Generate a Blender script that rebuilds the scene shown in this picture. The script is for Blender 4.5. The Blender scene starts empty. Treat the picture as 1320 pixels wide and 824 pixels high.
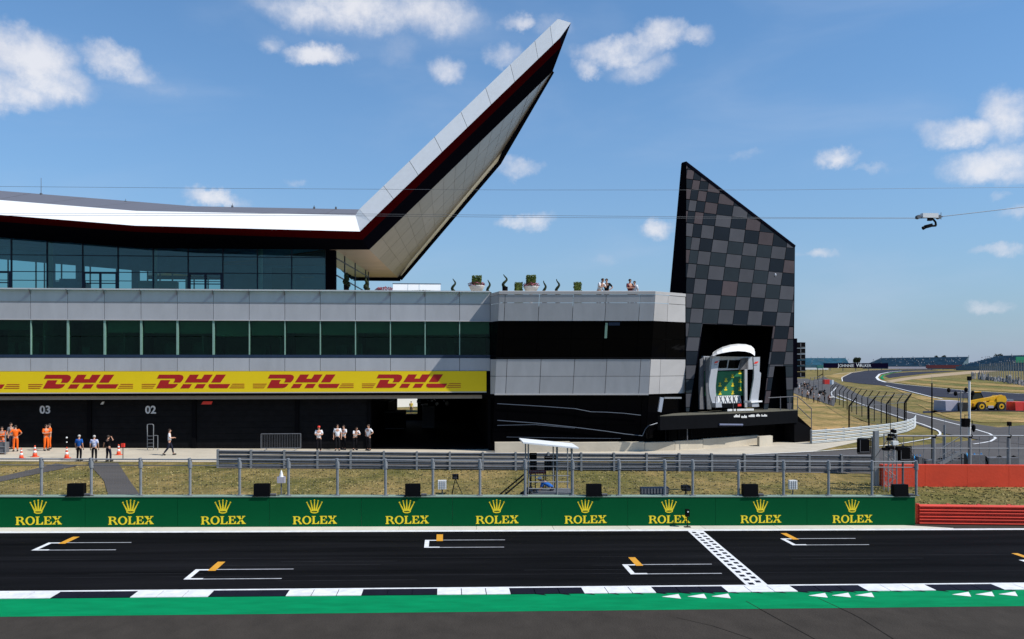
import bpy, bmesh, math, random
from mathutils import Vector, Matrix
random.seed(7)
PI = math.pi
R_ = math.radians
sc = bpy.context.scene
col = sc.collection

# ---------------------------------------------------------------- camera
H = 6.6                                   # eye height in the grandstand
FPX = 1100.0                              # focal length in pixels of the 1320 px photograph
YAW = math.atan2(85, FPX)
HOR = 468.0
RX, RY = math.cos(YAW), -math.sin(YAW)
FX, FY = math.sin(YAW), math.cos(YAW)
cam_d = bpy.data.cameras.new('camera')
cam = bpy.data.objects.new('camera', cam_d); col.objects.link(cam)
cam.location = (0, 0, H)
cam.rotation_euler = (PI/2, 0, -YAW)
cam_d.sensor_width = 36.0
cam_d.lens = 36.0*FPX/1320.0
cam_d.shift_y = (HOR-412.0)/1320.0
cam_d.clip_start = 0.2
cam_d.clip_end = 9000
sc.camera = cam

# ---------------------------------------------------------------- light and sky
SUN = Vector((0.625, -0.255, 0.74)).normalized()
sd = bpy.data.lights.new('sun', 'SUN'); so = bpy.data.objects.new('sun', sd); col.objects.link(so)
sd.energy = 5.0; sd.angle = R_(0.53); sd.color = (1.0, 0.955, 0.89)
so.rotation_euler = SUN.to_track_quat('Z', 'Y').to_euler(); so.location = (60, -30, 80)
w = bpy.data.worlds.new('World'); sc.world = w; w.use_nodes = True
sc.view_settings.view_transform = 'Standard'; sc.view_settings.look = 'None'
sc.view_settings.exposure = 0.0; sc.view_settings.gamma = 1.0
sc.view_settings.use_curve_mapping = False

def build_sky():
    nt = w.node_tree; N = nt.nodes; L = nt.links
    N.clear()
    out = N.new('ShaderNodeOutputWorld'); bg = N.new('ShaderNodeBackground')
    L.new(bg.outputs[0], out.inputs[0])
    bg.inputs[1].default_value = 0.10
    sky = N.new('ShaderNodeTexSky'); sky.sky_type = 'NISHITA'; sky.sun_disc = False
    sky.sun_elevation = math.asin(SUN.z); sky.sun_rotation = math.atan2(SUN.x, SUN.y)
    sky.altitude = 150; sky.air_density = 1.0; sky.dust_density = 0.15; sky.ozone_density = 3.0
    tc = N.new('ShaderNodeTexCoord')
    sep = N.new('ShaderNodeSeparateXYZ'); L.new(tc.outputs['Generated'], sep.inputs[0])
    def m(op, a, b=None, c=None, clamp=False):
        n = N.new('ShaderNodeMath'); n.operation = op; n.use_clamp = clamp
        for i, v in enumerate((a, b, c)):
            if v is None: continue
            if isinstance(v, (int, float)): n.inputs[i].default_value = v
            else: L.new(v, n.inputs[i])
        return n.outputs[0]
    def noise(scale, detail, rough=0.55, vec=None, dist=0.0):
        n = N.new('ShaderNodeTexNoise'); n.inputs['Scale'].default_value = scale
        n.inputs['Detail'].default_value = detail; n.inputs['Roughness'].default_value = rough
        n.inputs['Distortion'].default_value = dist
        L.new(vec, n.inputs['Vector']); return n.outputs['Fac']
    az = m('ARCTAN2', sep.outputs[0], sep.outputs[1])
    el = m('ARCSINE', sep.outputs[2])
    cmb = N.new('ShaderNodeCombineXYZ'); L.new(az, cmb.inputs[0]); L.new(el, cmb.inputs[1])
    # broken edges: both coordinates are pushed about by noise
    n1 = noise(9.0, 9, 0.66, cmb.outputs[0]); 
    mp = N.new('ShaderNodeMapping'); mp.inputs['Location'].default_value = (3.7, 9.1, 0); L.new(cmb.outputs[0], mp.inputs[0])
    n2 = noise(11.0, 9, 0.66, mp.outputs[0])
    azd = m('MULTIPLY_ADD', m('SUBTRACT', n1, 0.5), 0.085, az)
    eld = m('MULTIPLY_ADD', m('SUBTRACT', n2, 0.5), 0.060, el)
    fine = noise(34.0, 9, 0.66, cmb.outputs[0])
    def ae(px, py):
        x = RX*(px-660)/FPX+FX; y = RY*(px-660)/FPX+FY; z = (HOR-py)/FPX
        return math.atan2(x, y), math.asin(z/math.sqrt(x*x+y*y+z*z))
    # (px, py, half width, half height, density) of each cumulus puff
    puffs = [(30,82,62,34,1.0),(62,108,56,24,.9),(0,118,70,20,.9),(140,76,40,19,.8),(172,92,34,15,.55),(205,108,30,12,.28),
             (455,14,120,30,.85),(560,22,70,30,.8),(400,2,90,20,.6),(412,74,44,17,1.0),(358,56,22,12,.5),(575,90,34,19,.75),
             (508,66,28,22,.28),(668,32,30,12,.7),(648,70,30,14,.55),(715,35,32,14,.4),
             (800,66,58,20,.75),(845,48,38,22,.85),(890,48,34,12,.6),(825,88,44,18,.6),(765,86,22,12,.65),
             (668,218,36,13,.6),(655,208,18,8,.5),(670,283,38,12,.75),(855,298,28,15,.85),
             (1080,202,28,14,.75),(1125,214,22,6,.4),(960,195,26,6,.3),(1240,168,58,17,.75),(1302,150,38,30,.85),
             (1282,208,62,24,.85),(1316,222,30,18,.7),(1292,328,30,8,.6),(1058,333,22,7,.6),(1283,392,28,8,.5),
             (285,258,42,12,.85),(1316,280,22,9,.5),(780,344,22,10,.3),(380,238,14,6,.4),(1296,253,12,6,.4)]
    # the rest of the sky carries the same kind of fair-weather puffs
    rr = random.Random(4)
    for k in range(26):
        a_ = rr.uniform(0.95, 2*PI-0.95); e_ = rr.uniform(0.05, 0.6)
        if a_ > PI: a_ -= 2*PI
        puffs.append((None, a_, e_, rr.uniform(.03, .09), rr.uniform(.012, .035), rr.uniform(.5, 1)))
    tot = None
    for p in puffs:
        if p[0] is None: _, a0, e0, wa, he, dn = p
        else:
            a0, e0 = ae(p[0], p[1]); wa = p[2]/FPX*1.08; he = p[3]/FPX*1.10; dn = p[4]
        dx = m('MULTIPLY', m('SUBTRACT', azd, a0), 1/wa); dy = m('MULTIPLY', m('SUBTRACT', eld, e0), 1/he)
        r2 = m('ADD', m('MULTIPLY', dx, dx), m('MULTIPLY', dy, dy))
        v = m('MULTIPLY', m('SUBTRACT', 1.0, r2, clamp=True), dn)
        tot = v if tot is None else m('MAXIMUM', tot, v)
    dens = m('MULTIPLY', tot, m('MULTIPLY_ADD', fine, 1.5, 0.25))
    mr = N.new('ShaderNodeMapRange'); mr.interpolation_type = 'SMOOTHSTEP'
    mr.inputs[1].default_value = 0.0; mr.inputs[2].default_value = 1.05; L.new(dens, mr.inputs[0])
    cov = m('MULTIPLY', mr.outputs[0], 0.86)
    # thin cirrus veil over everything
    mp2 = N.new('ShaderNodeMapping'); mp2.inputs['Scale'].default_value = (1.4, 4.2, 1); mp2.inputs['Rotation'].default_value = (0, 0, -0.5)
    L.new(cmb.outputs[0], mp2.inputs[0])
    ci = noise(2.2, 5, 0.55, mp2.outputs[0], 0.4)
    mr2 = N.new('ShaderNodeMapRange'); mr2.interpolation_type = 'SMOOTHSTEP'; mr2.inputs[1].default_value = 0.45; mr2.inputs[2].default_value = 0.85
    L.new(ci, mr2.inputs[0])
    veil = m('MULTIPLY', mr2.outputs[0], 0.30)
    tn = N.new('ShaderNodeMix'); tn.data_type = 'RGBA'; tn.blend_type = 'MULTIPLY'; tn.inputs[0].default_value = 1
    L.new(sky.outputs[0], tn.inputs[6]); tn.inputs[7].default_value = (0.82, 1.31, 1.56, 1)
    # pale lavender haze low over the horizon, all the way round
    hz = m('POWER', 2.718, m('MULTIPLY', m('MAXIMUM', el, 0.0), -5.0))
    hs = N.new('ShaderNodeMix'); hs.data_type = 'RGBA'; L.new(m('MULTIPLY', hz, 0.92), hs.inputs[0]); L.new(tn.outputs[2], hs.inputs[6]); hs.inputs[7].default_value = (3.15, 3.7, 5.0, 1)
    mx0 = N.new('ShaderNodeMix'); mx0.data_type = 'RGBA'; L.new(veil, mx0.inputs[0]); L.new(hs.outputs[2], mx0.inputs[6]); mx0.inputs[7].default_value = (5.2, 6.2, 8.0, 1)
    # cloud tint: lit tops, slightly grey bases where dense
    cr = N.new('ShaderNodeMix'); cr.data_type = 'RGBA'; L.new(m('MULTIPLY', dens, m('MULTIPLY_ADD', n2, 2.4, -0.1), clamp=True), cr.inputs[0])
    cr.inputs[6].default_value = (5.9, 6.3, 7.5, 1); cr.inputs[7].default_value = (8.7, 8.7, 9.1, 1)
    mx = N.new('ShaderNodeMix'); mx.data_type = 'RGBA'; L.new(cov, mx.inputs[0]); L.new(mx0.outputs[2], mx.inputs[6]); L.new(cr.outputs[2], mx.inputs[7])
    L.new(mx.outputs[2], bg.inputs[0])
build_sky()

# ---------------------------------------------------------------- terrain and pixel helpers
SL = 0.012
def sstep(a, b, x):
    t = min(1, max(0, (x-a)/(b-a))); return t*t*(3-2*t)
def zg(x, y):
    k = 1-sstep(46, 60, y)
    d = math.hypot(x, y)
    return -SL*max(-60, min(60, x))*k+(0.1+SL*max(0, min(60, -x)))*(1-k)+0.004*max(0, min(900, d)-150)
def ray(px, py):
    u = (px-660)/FPX
    return Vector((RX*u+FX, RY*u+FY, (HOR-py)/FPX))
def P(px, py, Y):
    r = ray(px, py); t = Y/r.y
    return Vector((r.x*t, Y, H+r.z*t))
def G(px, py, lift=0.0):
    r = ray(px, py); lo, hi = 3.0, 2500.0
    f = lambda t: H+r.z*t-zg(r.x*t, r.y*t)-lift
    if f(hi) > 0: t = hi
    else:
        t = lo
        while f(t) > 0: lo = t; t *= 1.04
        hi = t
        for _ in range(40):
            t = (lo+hi)/2
            if f(t) > 0: lo = t
            else: hi = t
    return Vector((r.x*t, r.y*t, zg(r.x*t, r.y*t)+lift))
def YG(py, px=575): return G(px, py).y
def XA(px, Y): 
    r = ray(px, HOR); return r.x*Y/r.y
def ppm(px, Y):                            # pixels per metre at depth plane Y
    return FPX*ray(px, HOR).y/Y

# ---------------------------------------------------------------- mesh builder
class MB:
    def __init__(s): s.v = []; s.f = []; s.m = []; s.cur = 0
    def add(s, vs, fs):
        b = len(s.v); s.v += [tuple(v) for v in vs]
        for f in fs: s.f.append(tuple(b+i for i in f)); s.m.append(s.cur)
        return s
    def hexa(s, a):                        # 8 points: bottom 4 ccw, top 4 ccw
        return s.add(a, [(3,2,1,0),(4,5,6,7),(0,1,5,4),(1,2,6,5),(2,3,7,6),(3,0,4,7)])
    def box(s, x0, x1, y0, y1, z0, z1):
        return s.hexa([(x0,y0,z0),(x1,y0,z0),(x1,y1,z0),(x0,y1,z0),(x0,y0,z1),(x1,y0,z1),(x1,y1,z1),(x0,y1,z1)])
    def cbox(s, c, sx, sy, sz, rz=0):
        ca, sa = math.cos(rz), math.sin(rz); a = []
        for z in (-sz/2, sz/2):
            for x, y in ((-sx/2,-sy/2),(sx/2,-sy/2),(sx/2,sy/2),(-sx/2,sy/2)):
                a.append((c[0]+x*ca-y*sa, c[1]+x*sa+y*ca, c[2]+z))
        return s.hexa(a)
    def quad(s, a, b, c, d): return s.add([a, b, c, d], [(0,1,2,3)])
    def prism(s, pts, off):                # polygon (3d points, viewed ccw) extruded by vector off
        n = len(pts); off = Vector(off); p = [Vector(q) for q in pts]
        vs = p+[q+off for q in p]
        return s.add(vs, [tuple(range(n)), tuple(range(2*n-1, n-1, -1))]+[(i, i+n, (i+1)%n+n, (i+1)%n) for i in range(n)])
    def tube(s, p0, p1, r0, r1=None, n=8, cap=True):
        r1 = r0 if r1 is None else r1
        p0, p1 = Vector(p0), Vector(p1); d = (p1-p0)
        if d.length < 1e-9: return s
        q = d.to_track_quat('Z', 'Y'); vs = []
        for p, r in ((p0, r0), (p1, r1)):
            for i in range(n):
                a = 2*PI*i/n; vs.append(p+q @ Vector((r*math.cos(a), r*math.sin(a), 0)))
        fs = [(i, (i+1)%n, (i+1)%n+n, i+n) for i in range(n)]
        if cap: fs += [tuple(range(n-1, -1, -1)), tuple(range(n, 2*n))]
        return s.add(vs, fs)
    def path(s, pts, r, n=8):
        for a, b in zip(pts[:-1], pts[1:]): s.tube(a, b, r, r, n)
        return s
    def bar(s, p0, p1, w, h):              # rectangular bar
        p0, p1 = Vector(p0), Vector(p1); d = (p1-p0).normalized()
        up = Vector((0,0,1)) if abs(d.z) < .95 else Vector((0,1,0))
        sx = d.cross(up).normalized()*w/2; sz = sx.cross(d).normalized()*h/2
        return s.hexa([p0-sx-sz, p0+sx-sz, p1+sx-sz, p1-sx-sz, p0-sx+sz, p0+sx+sz, p1+sx+sz, p1-sx+sz])
    def ell(s, c, rx, ry, rz, n=12, m=8, jit=0):
        vs = []; fs = []
        for j in range(m+1):
            t = PI*j/m
            for i in range(n):
                a = 2*PI*i/n; k = 1+jit*(random.random()-.5)
                vs.append((c[0]+rx*k*math.sin(t)*math.cos(a), c[1]+ry*k*math.sin(t)*math.sin(a), c[2]+rz*k*math.cos(t)))
        for j in range(m):
            for i in range(n):
                fs.append((j*n+i, (j+1)*n+i, (j+1)*n+(i+1)%n, j*n+(i+1)%n))
        return s.add(vs, fs)
    def lathe(s, c, prof, n=16):
        vs = []; fs = []; k = len(prof)
        for r, z in prof:
            for i in range(n):
                a = 2*PI*i/n; vs.append((c[0]+r*math.cos(a), c[1]+r*math.sin(a), c[2]+z))
        for j in range(k-1):
            for i in range(n): fs.append((j*n+i, j*n+(i+1)%n, (j+1)*n+(i+1)%n, (j+1)*n+i))
        fs.append(tuple(range(n-1, -1, -1))); fs.append(tuple((k-1)*n+i for i in range(n)))
        return s.add(vs, fs)
ORG = {}
def mesh_of(name, mb, mats, org=(0,0,0), smooth=False):
    me = bpy.data.meshes.new(name)
    ox, oy, oz = org
    me.from_pydata([(x-ox, y-oy, z-oz) for x, y, z in mb.v], [], mb.f)
    for mt in (mats if isinstance(mats, (list, tuple)) else [mats]): me.materials.append(mt)
    me.polygons.foreach_set('material_index', mb.m)
    if smooth: me.polygons.foreach_set('use_smooth', [True]*len(mb.f))
    me.update(); return me
def obj(name, mb, mats, parent=None, smooth=False, label=None, loc=None):
    """one mesh object; vertices are given in world coordinates unless loc is set (then they are local)"""
    if parent is not None:
        org = ORG[parent.name]; me = mesh_of(name, mb, mats, org if loc is None else (0,0,0), smooth)
        o = bpy.data.objects.new(name, me); col.objects.link(o); o.parent = parent; ORG[o.name] = org
        if loc is not None: o.location = loc
    else:
        xs = [v[0] for v in mb.v]; ys = [v[1] for v in mb.v]; zs = [v[2] for v in mb.v]
        org = ((min(xs)+max(xs))/2, (min(ys)+max(ys))/2, min(zs))
        me = mesh_of(name, mb, mats, org, smooth)
        o = bpy.data.objects.new(name, me); col.objects.link(o); o.location = org; ORG[o.name] = org
    if label: o['label'] = label
    return o
def tag(o, label, cat, group=None):
    o['label'] = label; o['category'] = cat
    if group: o['group'] = group
    return o
def thing(name, label, cat, loc, group=None):
    o = bpy.data.objects.new(name, None); col.objects.link(o); o.location = loc
    o.empty_display_size = 0.3; ORG[o.name] = tuple(loc)
    return tag(o, label, cat, group)
def struct(name, mb, mats, parent=None, smooth=False):
    if parent is None:
        me = mesh_of(name, mb, mats, (0,0,0), smooth); o = bpy.data.objects.new(name, me); col.objects.link(o)
        ORG[o.name] = (0,0,0); o['kind'] = 'structure'; return o
    return obj(name, mb, mats, parent, smooth)
def part_copy(src, parent, loc=None, name=None):
    c = src.copy(); col.objects.link(c); c.parent = parent
    if loc is not None: c.location = loc
    ORG[c.name] = ORG.get(parent.name, (0,0,0)); return c

# ---------------------------------------------------------------- materials
def mat(name, c, rough=.6, metal=0., spec=.5, var=.12, scale=2.5, detail=5, bump=0., bscale=None, c2=None, stretch=(1,1,1), rnd=0., alpha=1.):
    mt = bpy.data.materials.new(name); mt.use_nodes = True
    nt = mt.node_tree; N = nt.nodes; L = nt.links; b = N['Principled BSDF']
    b.inputs['Roughness'].default_value = rough; b.inputs['Metallic'].default_value = metal
    b.inputs['Specular IOR Level'].default_value = spec
    tc = N.new('ShaderNodeTexCoord'); mp = N.new('ShaderNodeMapping'); mp.inputs['Scale'].default_value = stretch
    L.new(tc.outputs['Object'], mp.inputs[0])
    nz = N.new('ShaderNodeTexNoise'); nz.inputs['Scale'].default_value = scale; nz.inputs['Detail'].default_value = detail; nz.inputs['Roughness'].default_value = .6
    L.new(mp.outputs[0], nz.inputs['Vector'])
    mx = N.new('ShaderNodeMix'); mx.data_type = 'RGBA'
    a = [min(1, x*(1-var)) for x in c]; z = [min(1, x*(1+var)) for x in (c2 or c)]
    mr = N.new('ShaderNodeMapRange'); mr.inputs[1].default_value = .3; mr.inputs[2].default_value = .7
    L.new(nz.outputs['Fac'], mr.inputs[0]); L.new(mr.outputs[0], mx.inputs[0])
    mx.inputs[6].default_value = (*a, 1); mx.inputs[7].default_value = (*z, 1)
    outc = mx.outputs[2]
    if rnd:
        oi = N.new('ShaderNodeObjectInfo'); m1 = N.new('ShaderNodeMapRange'); m1.inputs[3].default_value = 1-rnd; m1.inputs[4].default_value = 1+rnd
        L.new(oi.outputs['Random'], m1.inputs[0])
        hv = N.new('ShaderNodeHueSaturation'); L.new(m1.outputs[0], hv.inputs['Value']); L.new(outc, hv.inputs['Color']); outc = hv.outputs[0]
    L.new(outc, b.inputs['Base Color'])
    if bump:
        n2 = N.new('ShaderNodeTexNoise'); n2.inputs['Scale'].default_value = bscale or scale*8; n2.inputs['Detail'].default_value = 6
        L.new(mp.outputs[0], n2.inputs['Vector'])
        bp = N.new('ShaderNodeBump'); bp.inputs['Strength'].default_value = bump; bp.inputs['Distance'].default_value = .05
        L.new(n2.outputs['Fac'], bp.inputs['Height']); L.new(bp.outputs[0], b.inputs['Normal'])
    return mt
def glass(name, tint, gloss=.06, rough=.02):
    mt = bpy.data.materials.new(name); mt.use_nodes = True
    nt = mt.node_tree; N = nt.nodes; L = nt.links; N.remove(N['Principled BSDF'])
    t = N.new('ShaderNodeBsdfTransparent'); t.inputs[0].default_value = (*tint, 1)
    g = N.new('ShaderNodeBsdfGlossy'); g.inputs['Roughness'].default_value = rough; g.inputs[0].default_value = (.75, .95, .95, 1)
    f = N.new('ShaderNodeFresnel'); f.inputs[0].default_value = 1.45
    k = N.new('ShaderNodeMath'); k.operation = 'MULTIPLY'; k.inputs[1].default_value = gloss/.04; k.use_clamp = True; L.new(f.outputs[0], k.inputs[0])
    m = N.new('ShaderNodeMixShader'); L.new(k.outputs[0], m.inputs[0]); L.new(t.outputs[0], m.inputs[1]); L.new(g.outputs[0], m.inputs[2])
    L.new(m.outputs[0], N['Material Output'].inputs[0]); return mt
M = dict(
 white=mat('white_paint', (.80,.80,.78), .45, var=.04),
 road_white=mat('road_white', (.72,.72,.71), .7, var=.16, scale=4, detail=8),
 road_line=mat('road_thin_line', (.40,.40,.41), .7, var=.25, scale=5, detail=8),
 road_yellow=mat('road_yellow', (.66,.30,.015), .7, var=.08),
 road_black=mat('road_black', (.008,.008,.016), .8, spec=.1, var=.2),
 road_green=mat('road_green', (.001,.215,.078), .85, spec=.05, var=.16, scale=3.0, stretch=(.3,1,1)),
 track=mat('track_asphalt', (.0058,.0057,.0064), .9, spec=.04, var=.75, scale=.8, detail=8, stretch=(.10,1.4,1), bump=.25, bscale=30),
 asphalt=mat('grey_asphalt', (.046,.039,.032), .95, spec=.1, var=.16, scale=3.2, detail=10, stretch=(.5,.35,1), bump=.3, bscale=40),
 road=mat('pit_exit_asphalt', (.088,.081,.077), .9, spec=.2, var=.14, scale=.5, detail=8, stretch=(.4,1,1), bump=.3, bscale=30),
 far_road=mat('far_asphalt', (.030,.030,.042), .9, spec=.15, var=.25, scale=.12, detail=8, stretch=(.3,1,1)),
 concrete=mat('pale_concrete', (.50,.445,.35), .85, var=.12, scale=.6, detail=8, bump=.2),
 apron_r=mat('slab_concrete', (.60,.565,.47), .85, var=.07, scale=.9, detail=8, bump=.15, rnd=.06),
 apron=mat('apron_concrete', (.60,.565,.47), .85, var=.07, scale=.9, detail=8, bump=.15),
 panel=mat('grey_panel', (.385,.395,.415), .55, spec=.3, var=.07, scale=.9, stretch=(1.6,1,.5), rnd=.05),
 panel_l=mat('pale_panel', (.47,.455,.445), .55, spec=.3, var=.05, scale=.7, rnd=.05),
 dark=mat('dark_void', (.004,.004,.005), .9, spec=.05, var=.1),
 black=mat('black_plastic', (.004,.004,.005), .6, spec=.06, var=.15),
 black_m=mat('black_metal', (.0035,.0038,.005), .6, spec=.06, var=.15),
 steel=mat('galvanised_steel', (.255,.265,.275), .5, metal=.3, spec=.4, var=.12, scale=6, rnd=.06),
 steel_d=mat('dull_steel', (.145,.152,.165), .55, metal=.3, spec=.35, var=.18, scale=5, rnd=.08),
 armco_w=mat('white_armco', (.50,.52,.51), .5, metal=.15, var=.08),
 armco_r=mat('red_armco', (.62,.055,.032), .5, spec=.35, var=.10, scale=1.2, rnd=.05),
 wall_r=mat('orange_red_wall', (.66,.050,.012), .7, var=.09, scale=.9, detail=8, rnd=.05, bump=.15),
 wall_g=mat('green_board', (.001,.080,.025), .8, spec=.06, var=.05, scale=.5),
 wall_t=mat('wall_cap', (.22,.30,.24), .7, var=.1),
 gold=mat('yellow_print', (.86,.66,.015), .6, var=.04),
 yellow=mat('banner_yellow', (.80,.575,.004), .55, spec=.3, var=.03, scale=.4),
 red_print=mat('banner_red', (.38,.010,.010), .6, spec=.3, var=.05),
 fascia=mat('white_fascia', (.86,.86,.84), .4, var=.02, rnd=.02),
 fascia_g=mat('grey_white_fascia', (.90,.88,.84), .45, var=.03, rnd=.04),
 redstrip=mat('dark_red_strip', (.055,.0015,.003), .9, spec=0., var=.1),
 wing_b=mat('wing_black', (.004,.004,.008), .9, spec=0., var=.15),
 soffit=mat('wing_soffit', (.29,.265,.28), .30, metal=.40, spec=.4, var=.12, scale=.5, detail=7, bump=.30, bscale=1.6, rnd=.10),
 soffit_f=mat('flat_soffit', (.40,.30,.25), .42, metal=.5, spec=.5, var=.14, scale=.35, bump=.08, bscale=1.5),
 roof=mat('grey_roof', (.155,.15,.165), .6, metal=.2, var=.06, rnd=.03),
 bglass=mat('black_glass', (.0015,.0015,.002), .08, spec=.035, var=.1),
 frame=mat('dark_frame', (.014,.030,.065), .5, spec=.3, var=.1),
 fin=mat('green_glass_fin', (.20,.34,.28), .25, spec=.5, var=.08),
 interior=mat('dark_interior', (.15,.27,.36), .8, var=.3, scale=.5),
 interior_l=mat('pale_column', (.80,.86,.86), .7, var=.05),
 ceil=mat('dark_ceiling', (.22,.48,.78), .8, var=.2, scale=.5),
 t_grey=mat('tower_grey', (.060,.061,.070), .5, spec=.12, var=.08, scale=.8, rnd=.12),
 t_dark=mat('tower_dark', (.006,.010,.016), .5, spec=.12, var=.10, scale=.8, rnd=.15),
 t_teal=mat('tower_teal', (.017,.024,.030), .5, spec=.12, var=.10, scale=.8, rnd=.12),
 t_brown=mat('tower_brown', (.062,.049,.053), .5, spec=.12, var=.10, scale=.8, rnd=.10),
 silver=mat('silver_panel', (.46,.47,.50), .42, metal=.35, var=.05),
 green_b=mat('podium_green', (.004,.14,.055), .6, var=.10, scale=.8),
 orange=mat('orange_fabric', (.80,.13,.012), .8, spec=.2, var=.12, scale=8),
 orange_c=mat('cone_orange', (.85,.10,.03), .55, var=.05),
 skin=mat('skin', (.50,.27,.18), .6, spec=.3, var=.06, scale=10),
 hair=mat('hair', (.035,.022,.015), .7, var=.2, scale=20),
 hair_g=mat('grey_hair', (.48,.46,.43), .7, var=.1, scale=20),
 navy=mat('navy_cloth', (.014,.015,.030), .85, spec=.15, var=.2, scale=8),
 blk_cloth=mat('black_cloth', (.008,.008,.010), .85, spec=.1, var=.2, scale=8),
 blue_cloth=mat('blue_cloth', (.012,.11,.42), .8, spec=.2, var=.12, scale=8),
 white_cloth=mat('white_cloth', (.74,.74,.76), .8, spec=.2, var=.06, scale=8),
 check_cloth=mat('blue_white_cloth', (.20,.30,.62), .8, c2=(.75,.70,.72), var=.1, scale=7, detail=1),
 maroon=mat('maroon_cloth', (.13,.010,.022), .8, var=.15, scale=8),
 yel_cloth=mat('yellow_cloth', (.62,.52,.03), .8, var=.1, scale=8),
 grey_cloth=mat('grey_cloth', (.12,.12,.13), .8, var=.2, scale=8),
 shoe=mat('shoe', (.012,.012,.013), .6, var=.1),
 leaf=mat('leaf', (.060,.095,.020), .7, c2=(.11,.14,.03), var=.3, scale=4, spec=.2),
 leaf_d=mat('dark_leaf', (.014,.026,.013), .8, c2=(.03,.042,.016), var=.3, scale=.8, spec=.2),
 bark=mat('bark', (.06,.045,.03), .9, var=.2),
 flower=mat('purple_flower', (.20,.05,.14), .7, c2=(.30,.07,.06), var=.3, scale=9),
 pot=mat('white_pot', (.70,.68,.66), .4, var=.04),
 seat_t=mat('teal_seats', (.16,.30,.34), .8, var=.25, scale=.25, detail=8),
 seat_b=mat('blue_seats', (.095,.155,.19), .8, var=.35, scale=.25, detail=8),
 blue_tarp=mat('blue_tarp', (.05,.38,.80), .6, var=.3, scale=2, bump=.5, bscale=4),
 machine=mat('machine_yellow', (.78,.42,.012), .45, spec=.4, var=.08),
 tyre=mat('tyre', (.012,.012,.012), .85, var=.2),
 lav=mat('grey_block', (.42,.40,.46), .7, var=.06),
 bred=mat('bright_red', (.72,.035,.02), .5, var=.1),
 shutter=mat('black_shutter', (.006,.006,.007), .7, spec=.08, var=.3),
 blind=mat('green_blind', (.30,.40,.34), .8, var=.06), blind_d=mat('dark_blind', (.10,.15,.13), .8, var=.1),
 tint=glass('upper_glass', (.52,.70,.70), .065),
 tint_g=glass('lower_glass', (.43,.62,.52), .016),
 shelf=glass('shelf_glass', (.50,.66,.68), .05),
 cabglass=mat('cab_glass', (.02,.03,.035), .1, spec=.6, var=.1),
 lens=mat('lens', (.02,.02,.03), .1, spec=.6, var=.1),
)
def grass_mat(name='dry_grass', gain=(1,1,1)):
    mt = bpy.data.materials.new(name); mt.use_nodes = True
    nt = mt.node_tree; N = nt.nodes; L = nt.links; b = N['Principled BSDF']; b.inputs['Roughness'].default_value = .95; b.inputs['Specular IOR Level'].default_value = .1
    tc = N.new('ShaderNodeTexCoord')
    def nz(sc_, st, det=8, r=.65, loc=(0,0,0)):
        mp = N.new('ShaderNodeMapping'); mp.inputs['Scale'].default_value = st; mp.inputs['Location'].default_value = loc; L.new(tc.outputs['Object'], mp.inputs[0])
        n = N.new('ShaderNodeTexNoise'); n.inputs['Scale'].default_value = sc_; n.inputs['Detail'].default_value = det; n.inputs['Roughness'].default_value = r
        L.new(mp.outputs[0], n.inputs['Vector']); return n.outputs['Fac']
    a = nz(.22, (.8, .7, 1)); c = nz(1.3, (1.0, .28, 1), 9, .78, (5,2,0)); d = nz(6, (1,.25,1), 6, .75)
    def ramp(f, st):
        r = N.new('ShaderNodeValToRGB'); e = r.color_ramp.elements
        e[0].position, e[0].color = st[0]; e[1].position, e[1].color = st[-1]
        for p, cc in st[1:-1]:
            q = e.new(p); q.color = cc
        L.new(f, r.inputs[0]); return r.outputs[0]
    base = ramp(a, [(.28, (.110,.105,.030,1)), (.44, (.155,.135,.046,1)), (.58, (.25,.185,.075,1)), (.74, (.33,.235,.105,1))])
    sp = ramp(c, [(.28, (.36,.42,.32,1)), (.50, (.95,.95,.9,1)), (.72, (1.55,1.42,1.35,1))])
    sp2 = ramp(d, [(.30, (.74,.76,.70,1)), (.70, (1.22,1.2,1.16,1))])
    def mul(x, y):
        k = N.new('ShaderNodeMix'); k.data_type = 'RGBA'; k.blend_type = 'MULTIPLY'; k.inputs[0].default_value = 1
        L.new(x, k.inputs[6]); L.new(y, k.inputs[7]); return k.outputs[2]
    g_ = N.new('ShaderNodeRGB'); g_.outputs[0].default_value = (*gain, 1)
    L.new(mul(mul(mul(base, sp), sp2), g_.outputs[0]), b.inputs['Base Color'])
    bp = N.new('ShaderNodeBump'); bp.inputs['Strength'].default_value = .8; bp.inputs['Distance'].default_value = .08
    L.new(d, bp.inputs['Height']); L.new(bp.outputs[0], b.inputs['Normal'])
    return mt
M['grass'] = grass_mat()
M['straw_grass'] = grass_mat('straw_grass', (1.55, 1.38, 1.5))
M['olive_grass'] = grass_mat('olive_grass', (.82, .95, .85))

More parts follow.
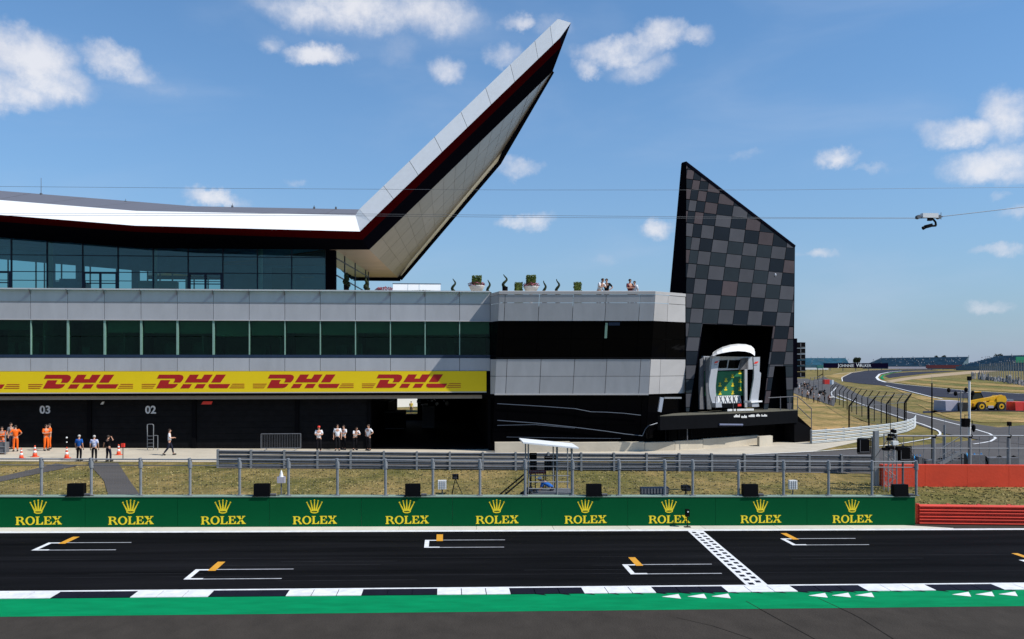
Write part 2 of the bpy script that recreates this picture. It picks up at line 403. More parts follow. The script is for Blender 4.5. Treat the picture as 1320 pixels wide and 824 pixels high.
# ================================================================ the setting: ground, track, roads
def resample(pl, n):
    pl = [Vector((p[0], p[1], 0)) for p in pl]
    ls = [0]
    for a, b in zip(pl[:-1], pl[1:]): ls.append(ls[-1]+(b-a).length)
    out = []
    for i in range(n+1):
        d = ls[-1]*i/n; k = 0
        while k < len(ls)-2 and ls[k+1] < d: k += 1
        t = (d-ls[k])/max(1e-9, ls[k+1]-ls[k]); out.append(pl[k].lerp(pl[k+1], min(1, max(0, t))))
    return out
def sheet_mb(A, B, n, m, lift, mb=None):
    mb = mb or MB(); a = resample(A, n); b = resample(B, n); vs = []; fs = []
    for i in range(n+1):
        for j in range(m+1):
            p = a[i].lerp(b[i], j/m); vs.append((p.x, p.y, zg(p.x, p.y)+lift))
    for i in range(n):
        for j in range(m):
            q = i*(m+1)+j; fs.append((q, q+m+1, q+m+2, q+1))
    # keep faces looking up
    p0, p1, p2 = Vector(vs[fs[0][0]]), Vector(vs[fs[0][1]]), Vector(vs[fs[0][2]])
    if (p1-p0).cross(p2-p0).z < 0: fs = [f[::-1] for f in fs]
    return mb.add(vs, fs)
def rect(x0, x1, y0, y1, lift, mb=None, dx=12.0, my=1):
    n = max(1, int(abs(x1-x0)/dx)); return sheet_mb([(x0, y0), (x1, y0)], [(x0, y1), (x1, y1)], n, my, lift, mb)
xs = [-2500,-1200,-600,-300,-180]+[x for x in range(-120, 420, 10)]+[x for x in range(420, 1000, 40)]+[1000,1400,2500]
ys = [-300,-100,-40,0,15,25,35,40]+[44+i for i in range(0, 20)]+[66,70,75]+[80+10*i for i in range(0, 50)]+[580+40*i for i in range(12)]+[1100,1500,2500,5000]
mb = MB(); nx = len(xs)
mb.add([(x, y, zg(x, y)) for y in ys for x in xs], [(j*nx+i, j*nx+i+1, (j+1)*nx+i+1, (j+1)*nx+i) for j in range(len(ys)-1) for i in range(nx-1)])
ground = struct('ground', mb, M['grass'])

YW = YG(679.6); YAP = YG(684.2); YL = YG(686.0); YK0 = YG(758.2); YK1 = YG(759.9); YK2 = YG(767.8); YK3 = YG(790.0)
XL, XR = -75.0, 75.0
run = struct('runoff_asphalt', rect(XL, XR, -20, YK3, .012), M['asphalt'])
track = struct('race_track', rect(XL, XR, YK1, YL, .012), M['track'])
struct('verge_strip', rect(XL, XR, YK3, YK2, .016), M['road_green'])
apron_x = G(1190, 681).x
apron = struct('concrete_apron', rect(XL, apron_x, YAP+.01, YW, .014), M['apron'])
nsl = 22
for i in range(nsl):
    x0 = -48+(apron_x+48)*i/nsl; x1 = -48+(apron_x+48)*(i+1)/nsl-.02; e = 1.2 if i == nsl-1 else 0
    mb = MB(); mb.hexa([(x0, YAP, zg(x0, YAP)), (x1+e, YAP, zg(x1, YAP)), (x1-e*.4, YW, zg(x1, YW)), (x0, YW, zg(x0, YW)), (x0, YAP, zg(x0, YAP)+.03), (x1+e, YAP, zg(x1, YAP)+.03), (x1-e*.4, YW, zg(x1, YW)+.03), (x0, YW, zg(x0, YW)+.03)])
    obj('concrete_slab', mb, M['apron_r'], apron)
struct('side_road', rect(apron_x-.6, XR, YAP, YW+.8, .02), M['asphalt'])
struct('white_edge_line', rect(XL, XR, YAP, YL-.02, .022), M['road_white'], track)
struct('white_edge_line', rect(XL, XR, YK0, YK1+.02, .022), M['road_white'], track)
# kerb of black and white blocks, each block of three slabs with an open joint
kerb = thing('track_kerb', 'flat kerb of alternating black and white blocks along the green strip', 'kerb', (0, (YK1+YK2)/2, zg(0, YK1)))
struct('kerb_bed', rect(XL, XR, YK2, YK1, .009), M['road_black'])
kx = [G(75, 766).x, G(1205, 761).x]; pitch = (kx[1]-kx[0])/6
for k in range(-3, 16):
    for half in (0, 1):
        x0 = kx[0]+pitch*(k+half*.5)-pitch*3*0; 
        if x0 < -26 or x0 > 27: continue
        for j in range(3):
            a = x0+pitch/6*j; b = MB()
            g = .012; rect(a+g, a+pitch/6-g, YK2+.01, YK1-.01, .030, b)
            zt = [v for v in b.v]
            base = [(v[0], v[1], v[2]-.016) for v in zt]
            b2 = MB(); b2.hexa([base[0], base[2], base[3], base[1], zt[0], zt[2], zt[3], zt[1]])
            obj('kerb_block', b2, M['road_black'] if half == 0 else M['road_white'], kerb)
# white arrow triangles on the green strip
for px in (853, 886, 917, 1042, 1072, 1102, 1227, 1257, 1287):
    yo = -1.0*(px-853)/434*3.2
    b = MB(); p = [G(px, 769.2+yo, .024), G(px+25, 771.8+yo, .024), G(px+21.5, 765.8+yo, .024)]
    b.add(p, [(0, 1, 2)]); struct('arrow_marking', b, M['road_white'], track)
# start line: white band with two rows of black squares
sx0 = G(888, 686).x; sx1 = G(908, 686).x; sx0b = G(962, 755).x; sx1b = G(990, 755).x
def sx(u, y):
    t = (y-YL)/(YK0-YL); return (sx0+(sx0b-sx0)*t)*(1-u)+(sx1+(sx1b-sx1)*t)*u
b = MB(); sheet_mb([(sx(0, YL), YL), (sx(0, YK0), YK0)], [(sx(1, YL), YL), (sx(1, YK0), YK0)], 6, 1, .018, b)
struct('start_line', b, M['road_white'], track)
b = MB(); nrow = 17; st = (YL-YK0)/nrow
for i in range(nrow):
    for (u0, u1, off) in ((.17, .42, 0), (.60, .84, .5)):
        ya = YK0+st*(i+off+.05); yb = ya+st*.5
        if yb > YL: continue
        b.add([(sx(u, y), y, zg(sx(u, y), y)+.022) for u, y in ((u0, ya), (u1, ya), (u1, yb), (u0, yb))], [(0, 1, 2, 3)])
struct('start_line_square', b, M['road_black'], track)['kind'] = 'stuff'
# grid slots: white front bar with two short returns, two long thin lines, a yellow sight bar
def slot(pn, pf, xn, xf):
    n = G(*pn); f = G(*pf); y0, y1 = n.y, f.y; x = (n.x+f.x)/2; Lf = .020
    xn_ = G(xn, pn[1]).x; xf_ = G(xf, pf[1]).x
    b = MB(); rect(x, x+.16, y0, y1, Lf, b); rect(x+.16, x+.55, y0, y0+.14, Lf, b); rect(x+.16, x+.55, y1-.14, y1, Lf, b)
    struct('grid_bracket', b, M['road_white'], track)
    b = MB(); rect(x+.55, xn_, y0, y0+.075, Lf, b); rect(x+.55, xf_, y1-.075, y1, Lf, b); struct('grid_side_line', b, M['road_line'], track)
    b = MB(); rect(x+.42, x+.66, y1-.22, y1+1.0, Lf+.004, b); struct('grid_sight_bar', b, M['road_yellow'], track)
slot((37.7, 710.4), (65, 700.2), 148, 169); slot((232.4, 748), (256, 734.8), 362, 378)
slot((543.5, 706.8), (551, 696.8), 650, 651); slot((811.3, 741.2), (803.6, 728.4), 932, 918)
slot((1021.5, 703.6), (1006.2, 694.9), 1122, 1103); slot((1345, 734.5), (1316, 722.5), 1470, 1450)
# rubber and cracks: long faint scratches of the tyres
b = MB()
rs = random.Random(3)
for k in range(7):
    px = rs.uniform(100, 1200); py = rs.uniform(695, 750); p = G(px, py); Lx = rs.uniform(2.5, 6)
    rect(p.x, p.x+Lx, p.y, p.y+.025, .0165, b)
sm = mat('asphalt_seam', (.020,.020,.023), .9, spec=.05, var=.5, scale=3, stretch=(.3,1,1))
for py in (719.5, 742): bs = MB(); rect(XL, XR, YG(py), YG(py)+.035, .0155, bs); struct('asphalt_seam', bs, sm, track)
dm = mat('dark_seam', (.022,.019,.016), .95, spec=.05, var=.3)
for pl in ([(962, 776), (1005, 800), (1060, 830)], [(872, 797), (920, 808), (985, 830)], [(1055, 772), (1105, 795), (1160, 830)]):
    v = [G(*q) for q in pl]; bs = MB(); sheet_mb([(q.x-.011, q.y) for q in v], [(q.x+.011, q.y) for q in v], 8, 1, .020, bs); struct('asphalt_seam', bs, dm, run)
bs = MB(); nj = 0
for k in range(0, 60):
    x = kx[0]+pitch/6*k
    if x < 2 or x > 27: continue
    y0 = YK2; bs.add([(x-.02, y0, zg(x, y0)+.021), (x+.30, y0-.16, zg(x, y0)+.021), (x+.22, y0, zg(x, y0)+.021)], [(0, 1, 2)])  # small dark wedge on the green strip at each slab joint
o = struct('kerb_wedge', bs, M['road_black'], track); o['kind'] = 'stuff'
o = struct('tyre_scuff', b, mat('scuff', (.030,.030,.033), .8, spec=.1, var=.4, scale=4, stretch=(.5,3,1)), track); o['kind'] = 'stuff'

# pit lane, its access paths over the grass, and the pit exit road to the right
YPL = 52.2
A = [(G(px, py).x, G(px, py).y) for px, py in ((-700, 596), (0, 595), (280, 596), (640, 598), (900, 589), (1000, 587), (1046, 583))]
struct('pit_lane', sheet_mb(A, [(A[0][0]-8, 64.15), (-40, 64.15), (-14, 64.15), (4.5, 64.15), (14, 66), (24, 72), (30, 72), (36, 70)], 40, 10, .02), M['concrete'])
def gp(*pts): return [(lambda g: (g.x, g.y))(G(a, b)) for a, b in pts]
struct('pit_access_road', sheet_mb(gp((280, 604), (640, 606), (900, 608), (1125, 611)), gp((280, 598.5), (640, 599), (900, 600), (1125, 602)), 20, 3, .024), mat('pale_tarmac', (.20,.175,.155), .9, var=.12, scale=.6))
struct('access_path', sheet_mb(gp((140, 641), (134, 620), (113, 597)), gp((182, 641), (167, 620), (152, 597)), 10, 3, .03), M['road'])
struct('access_path', sheet_mb(gp((-30, 628), (0, 621.5), (50, 611), (100, 601)), gp((-30, 618), (0, 615), (40, 606), (72, 598)), 10, 3, .026), M['road'])
road = struct('pit_exit_road', sheet_mb(gp((870, 601), (960, 600), (1060, 600), (1180, 600), (1330, 600), (1480, 604)), gp((870, 590), (960, 586), (1060, 582.5), (1180, 575), (1330, 561), (1480, 552)), 30, 8, .03), M['road'])
struct('pit_exit_road', sheet_mb(gp((1330, 575), (1280, 571), (1215, 559), (1175, 545), (1120, 526), (1078, 510), (1058, 499), (1046, 491)),
                                 gp((1330, 548), (1283, 552), (1215, 540), (1165, 529), (1105, 508), (1086, 497), (1072, 490), (1062, 486)), 40, 5, .05), M['road'])
def ground_line(pts, wd, name='white_edge_line', mt='road_white', lift=.065, parent=None):
    b = MB(); v = [G(*p) for p in pts]; a = []; c = []
    for i, p in enumerate(v):
        q0 = v[max(0, i-1)]; q1 = v[min(len(v)-1, i+1)]; d = Vector((q1.x-q0.x, q1.y-q0.y, 0)).normalized(); nrm = Vector((-d.y, d.x, 0))*wd/2
        a.append((p.x+nrm.x, p.y+nrm.y)); c.append((p.x-nrm.x, p.y-nrm.y))
    sheet_mb(a, c, max(10, len(pts)*4), 1, lift, b); return struct(name, b, M[mt], parent or road)
ground_line([(900, 590.5), (960, 587), (1045, 583.5), (1110, 578.5), (1160, 573), (1200, 566), (1214, 560), (1208, 555), (1190, 548), (1165, 540), (1120, 525), (1080, 509)], .20)
ground_line([(1165, 530.5), (1215, 543), (1250, 552), (1276, 560), (1284, 565.5), (1276, 570.5), (1255, 573.5)], .20)
ground_line([(1078, 500), (1071, 507), (1074, 512), (1090, 517)], .3)
# the circuit curving away beyond
circ = struct('far_track', sheet_mb(gp((1400, 527), (1320, 517.5), (1262, 514), (1200, 512), (1160, 503), (1140, 497.5), (1110, 495), (1087, 492), (1086, 487), (1098, 481), (1118, 478), (1150, 476.6), (1200, 476.2)),
                                    gp((1400, 512), (1320, 508), (1262, 505), (1200, 499.5), (1165, 496), (1142, 493.5), (1134, 490), (1131, 487), (1134, 483.5), (1146, 481), (1162, 479), (1180, 478), (1210, 477.4)), 70, 6, .06), M['far_road'])
ground_line([(1142, 497.5), (1165, 503), (1200, 512), (1215, 515)], .35, parent=circ, lift=.09)
ground_line([(1136, 492), (1165, 496), (1200, 499.5), (1250, 504.5), (1320, 508.5)], .30, parent=circ, lift=.09)
ground_line([(1086, 492), (1085, 487), (1098, 480.6), (1118, 477.6), (1150, 476.3)], .3, parent=circ, lift=.09)
ground_line([(1142, 493.2), (1133, 490.5), (1130, 487), (1134, 482.5), (1146, 480), (1162, 478.4)], .9, parent=circ, lift=.10)
ground_line([(1139, 489.5), (1136, 487), (1139, 484), (1150, 481), (1162, 479.3)], .9, 'green_verge', 'road_green', .13, circ)
struct('far_runoff', sheet_mb(gp((1140, 485), (1150, 481.5), (1175, 479.6), (1215, 478.5)), gp((1146, 487.5), (1165, 485), (1195, 481.5), (1240, 478.4)), 20, 3, .05), M['far_road'])
struct('gravel_patch', sheet_mb(gp((1142, 491.5), (1160, 488), (1200, 483), (1262, 477.5)), gp((1150, 493.5), (1175, 489.5), (1215, 485.5), (1290, 478.5)), 20, 3, .07), mat('gravel', (.36,.26,.15), .95, var=.15, scale=.3))
struct('gravel_patch', sheet_mb(gp((1095, 484), (1110, 481), (1130, 479)), gp((1060, 486), (1080, 481.5), (1115, 478.5)), 10, 2, .05), mat('far_gravel', (.34,.25,.12), .95, var=.15, scale=.3))
struct('service_track', sheet_mb(gp((1190, 533), (1250, 530.5), (1340, 531)), gp((1190, 530.5), (1250, 527), (1340, 526)), 10, 2, .05), M['far_road'])

# mown stripes of the infield, paler and greener by turns
def fieldline(k): return gp((1147+9*k, 491.6-1.7*k), (1172+7*k, 495.3-2.2*k), (1205+5*k, 498.6-2.7*k), (1262, 503.2-3.2*k), (1345, 508.5-3.6*k))
for k in range(0, 5):
    if k == 4: continue
    struct('mown_stripe', sheet_mb(fieldline(k+.03), fieldline(k+.97), 24, 2, .055), M['straw_grass' if k % 2 == 0 else 'olive_grass'])
struct('mown_stripe', sheet_mb(gp((1150, 500.5), (1178, 508), (1210, 515), (1260, 518), (1345, 521)), gp((1172, 511), (1190, 517), (1215, 523), (1262, 526), (1345, 526)), 20, 2, .055), M['straw_grass'])
struct('mown_stripe', sheet_mb(gp((1180, 520), (1215, 533.5), (1265, 534), (1345, 534.5)), gp((1200, 531), (1225, 540), (1268, 545.5), (1345, 545)), 20, 2, .05), M['straw_grass'])
struct('mown_stripe', sheet_mb(gp((1062, 484.5), (1090, 481.5), (1118, 478.8)), gp((1085, 489.5), (1092, 485.5), (1108, 480.8)), 12, 2, .056), M['straw_grass'])
struct('dry_bank', sheet_mb(gp((1015, 562), (1046, 571), (1095, 567), (1125, 562), (1160, 556)), gp((1015, 503), (1030, 511), (1055, 518), (1085, 530), (1110, 543)), 20, 6, .04), M['straw_grass'])
struct('photographer_stand', sheet_mb(gp((1012, 502), (1030, 510), (1055, 517), (1075, 524)), gp((1012, 488), (1040, 488), (1062, 497), (1079, 511)), 14, 4, .045), M['road'])

# ================================================================ green boarded pit wall with crowns and lettering
def ROLEX_letters(mb, x, y, z, h, dpt):
    """five slab serif capitals as flat prisms standing on (x,z), facing -Y; returns width"""
    off = (0, dpt, 0)
    def poly(pts, ox): mb.prism([(x+(ox+a)*h, y, z+b*h) for a, b in pts], off)
    def bx(a0, a1, b0, b1, ox): poly([(a0, b0), (a1, b0), (a1, b1), (a0, b1)], ox)
    o = 0.0                                                  # R
    bx(.10, .34, .09, .91, o); bx(0, .44, 0, .09, o); bx(0, .34, .91, 1, o)
    n = 8; oc = []; ic = []
    for i in range(n+1):
        a = PI/2-PI*i/n; oc.append((.56+.38*math.cos(a), .73+.27*math.sin(a))); ic.append((.54+.16*math.cos(a), .73+.17*math.sin(a)))
    poly2 = [(.34, 1.0)]+oc+[(.34, .46)]
    for i in range(n): poly([oc[i+1], oc[i], ic[i], ic[i+1]][::-1], o)
    poly([(.34, .90), (.55, .90), (.56, 1.0), (.34, 1.0)], o); poly([(.34, .46), (.56, .46), (.55, .56), (.34, .56)], o)
    poly([(.52, .48), (.86, .09), (1.08, .09), (.76, .50)][::1], o); bx(.80, 1.14, 0, .09, o)
    o = 1.16; n = 20                                          # O
    for i in range(n):
        a, c = 2*PI*i/n, 2*PI*(i+1)/n
        poly([(.56+.56*math.cos(a), .5+.53*math.sin(a)), (.56+.56*math.cos(c), .5+.53*math.sin(c)), (.56+.32*math.cos(c), .5+.42*math.sin(c)), (.56+.32*math.cos(a), .5+.42*math.sin(a))], o)
    o = 2.36                                                  # L
    bx(.10, .34, .09, .91, o); bx(0, .46, .91, 1, o); bx(0, .88, 0, .09, o); poly([(.62, .09), (.88, .09), (.90, .34), (.82, .34)], o)
    o = 3.34                                                  # E
    bx(.10, .34, .09, .91, o); bx(0, .86, .91, 1, o); bx(0, .92, 0, .09, o); bx(.34, .62, .46, .55, o); bx(.58, .66, .36, .65, o)
    poly([(.62, .91), (.78, .68), (.86, .68), (.86, .91)][::-1], o); poly([(.66, .09), (.92, .09), (.94, .36), (.86, .36)], o)
    o = 4.34                                                  # X
    poly([(.06, .09), (.26, .09), (.98, .91), (.80, .91)], o); poly([(.10, .91), (.74, .09), (1.04, .09), (.42, .91)][::-1], o)
    bx(0, .40, 0, .09, o); bx(.64, 1.14, 0, .09, o); bx(.02, .50, .91, 1, o); bx(.70, 1.08, .91, 1, o)
    return 5.48*h
def crown(mb, cx, y, z, wd, h, dpt):
    off = (0, dpt, 0)
    for k in range(5):
        u = k-2; bx_ = cx+u*wd*.088; tx = cx+u*wd*.225; tz = z+h*(.94-.05*abs(u)**1.6)
        mb.prism([(bx_-wd*.058, y, z+h*.17), (bx_+wd*.058, y, z+h*.17), (tx+wd*.022, y, tz-h*.02), (tx-wd*.022, y, tz-h*.02)], off)
        n = 8; mb.prism([(tx+wd*.048*math.cos(2*PI*i/n), y, tz+wd*.048*math.sin(2*PI*i/n)) for i in range(n)], off)
    n = 16
    for i in range(n):
        a, c = 2*PI*i/n, 2*PI*(i+1)/n
        q = lambda t, ra, rb: (cx+wd*ra*math.cos(t), y-.002, z+h*.14+h*rb*math.sin(t))
        mb.prism([q(a, .25, .13), q(c, .25, .13), q(c, .19, .055), q(a, .19, .055)], off)
Z0 = lambda x, y=YW: zg(x, y)
hw = 1.235
pw = thing('pit_wall', 'long green boarded wall with yellow crowns and serif lettering along the track', 'wall', (0, YW, 0))
xw0, xw1 = -42.0, G(1183, 679).x
# boards about 3.8 m long butted end to end
lx = [G(px, 660).x for px in (50, 169, 288, 406, 525, 641, 755, 863, 981, 1099)]
lx = [XA(px, YW) for px in (50, 169, 288, 406, 525, 641, 755, 863, 981, 1099)]
def slopebox(b, x0, x1, y0, y1, za, zb):
    b.hexa([(x0, y0, Z0(x0)+za), (x1, y0, Z0(x1)+za), (x1, y1, Z0(x1)+za), (x0, y1, Z0(x0)+za), (x0, y0, Z0(x0)+zb), (x1, y0, Z0(x1)+zb), (x1, y1, Z0(x1)+zb), (x0, y1, Z0(x0)+zb)])
edges = [xw0, -32, -25.5]+[(a+c)/2 for a, c in zip(lx[:-1], lx[1:])]+[xw1]
edges = [xw0, -28, (lx[0]*1.5-lx[1]*.5)]+[(a+c)/2 for a, c in zip(lx[:-1], lx[1:])]+[xw1]
for a, c in zip(edges[:-1], edges[1:]):
    b = MB(); slopebox(b, a+.005, c-.005, YW, YW+.04, .01, hw-.03); obj('board', b, M['wall_g'], pw)
b = MB(); slopebox(b, xw0, xw1-.01, YW+.045, YW+.42, -.1, hw-.06); obj('wall_core', b, M['concrete'], pw)
b = MB(); slopebox(b, xw0, xw1, YW-.02, YW+.46, hw-.03, hw); obj('coping', b, M['wall_t'], pw)
for x in lx:
    b = MB(); zb = Z0(x)+.14; h = .315
    if abs(x-lx[0]) < 1e-6: pass
    ROLEX_letters(b, x-5.48*h/2*1.0, YW-.006, zb, h, .008)
    lt = obj('lettering', b, M['gold'], pw)
    b = MB(); crown(b, x-.02, YW-.006, zb+h+.10, .56*1.15, .56, .008); obj('crown_emblem', b, M['gold'], pw)

# ---------------------------------------------------------------- debris fence standing on the wall
fx = [-16.3-2.02*k for k in range(12, 0, -1)]
pxs = [-10, 53.5, 117.7, 181.4, 245, 309, 372, 435, 497, 558, 618.7, 677, 738, 798, 857, 893, 952, 1010, 1068, 1124, 1181]
YF_ = YW+.22
fxs = [XA(p, YF_) for p in pxs]
fxs = [fxs[0]-2.05*k for k in range(8, 0, -1)]+fxs
fence = thing('pit_wall_fence', 'low wire mesh fence on round steel posts standing on the green wall', 'fence', (0, YF_, 0))
fh = 1.43
for i, x in enumerate(fxs):
    b = MB(); z = Z0(x)+hw
    b.tube((x, YF_, z-.02), (x, YF_, z+fh-.16), .055, .055, 10); b.tube((x, YF_, z+fh-.34), (x, YF_, z+fh-.08), .085, .085, 10)
    b.tube((x, YF_, z+fh-.10), (x-.02, YF_-.02, z+fh+.05), .075, .06, 10); b.box(x-.11, x+.11, YF_-.11, YF_+.11, z, z+.025)
    obj('post', b, M['steel'], fence)
for i, (a, c) in enumerate(zip(fxs[:-1], fxs[1:])):
    za, zc = Z0(a)+hw, Z0(c)+hw
    b = MB(); b.tube((a, YF_-.03, za+fh), (c, YF_-.03, zc+fh), .028, .028, 8); obj('top_rail', b, M['steel'], fence)
    b = MB(); b.tube((a+.05, YF_, za+fh-.24), (c-.05, YF_, zc+fh-.24), .020, .020, 6); obj('mid_rail', b, M['steel_d'], fence)
    b = MB(); n = 18
    for k in range(1, n):
        t = k/n; x = a+(c-a)*t; z = za+(zc-za)*t; b.bar((x, YF_+.03, z+.02), (x, YF_+.03, z+fh-.03), .0022, .0022)
    for k in range(1, 10):
        h_ = fh*k/10; b.bar((a, YF_+.034, za+h_), (c, YF_+.034, zc+h_), .0022, .0022)
    obj('wire_mesh', b, M['steel'], fence)

# ---------------------------------------------------------------- steel barriers (corrugated rails)
WP = [(0, -.155), (.02, -.14), (.11, -.09), (.11, -.065), (.01, -.015), (.01, .015), (.11, .065), (.11, .09), (.02, .14), (0, .155)]
def wrail(b, p0, p1, z0, z1, sy=-1, k=1.0):
    """one corrugated rail between plan points, face towards the side sy"""
    p0, p1 = Vector((p0[0], p0[1], 0)), Vector((p1[0], p1[1], 0)); d = (p1-p0).normalized(); nr = Vector((d.y, -d.x, 0))*(1 if sy < 0 else -1)
    vs = []
    for p, z in ((p0, z0), (p1, z1)):
        for o_, h_ in WP: vs.append((p.x+nr.x*o_*k, p.y+nr.y*o_*k, z+h_*k))
    n = len(WP); b.add(vs, [(i, i+1, i+1+n, i+n) for i in range(n-1)])
def armco(name, label, pts, heights, post_px, m, mp, group=None, sy=-1, cat='barrier', k=1.0, pf=.005):
    """pts: plan points; a post and a separate rail length for every span"""
    c = pts[len(pts)//2]; t = thing(name, label, cat, (c[0], c[1], zg(*c)), group)
    for (a, b_) in zip(pts[:-1], pts[1:]):
        for h_ in heights:
            b = MB(); wrail(b, a, b_, zg(*a)+h_, zg(*b_)+h_, sy, k); obj('rail', b, m, t)
    for a in pts:
        b = MB(); z = zg(*a); hh = max(heights)+.17
        b.box(a[0]-.06, a[0]+.06, a[1]-pf if pf > .05 else a[1]+.005, a[1]+.14, z-.1, z+hh); obj('post', b, mp, t)
    return t
ap = gp((281, 603), (1126, 609.5))
n = 20; apts = [(ap[0][0]+(ap[1][0]-ap[0][0])*i/n, ap[0][1]+(ap[1][1]-ap[0][1])*i/n) for i in range(n+1)]
armco('pit_lane_barrier', 'grey three rail steel barrier between the dry grass and the pit lane', apts, (.14, .41, .68, .95), None, M['steel_d'], M['steel'], k=.78, pf=.13)
ap = gp((1184, 676.3), (1420, 679))
n = 6; apts = [(ap[0][0]+(ap[1][0]-ap[0][0])*i/n, ap[0][1]+(ap[1][1]-ap[0][1])*i/n) for i in range(n+1)]
armco('red_barrier', 'bright red corrugated barrier at the end of the green wall', apts, (.15, .43, .71), None, M['armco_r'], M['armco_r'])
# orange-red wall of long slabs
rw = thing('red_wall', 'smooth orange red wall on the grass bank behind the red corrugated barrier', 'wall', (28, 47.5, zg(28, 47.5)))
a = G(1138, 627.5); c = G(1460, 628.5)
nb = 6
for i in range(nb):
    t0, t1 = i/nb, (i+1)/nb; p = a.lerp(c, t0); q = a.lerp(c, t1); b = MB()
    zp, zq = zg(p.x, p.y), zg(q.x, q.y); g = .006
    b.hexa([(p.x+g, p.y, zp-.2), (q.x-g, q.y, zq-.2), (q.x-g, q.y+.4, zq-.2), (p.x+g, p.y+.4, zp-.2), (p.x+g, p.y, zp+1.22), (q.x-g, q.y, zq+1.22), (q.x-g, q.y+.4, zq+1.22), (p.x+g, p.y+.4, zp+1.22)])
    obj('wall_slab', b, M['wall_r'], rw)
# white curved barrier by the hill
cur = gp((1046, 572.5), (1065, 571), (1088, 569), (1110, 566.5), (1132, 564), (1152, 561), (1168, 557.5), (1178, 553), (1180, 549))
armco('white_barrier', 'white four rail steel barrier curving round the foot of the tall fence', cur, (.14, .42, .70, .98), None, M['armco_w'], M['steel'], k=.72)

# ================================================================ pit building
YB = 63.0
zz = lambda py, Y=YB, px=330: P(px, py, Y).z
pit = thing('pit_building', 'long grey panelled pit building with swept white roof rising to a sharp point', 'building', (-22, 68, 0.1))
s0, s1 = XA(39.5, YB), XA(592.5, YB); pt = (s1-s0)/12
XE = XA(632, YB)
seams = [s0+pt*k for k in range(-8, 13)]+[XE]
zT, zS, zP1, zW0, zP2, zD1, zD0, zLn = zz(373.2), zz(390.2), zz(412.7), zz(461.0), zz(461.2), zz(478), zz(506.6), zz(515)
for i, (a, c) in enumerate(zip(seams[:-1], seams[1:])):
    for (z0, z1) in ((zS+.012, zT-.10), (zP1, zS-.012), (zD1-.02, zP2-.03)):
        b = MB(); b.box(a+.016, c-.016, YB, YB+.14, z0, z1); obj('facade_panel', b, M['panel'], pit)
    # tinted glass shelf under the top rail with its bracket
    b = MB(); b.box(a+.02, c-.02, YB-.30, YB-.004, zT-.14, zT-.125); obj('shelf_glass', b, M['shelf'], pit)
    b = MB(); b.prism([(a-.025, YB-.34, zT-.10), (a-.025, YB, zT-.10), (a-.025, YB, zT-.42), (a-.025, YB-.05, zT-.42)], (.05, 0, 0)); obj('shelf_bracket', b, M['steel_d'], pit)
    # window band: two panes over each other, a glass fin on every joint
    zm = zz(434.2, YB+.12)
    for (z0, z1) in ((zW0+.20, zm-.02), (zm+.02, zP1-.05)):
        b = MB(); b.box(a+.05, c-.05, YB+.13, YB+.15, z0, z1); obj('window_pane', b, M['tint_g'], pit)
    b = MB(); k = .07 if 8 < i < 14 else .035
    b.box(a-k, a+k, YB+.02, YB+.26, zW0+.20, zP1-.05); obj('glass_fin', b, M['fin'], pit)
    rb = random.Random(i*7)
    if i > 9 or rb.random() < .4:
        b = MB(); dz_ = rb.uniform(.0, .35) if i > 9 else rb.uniform(.3, .8); b.box(a+.08, c-.08, YB+.40, YB+.43, zm+dz_*.9, zP1-.06); obj('window_blind', b, M['blind'] if i > 9 else M['blind_d'], pit)
b = MB(); b.box(seams[0], XE, YB-.02, YB+.30, zT-.10, zT); obj('top_rail', b, M['panel_l'], pit)
b = MB(); b.box(seams[0], XE, YB-.03, YB-.012, zS-.02, zS+.005); obj('thin_rail', b, M['steel'], pit)
b = MB(); b.box(seams[0], XE-.01, YB+.02, YB+.30, zP2, zW0+.20); obj('window_sill', b, M['frame'], pit)
b = MB(); b.box(seams[0], XE, YB-.05, YB-.002, zP1-.05, zP1+.01); obj('drip_edge', b, M['panel_l'], pit)
b = MB(); b.box(seams[0], XE, YB+.142, YB+.5, zD0-.2, zP2-.01); b.box(seams[0], XE, YB+.142, YB+.5, zP1-.04, zT-.11); obj('spandrel', b, M['dark'], pit)
b = MB(); b.box(seams[0], XE-.6, YB+.36, YB+.60, zLn, zD0-.21); obj('lintel_beam', b, mat('lintel', (.24,.205,.165), .8, var=.06), pit)
# office floor behind the band
b = MB()
b.box(seams[0], XE, YB+.5, 88, zP2-.4, zP2); b.box(seams[0], XE, YB+.5, 88, zP1+.02, zP1+.5); b.box(seams[0], XE, YB+7, YB+7.3, zP2, zP1)
obj('office_floor', b, mat('office', (.42,.52,.45), .8, var=.5, scale=.35), pit)
rs = random.Random(11); b = MB()
for k in range(26):
    x = rs.uniform(seams[4], XE-2); y = YB+rs.uniform(1.2, 4.5); wd = rs.uniform(.3, 1.1)
    b.box(x, x+wd, y, y+.5, zP2+.002, zP2+rs.uniform(.7, 1.5))
for k in range(6):
    x = seams[6]+k*pt*2.2; b.box(x, x+.12, YB+.8, YB+6.9, zP2+.002, zP1+.018)
o = obj('office_furniture', b, mat('office_f', (.55,.62,.56), .7, c2=(.05,.06,.06), var=.3, scale=.5), pit)
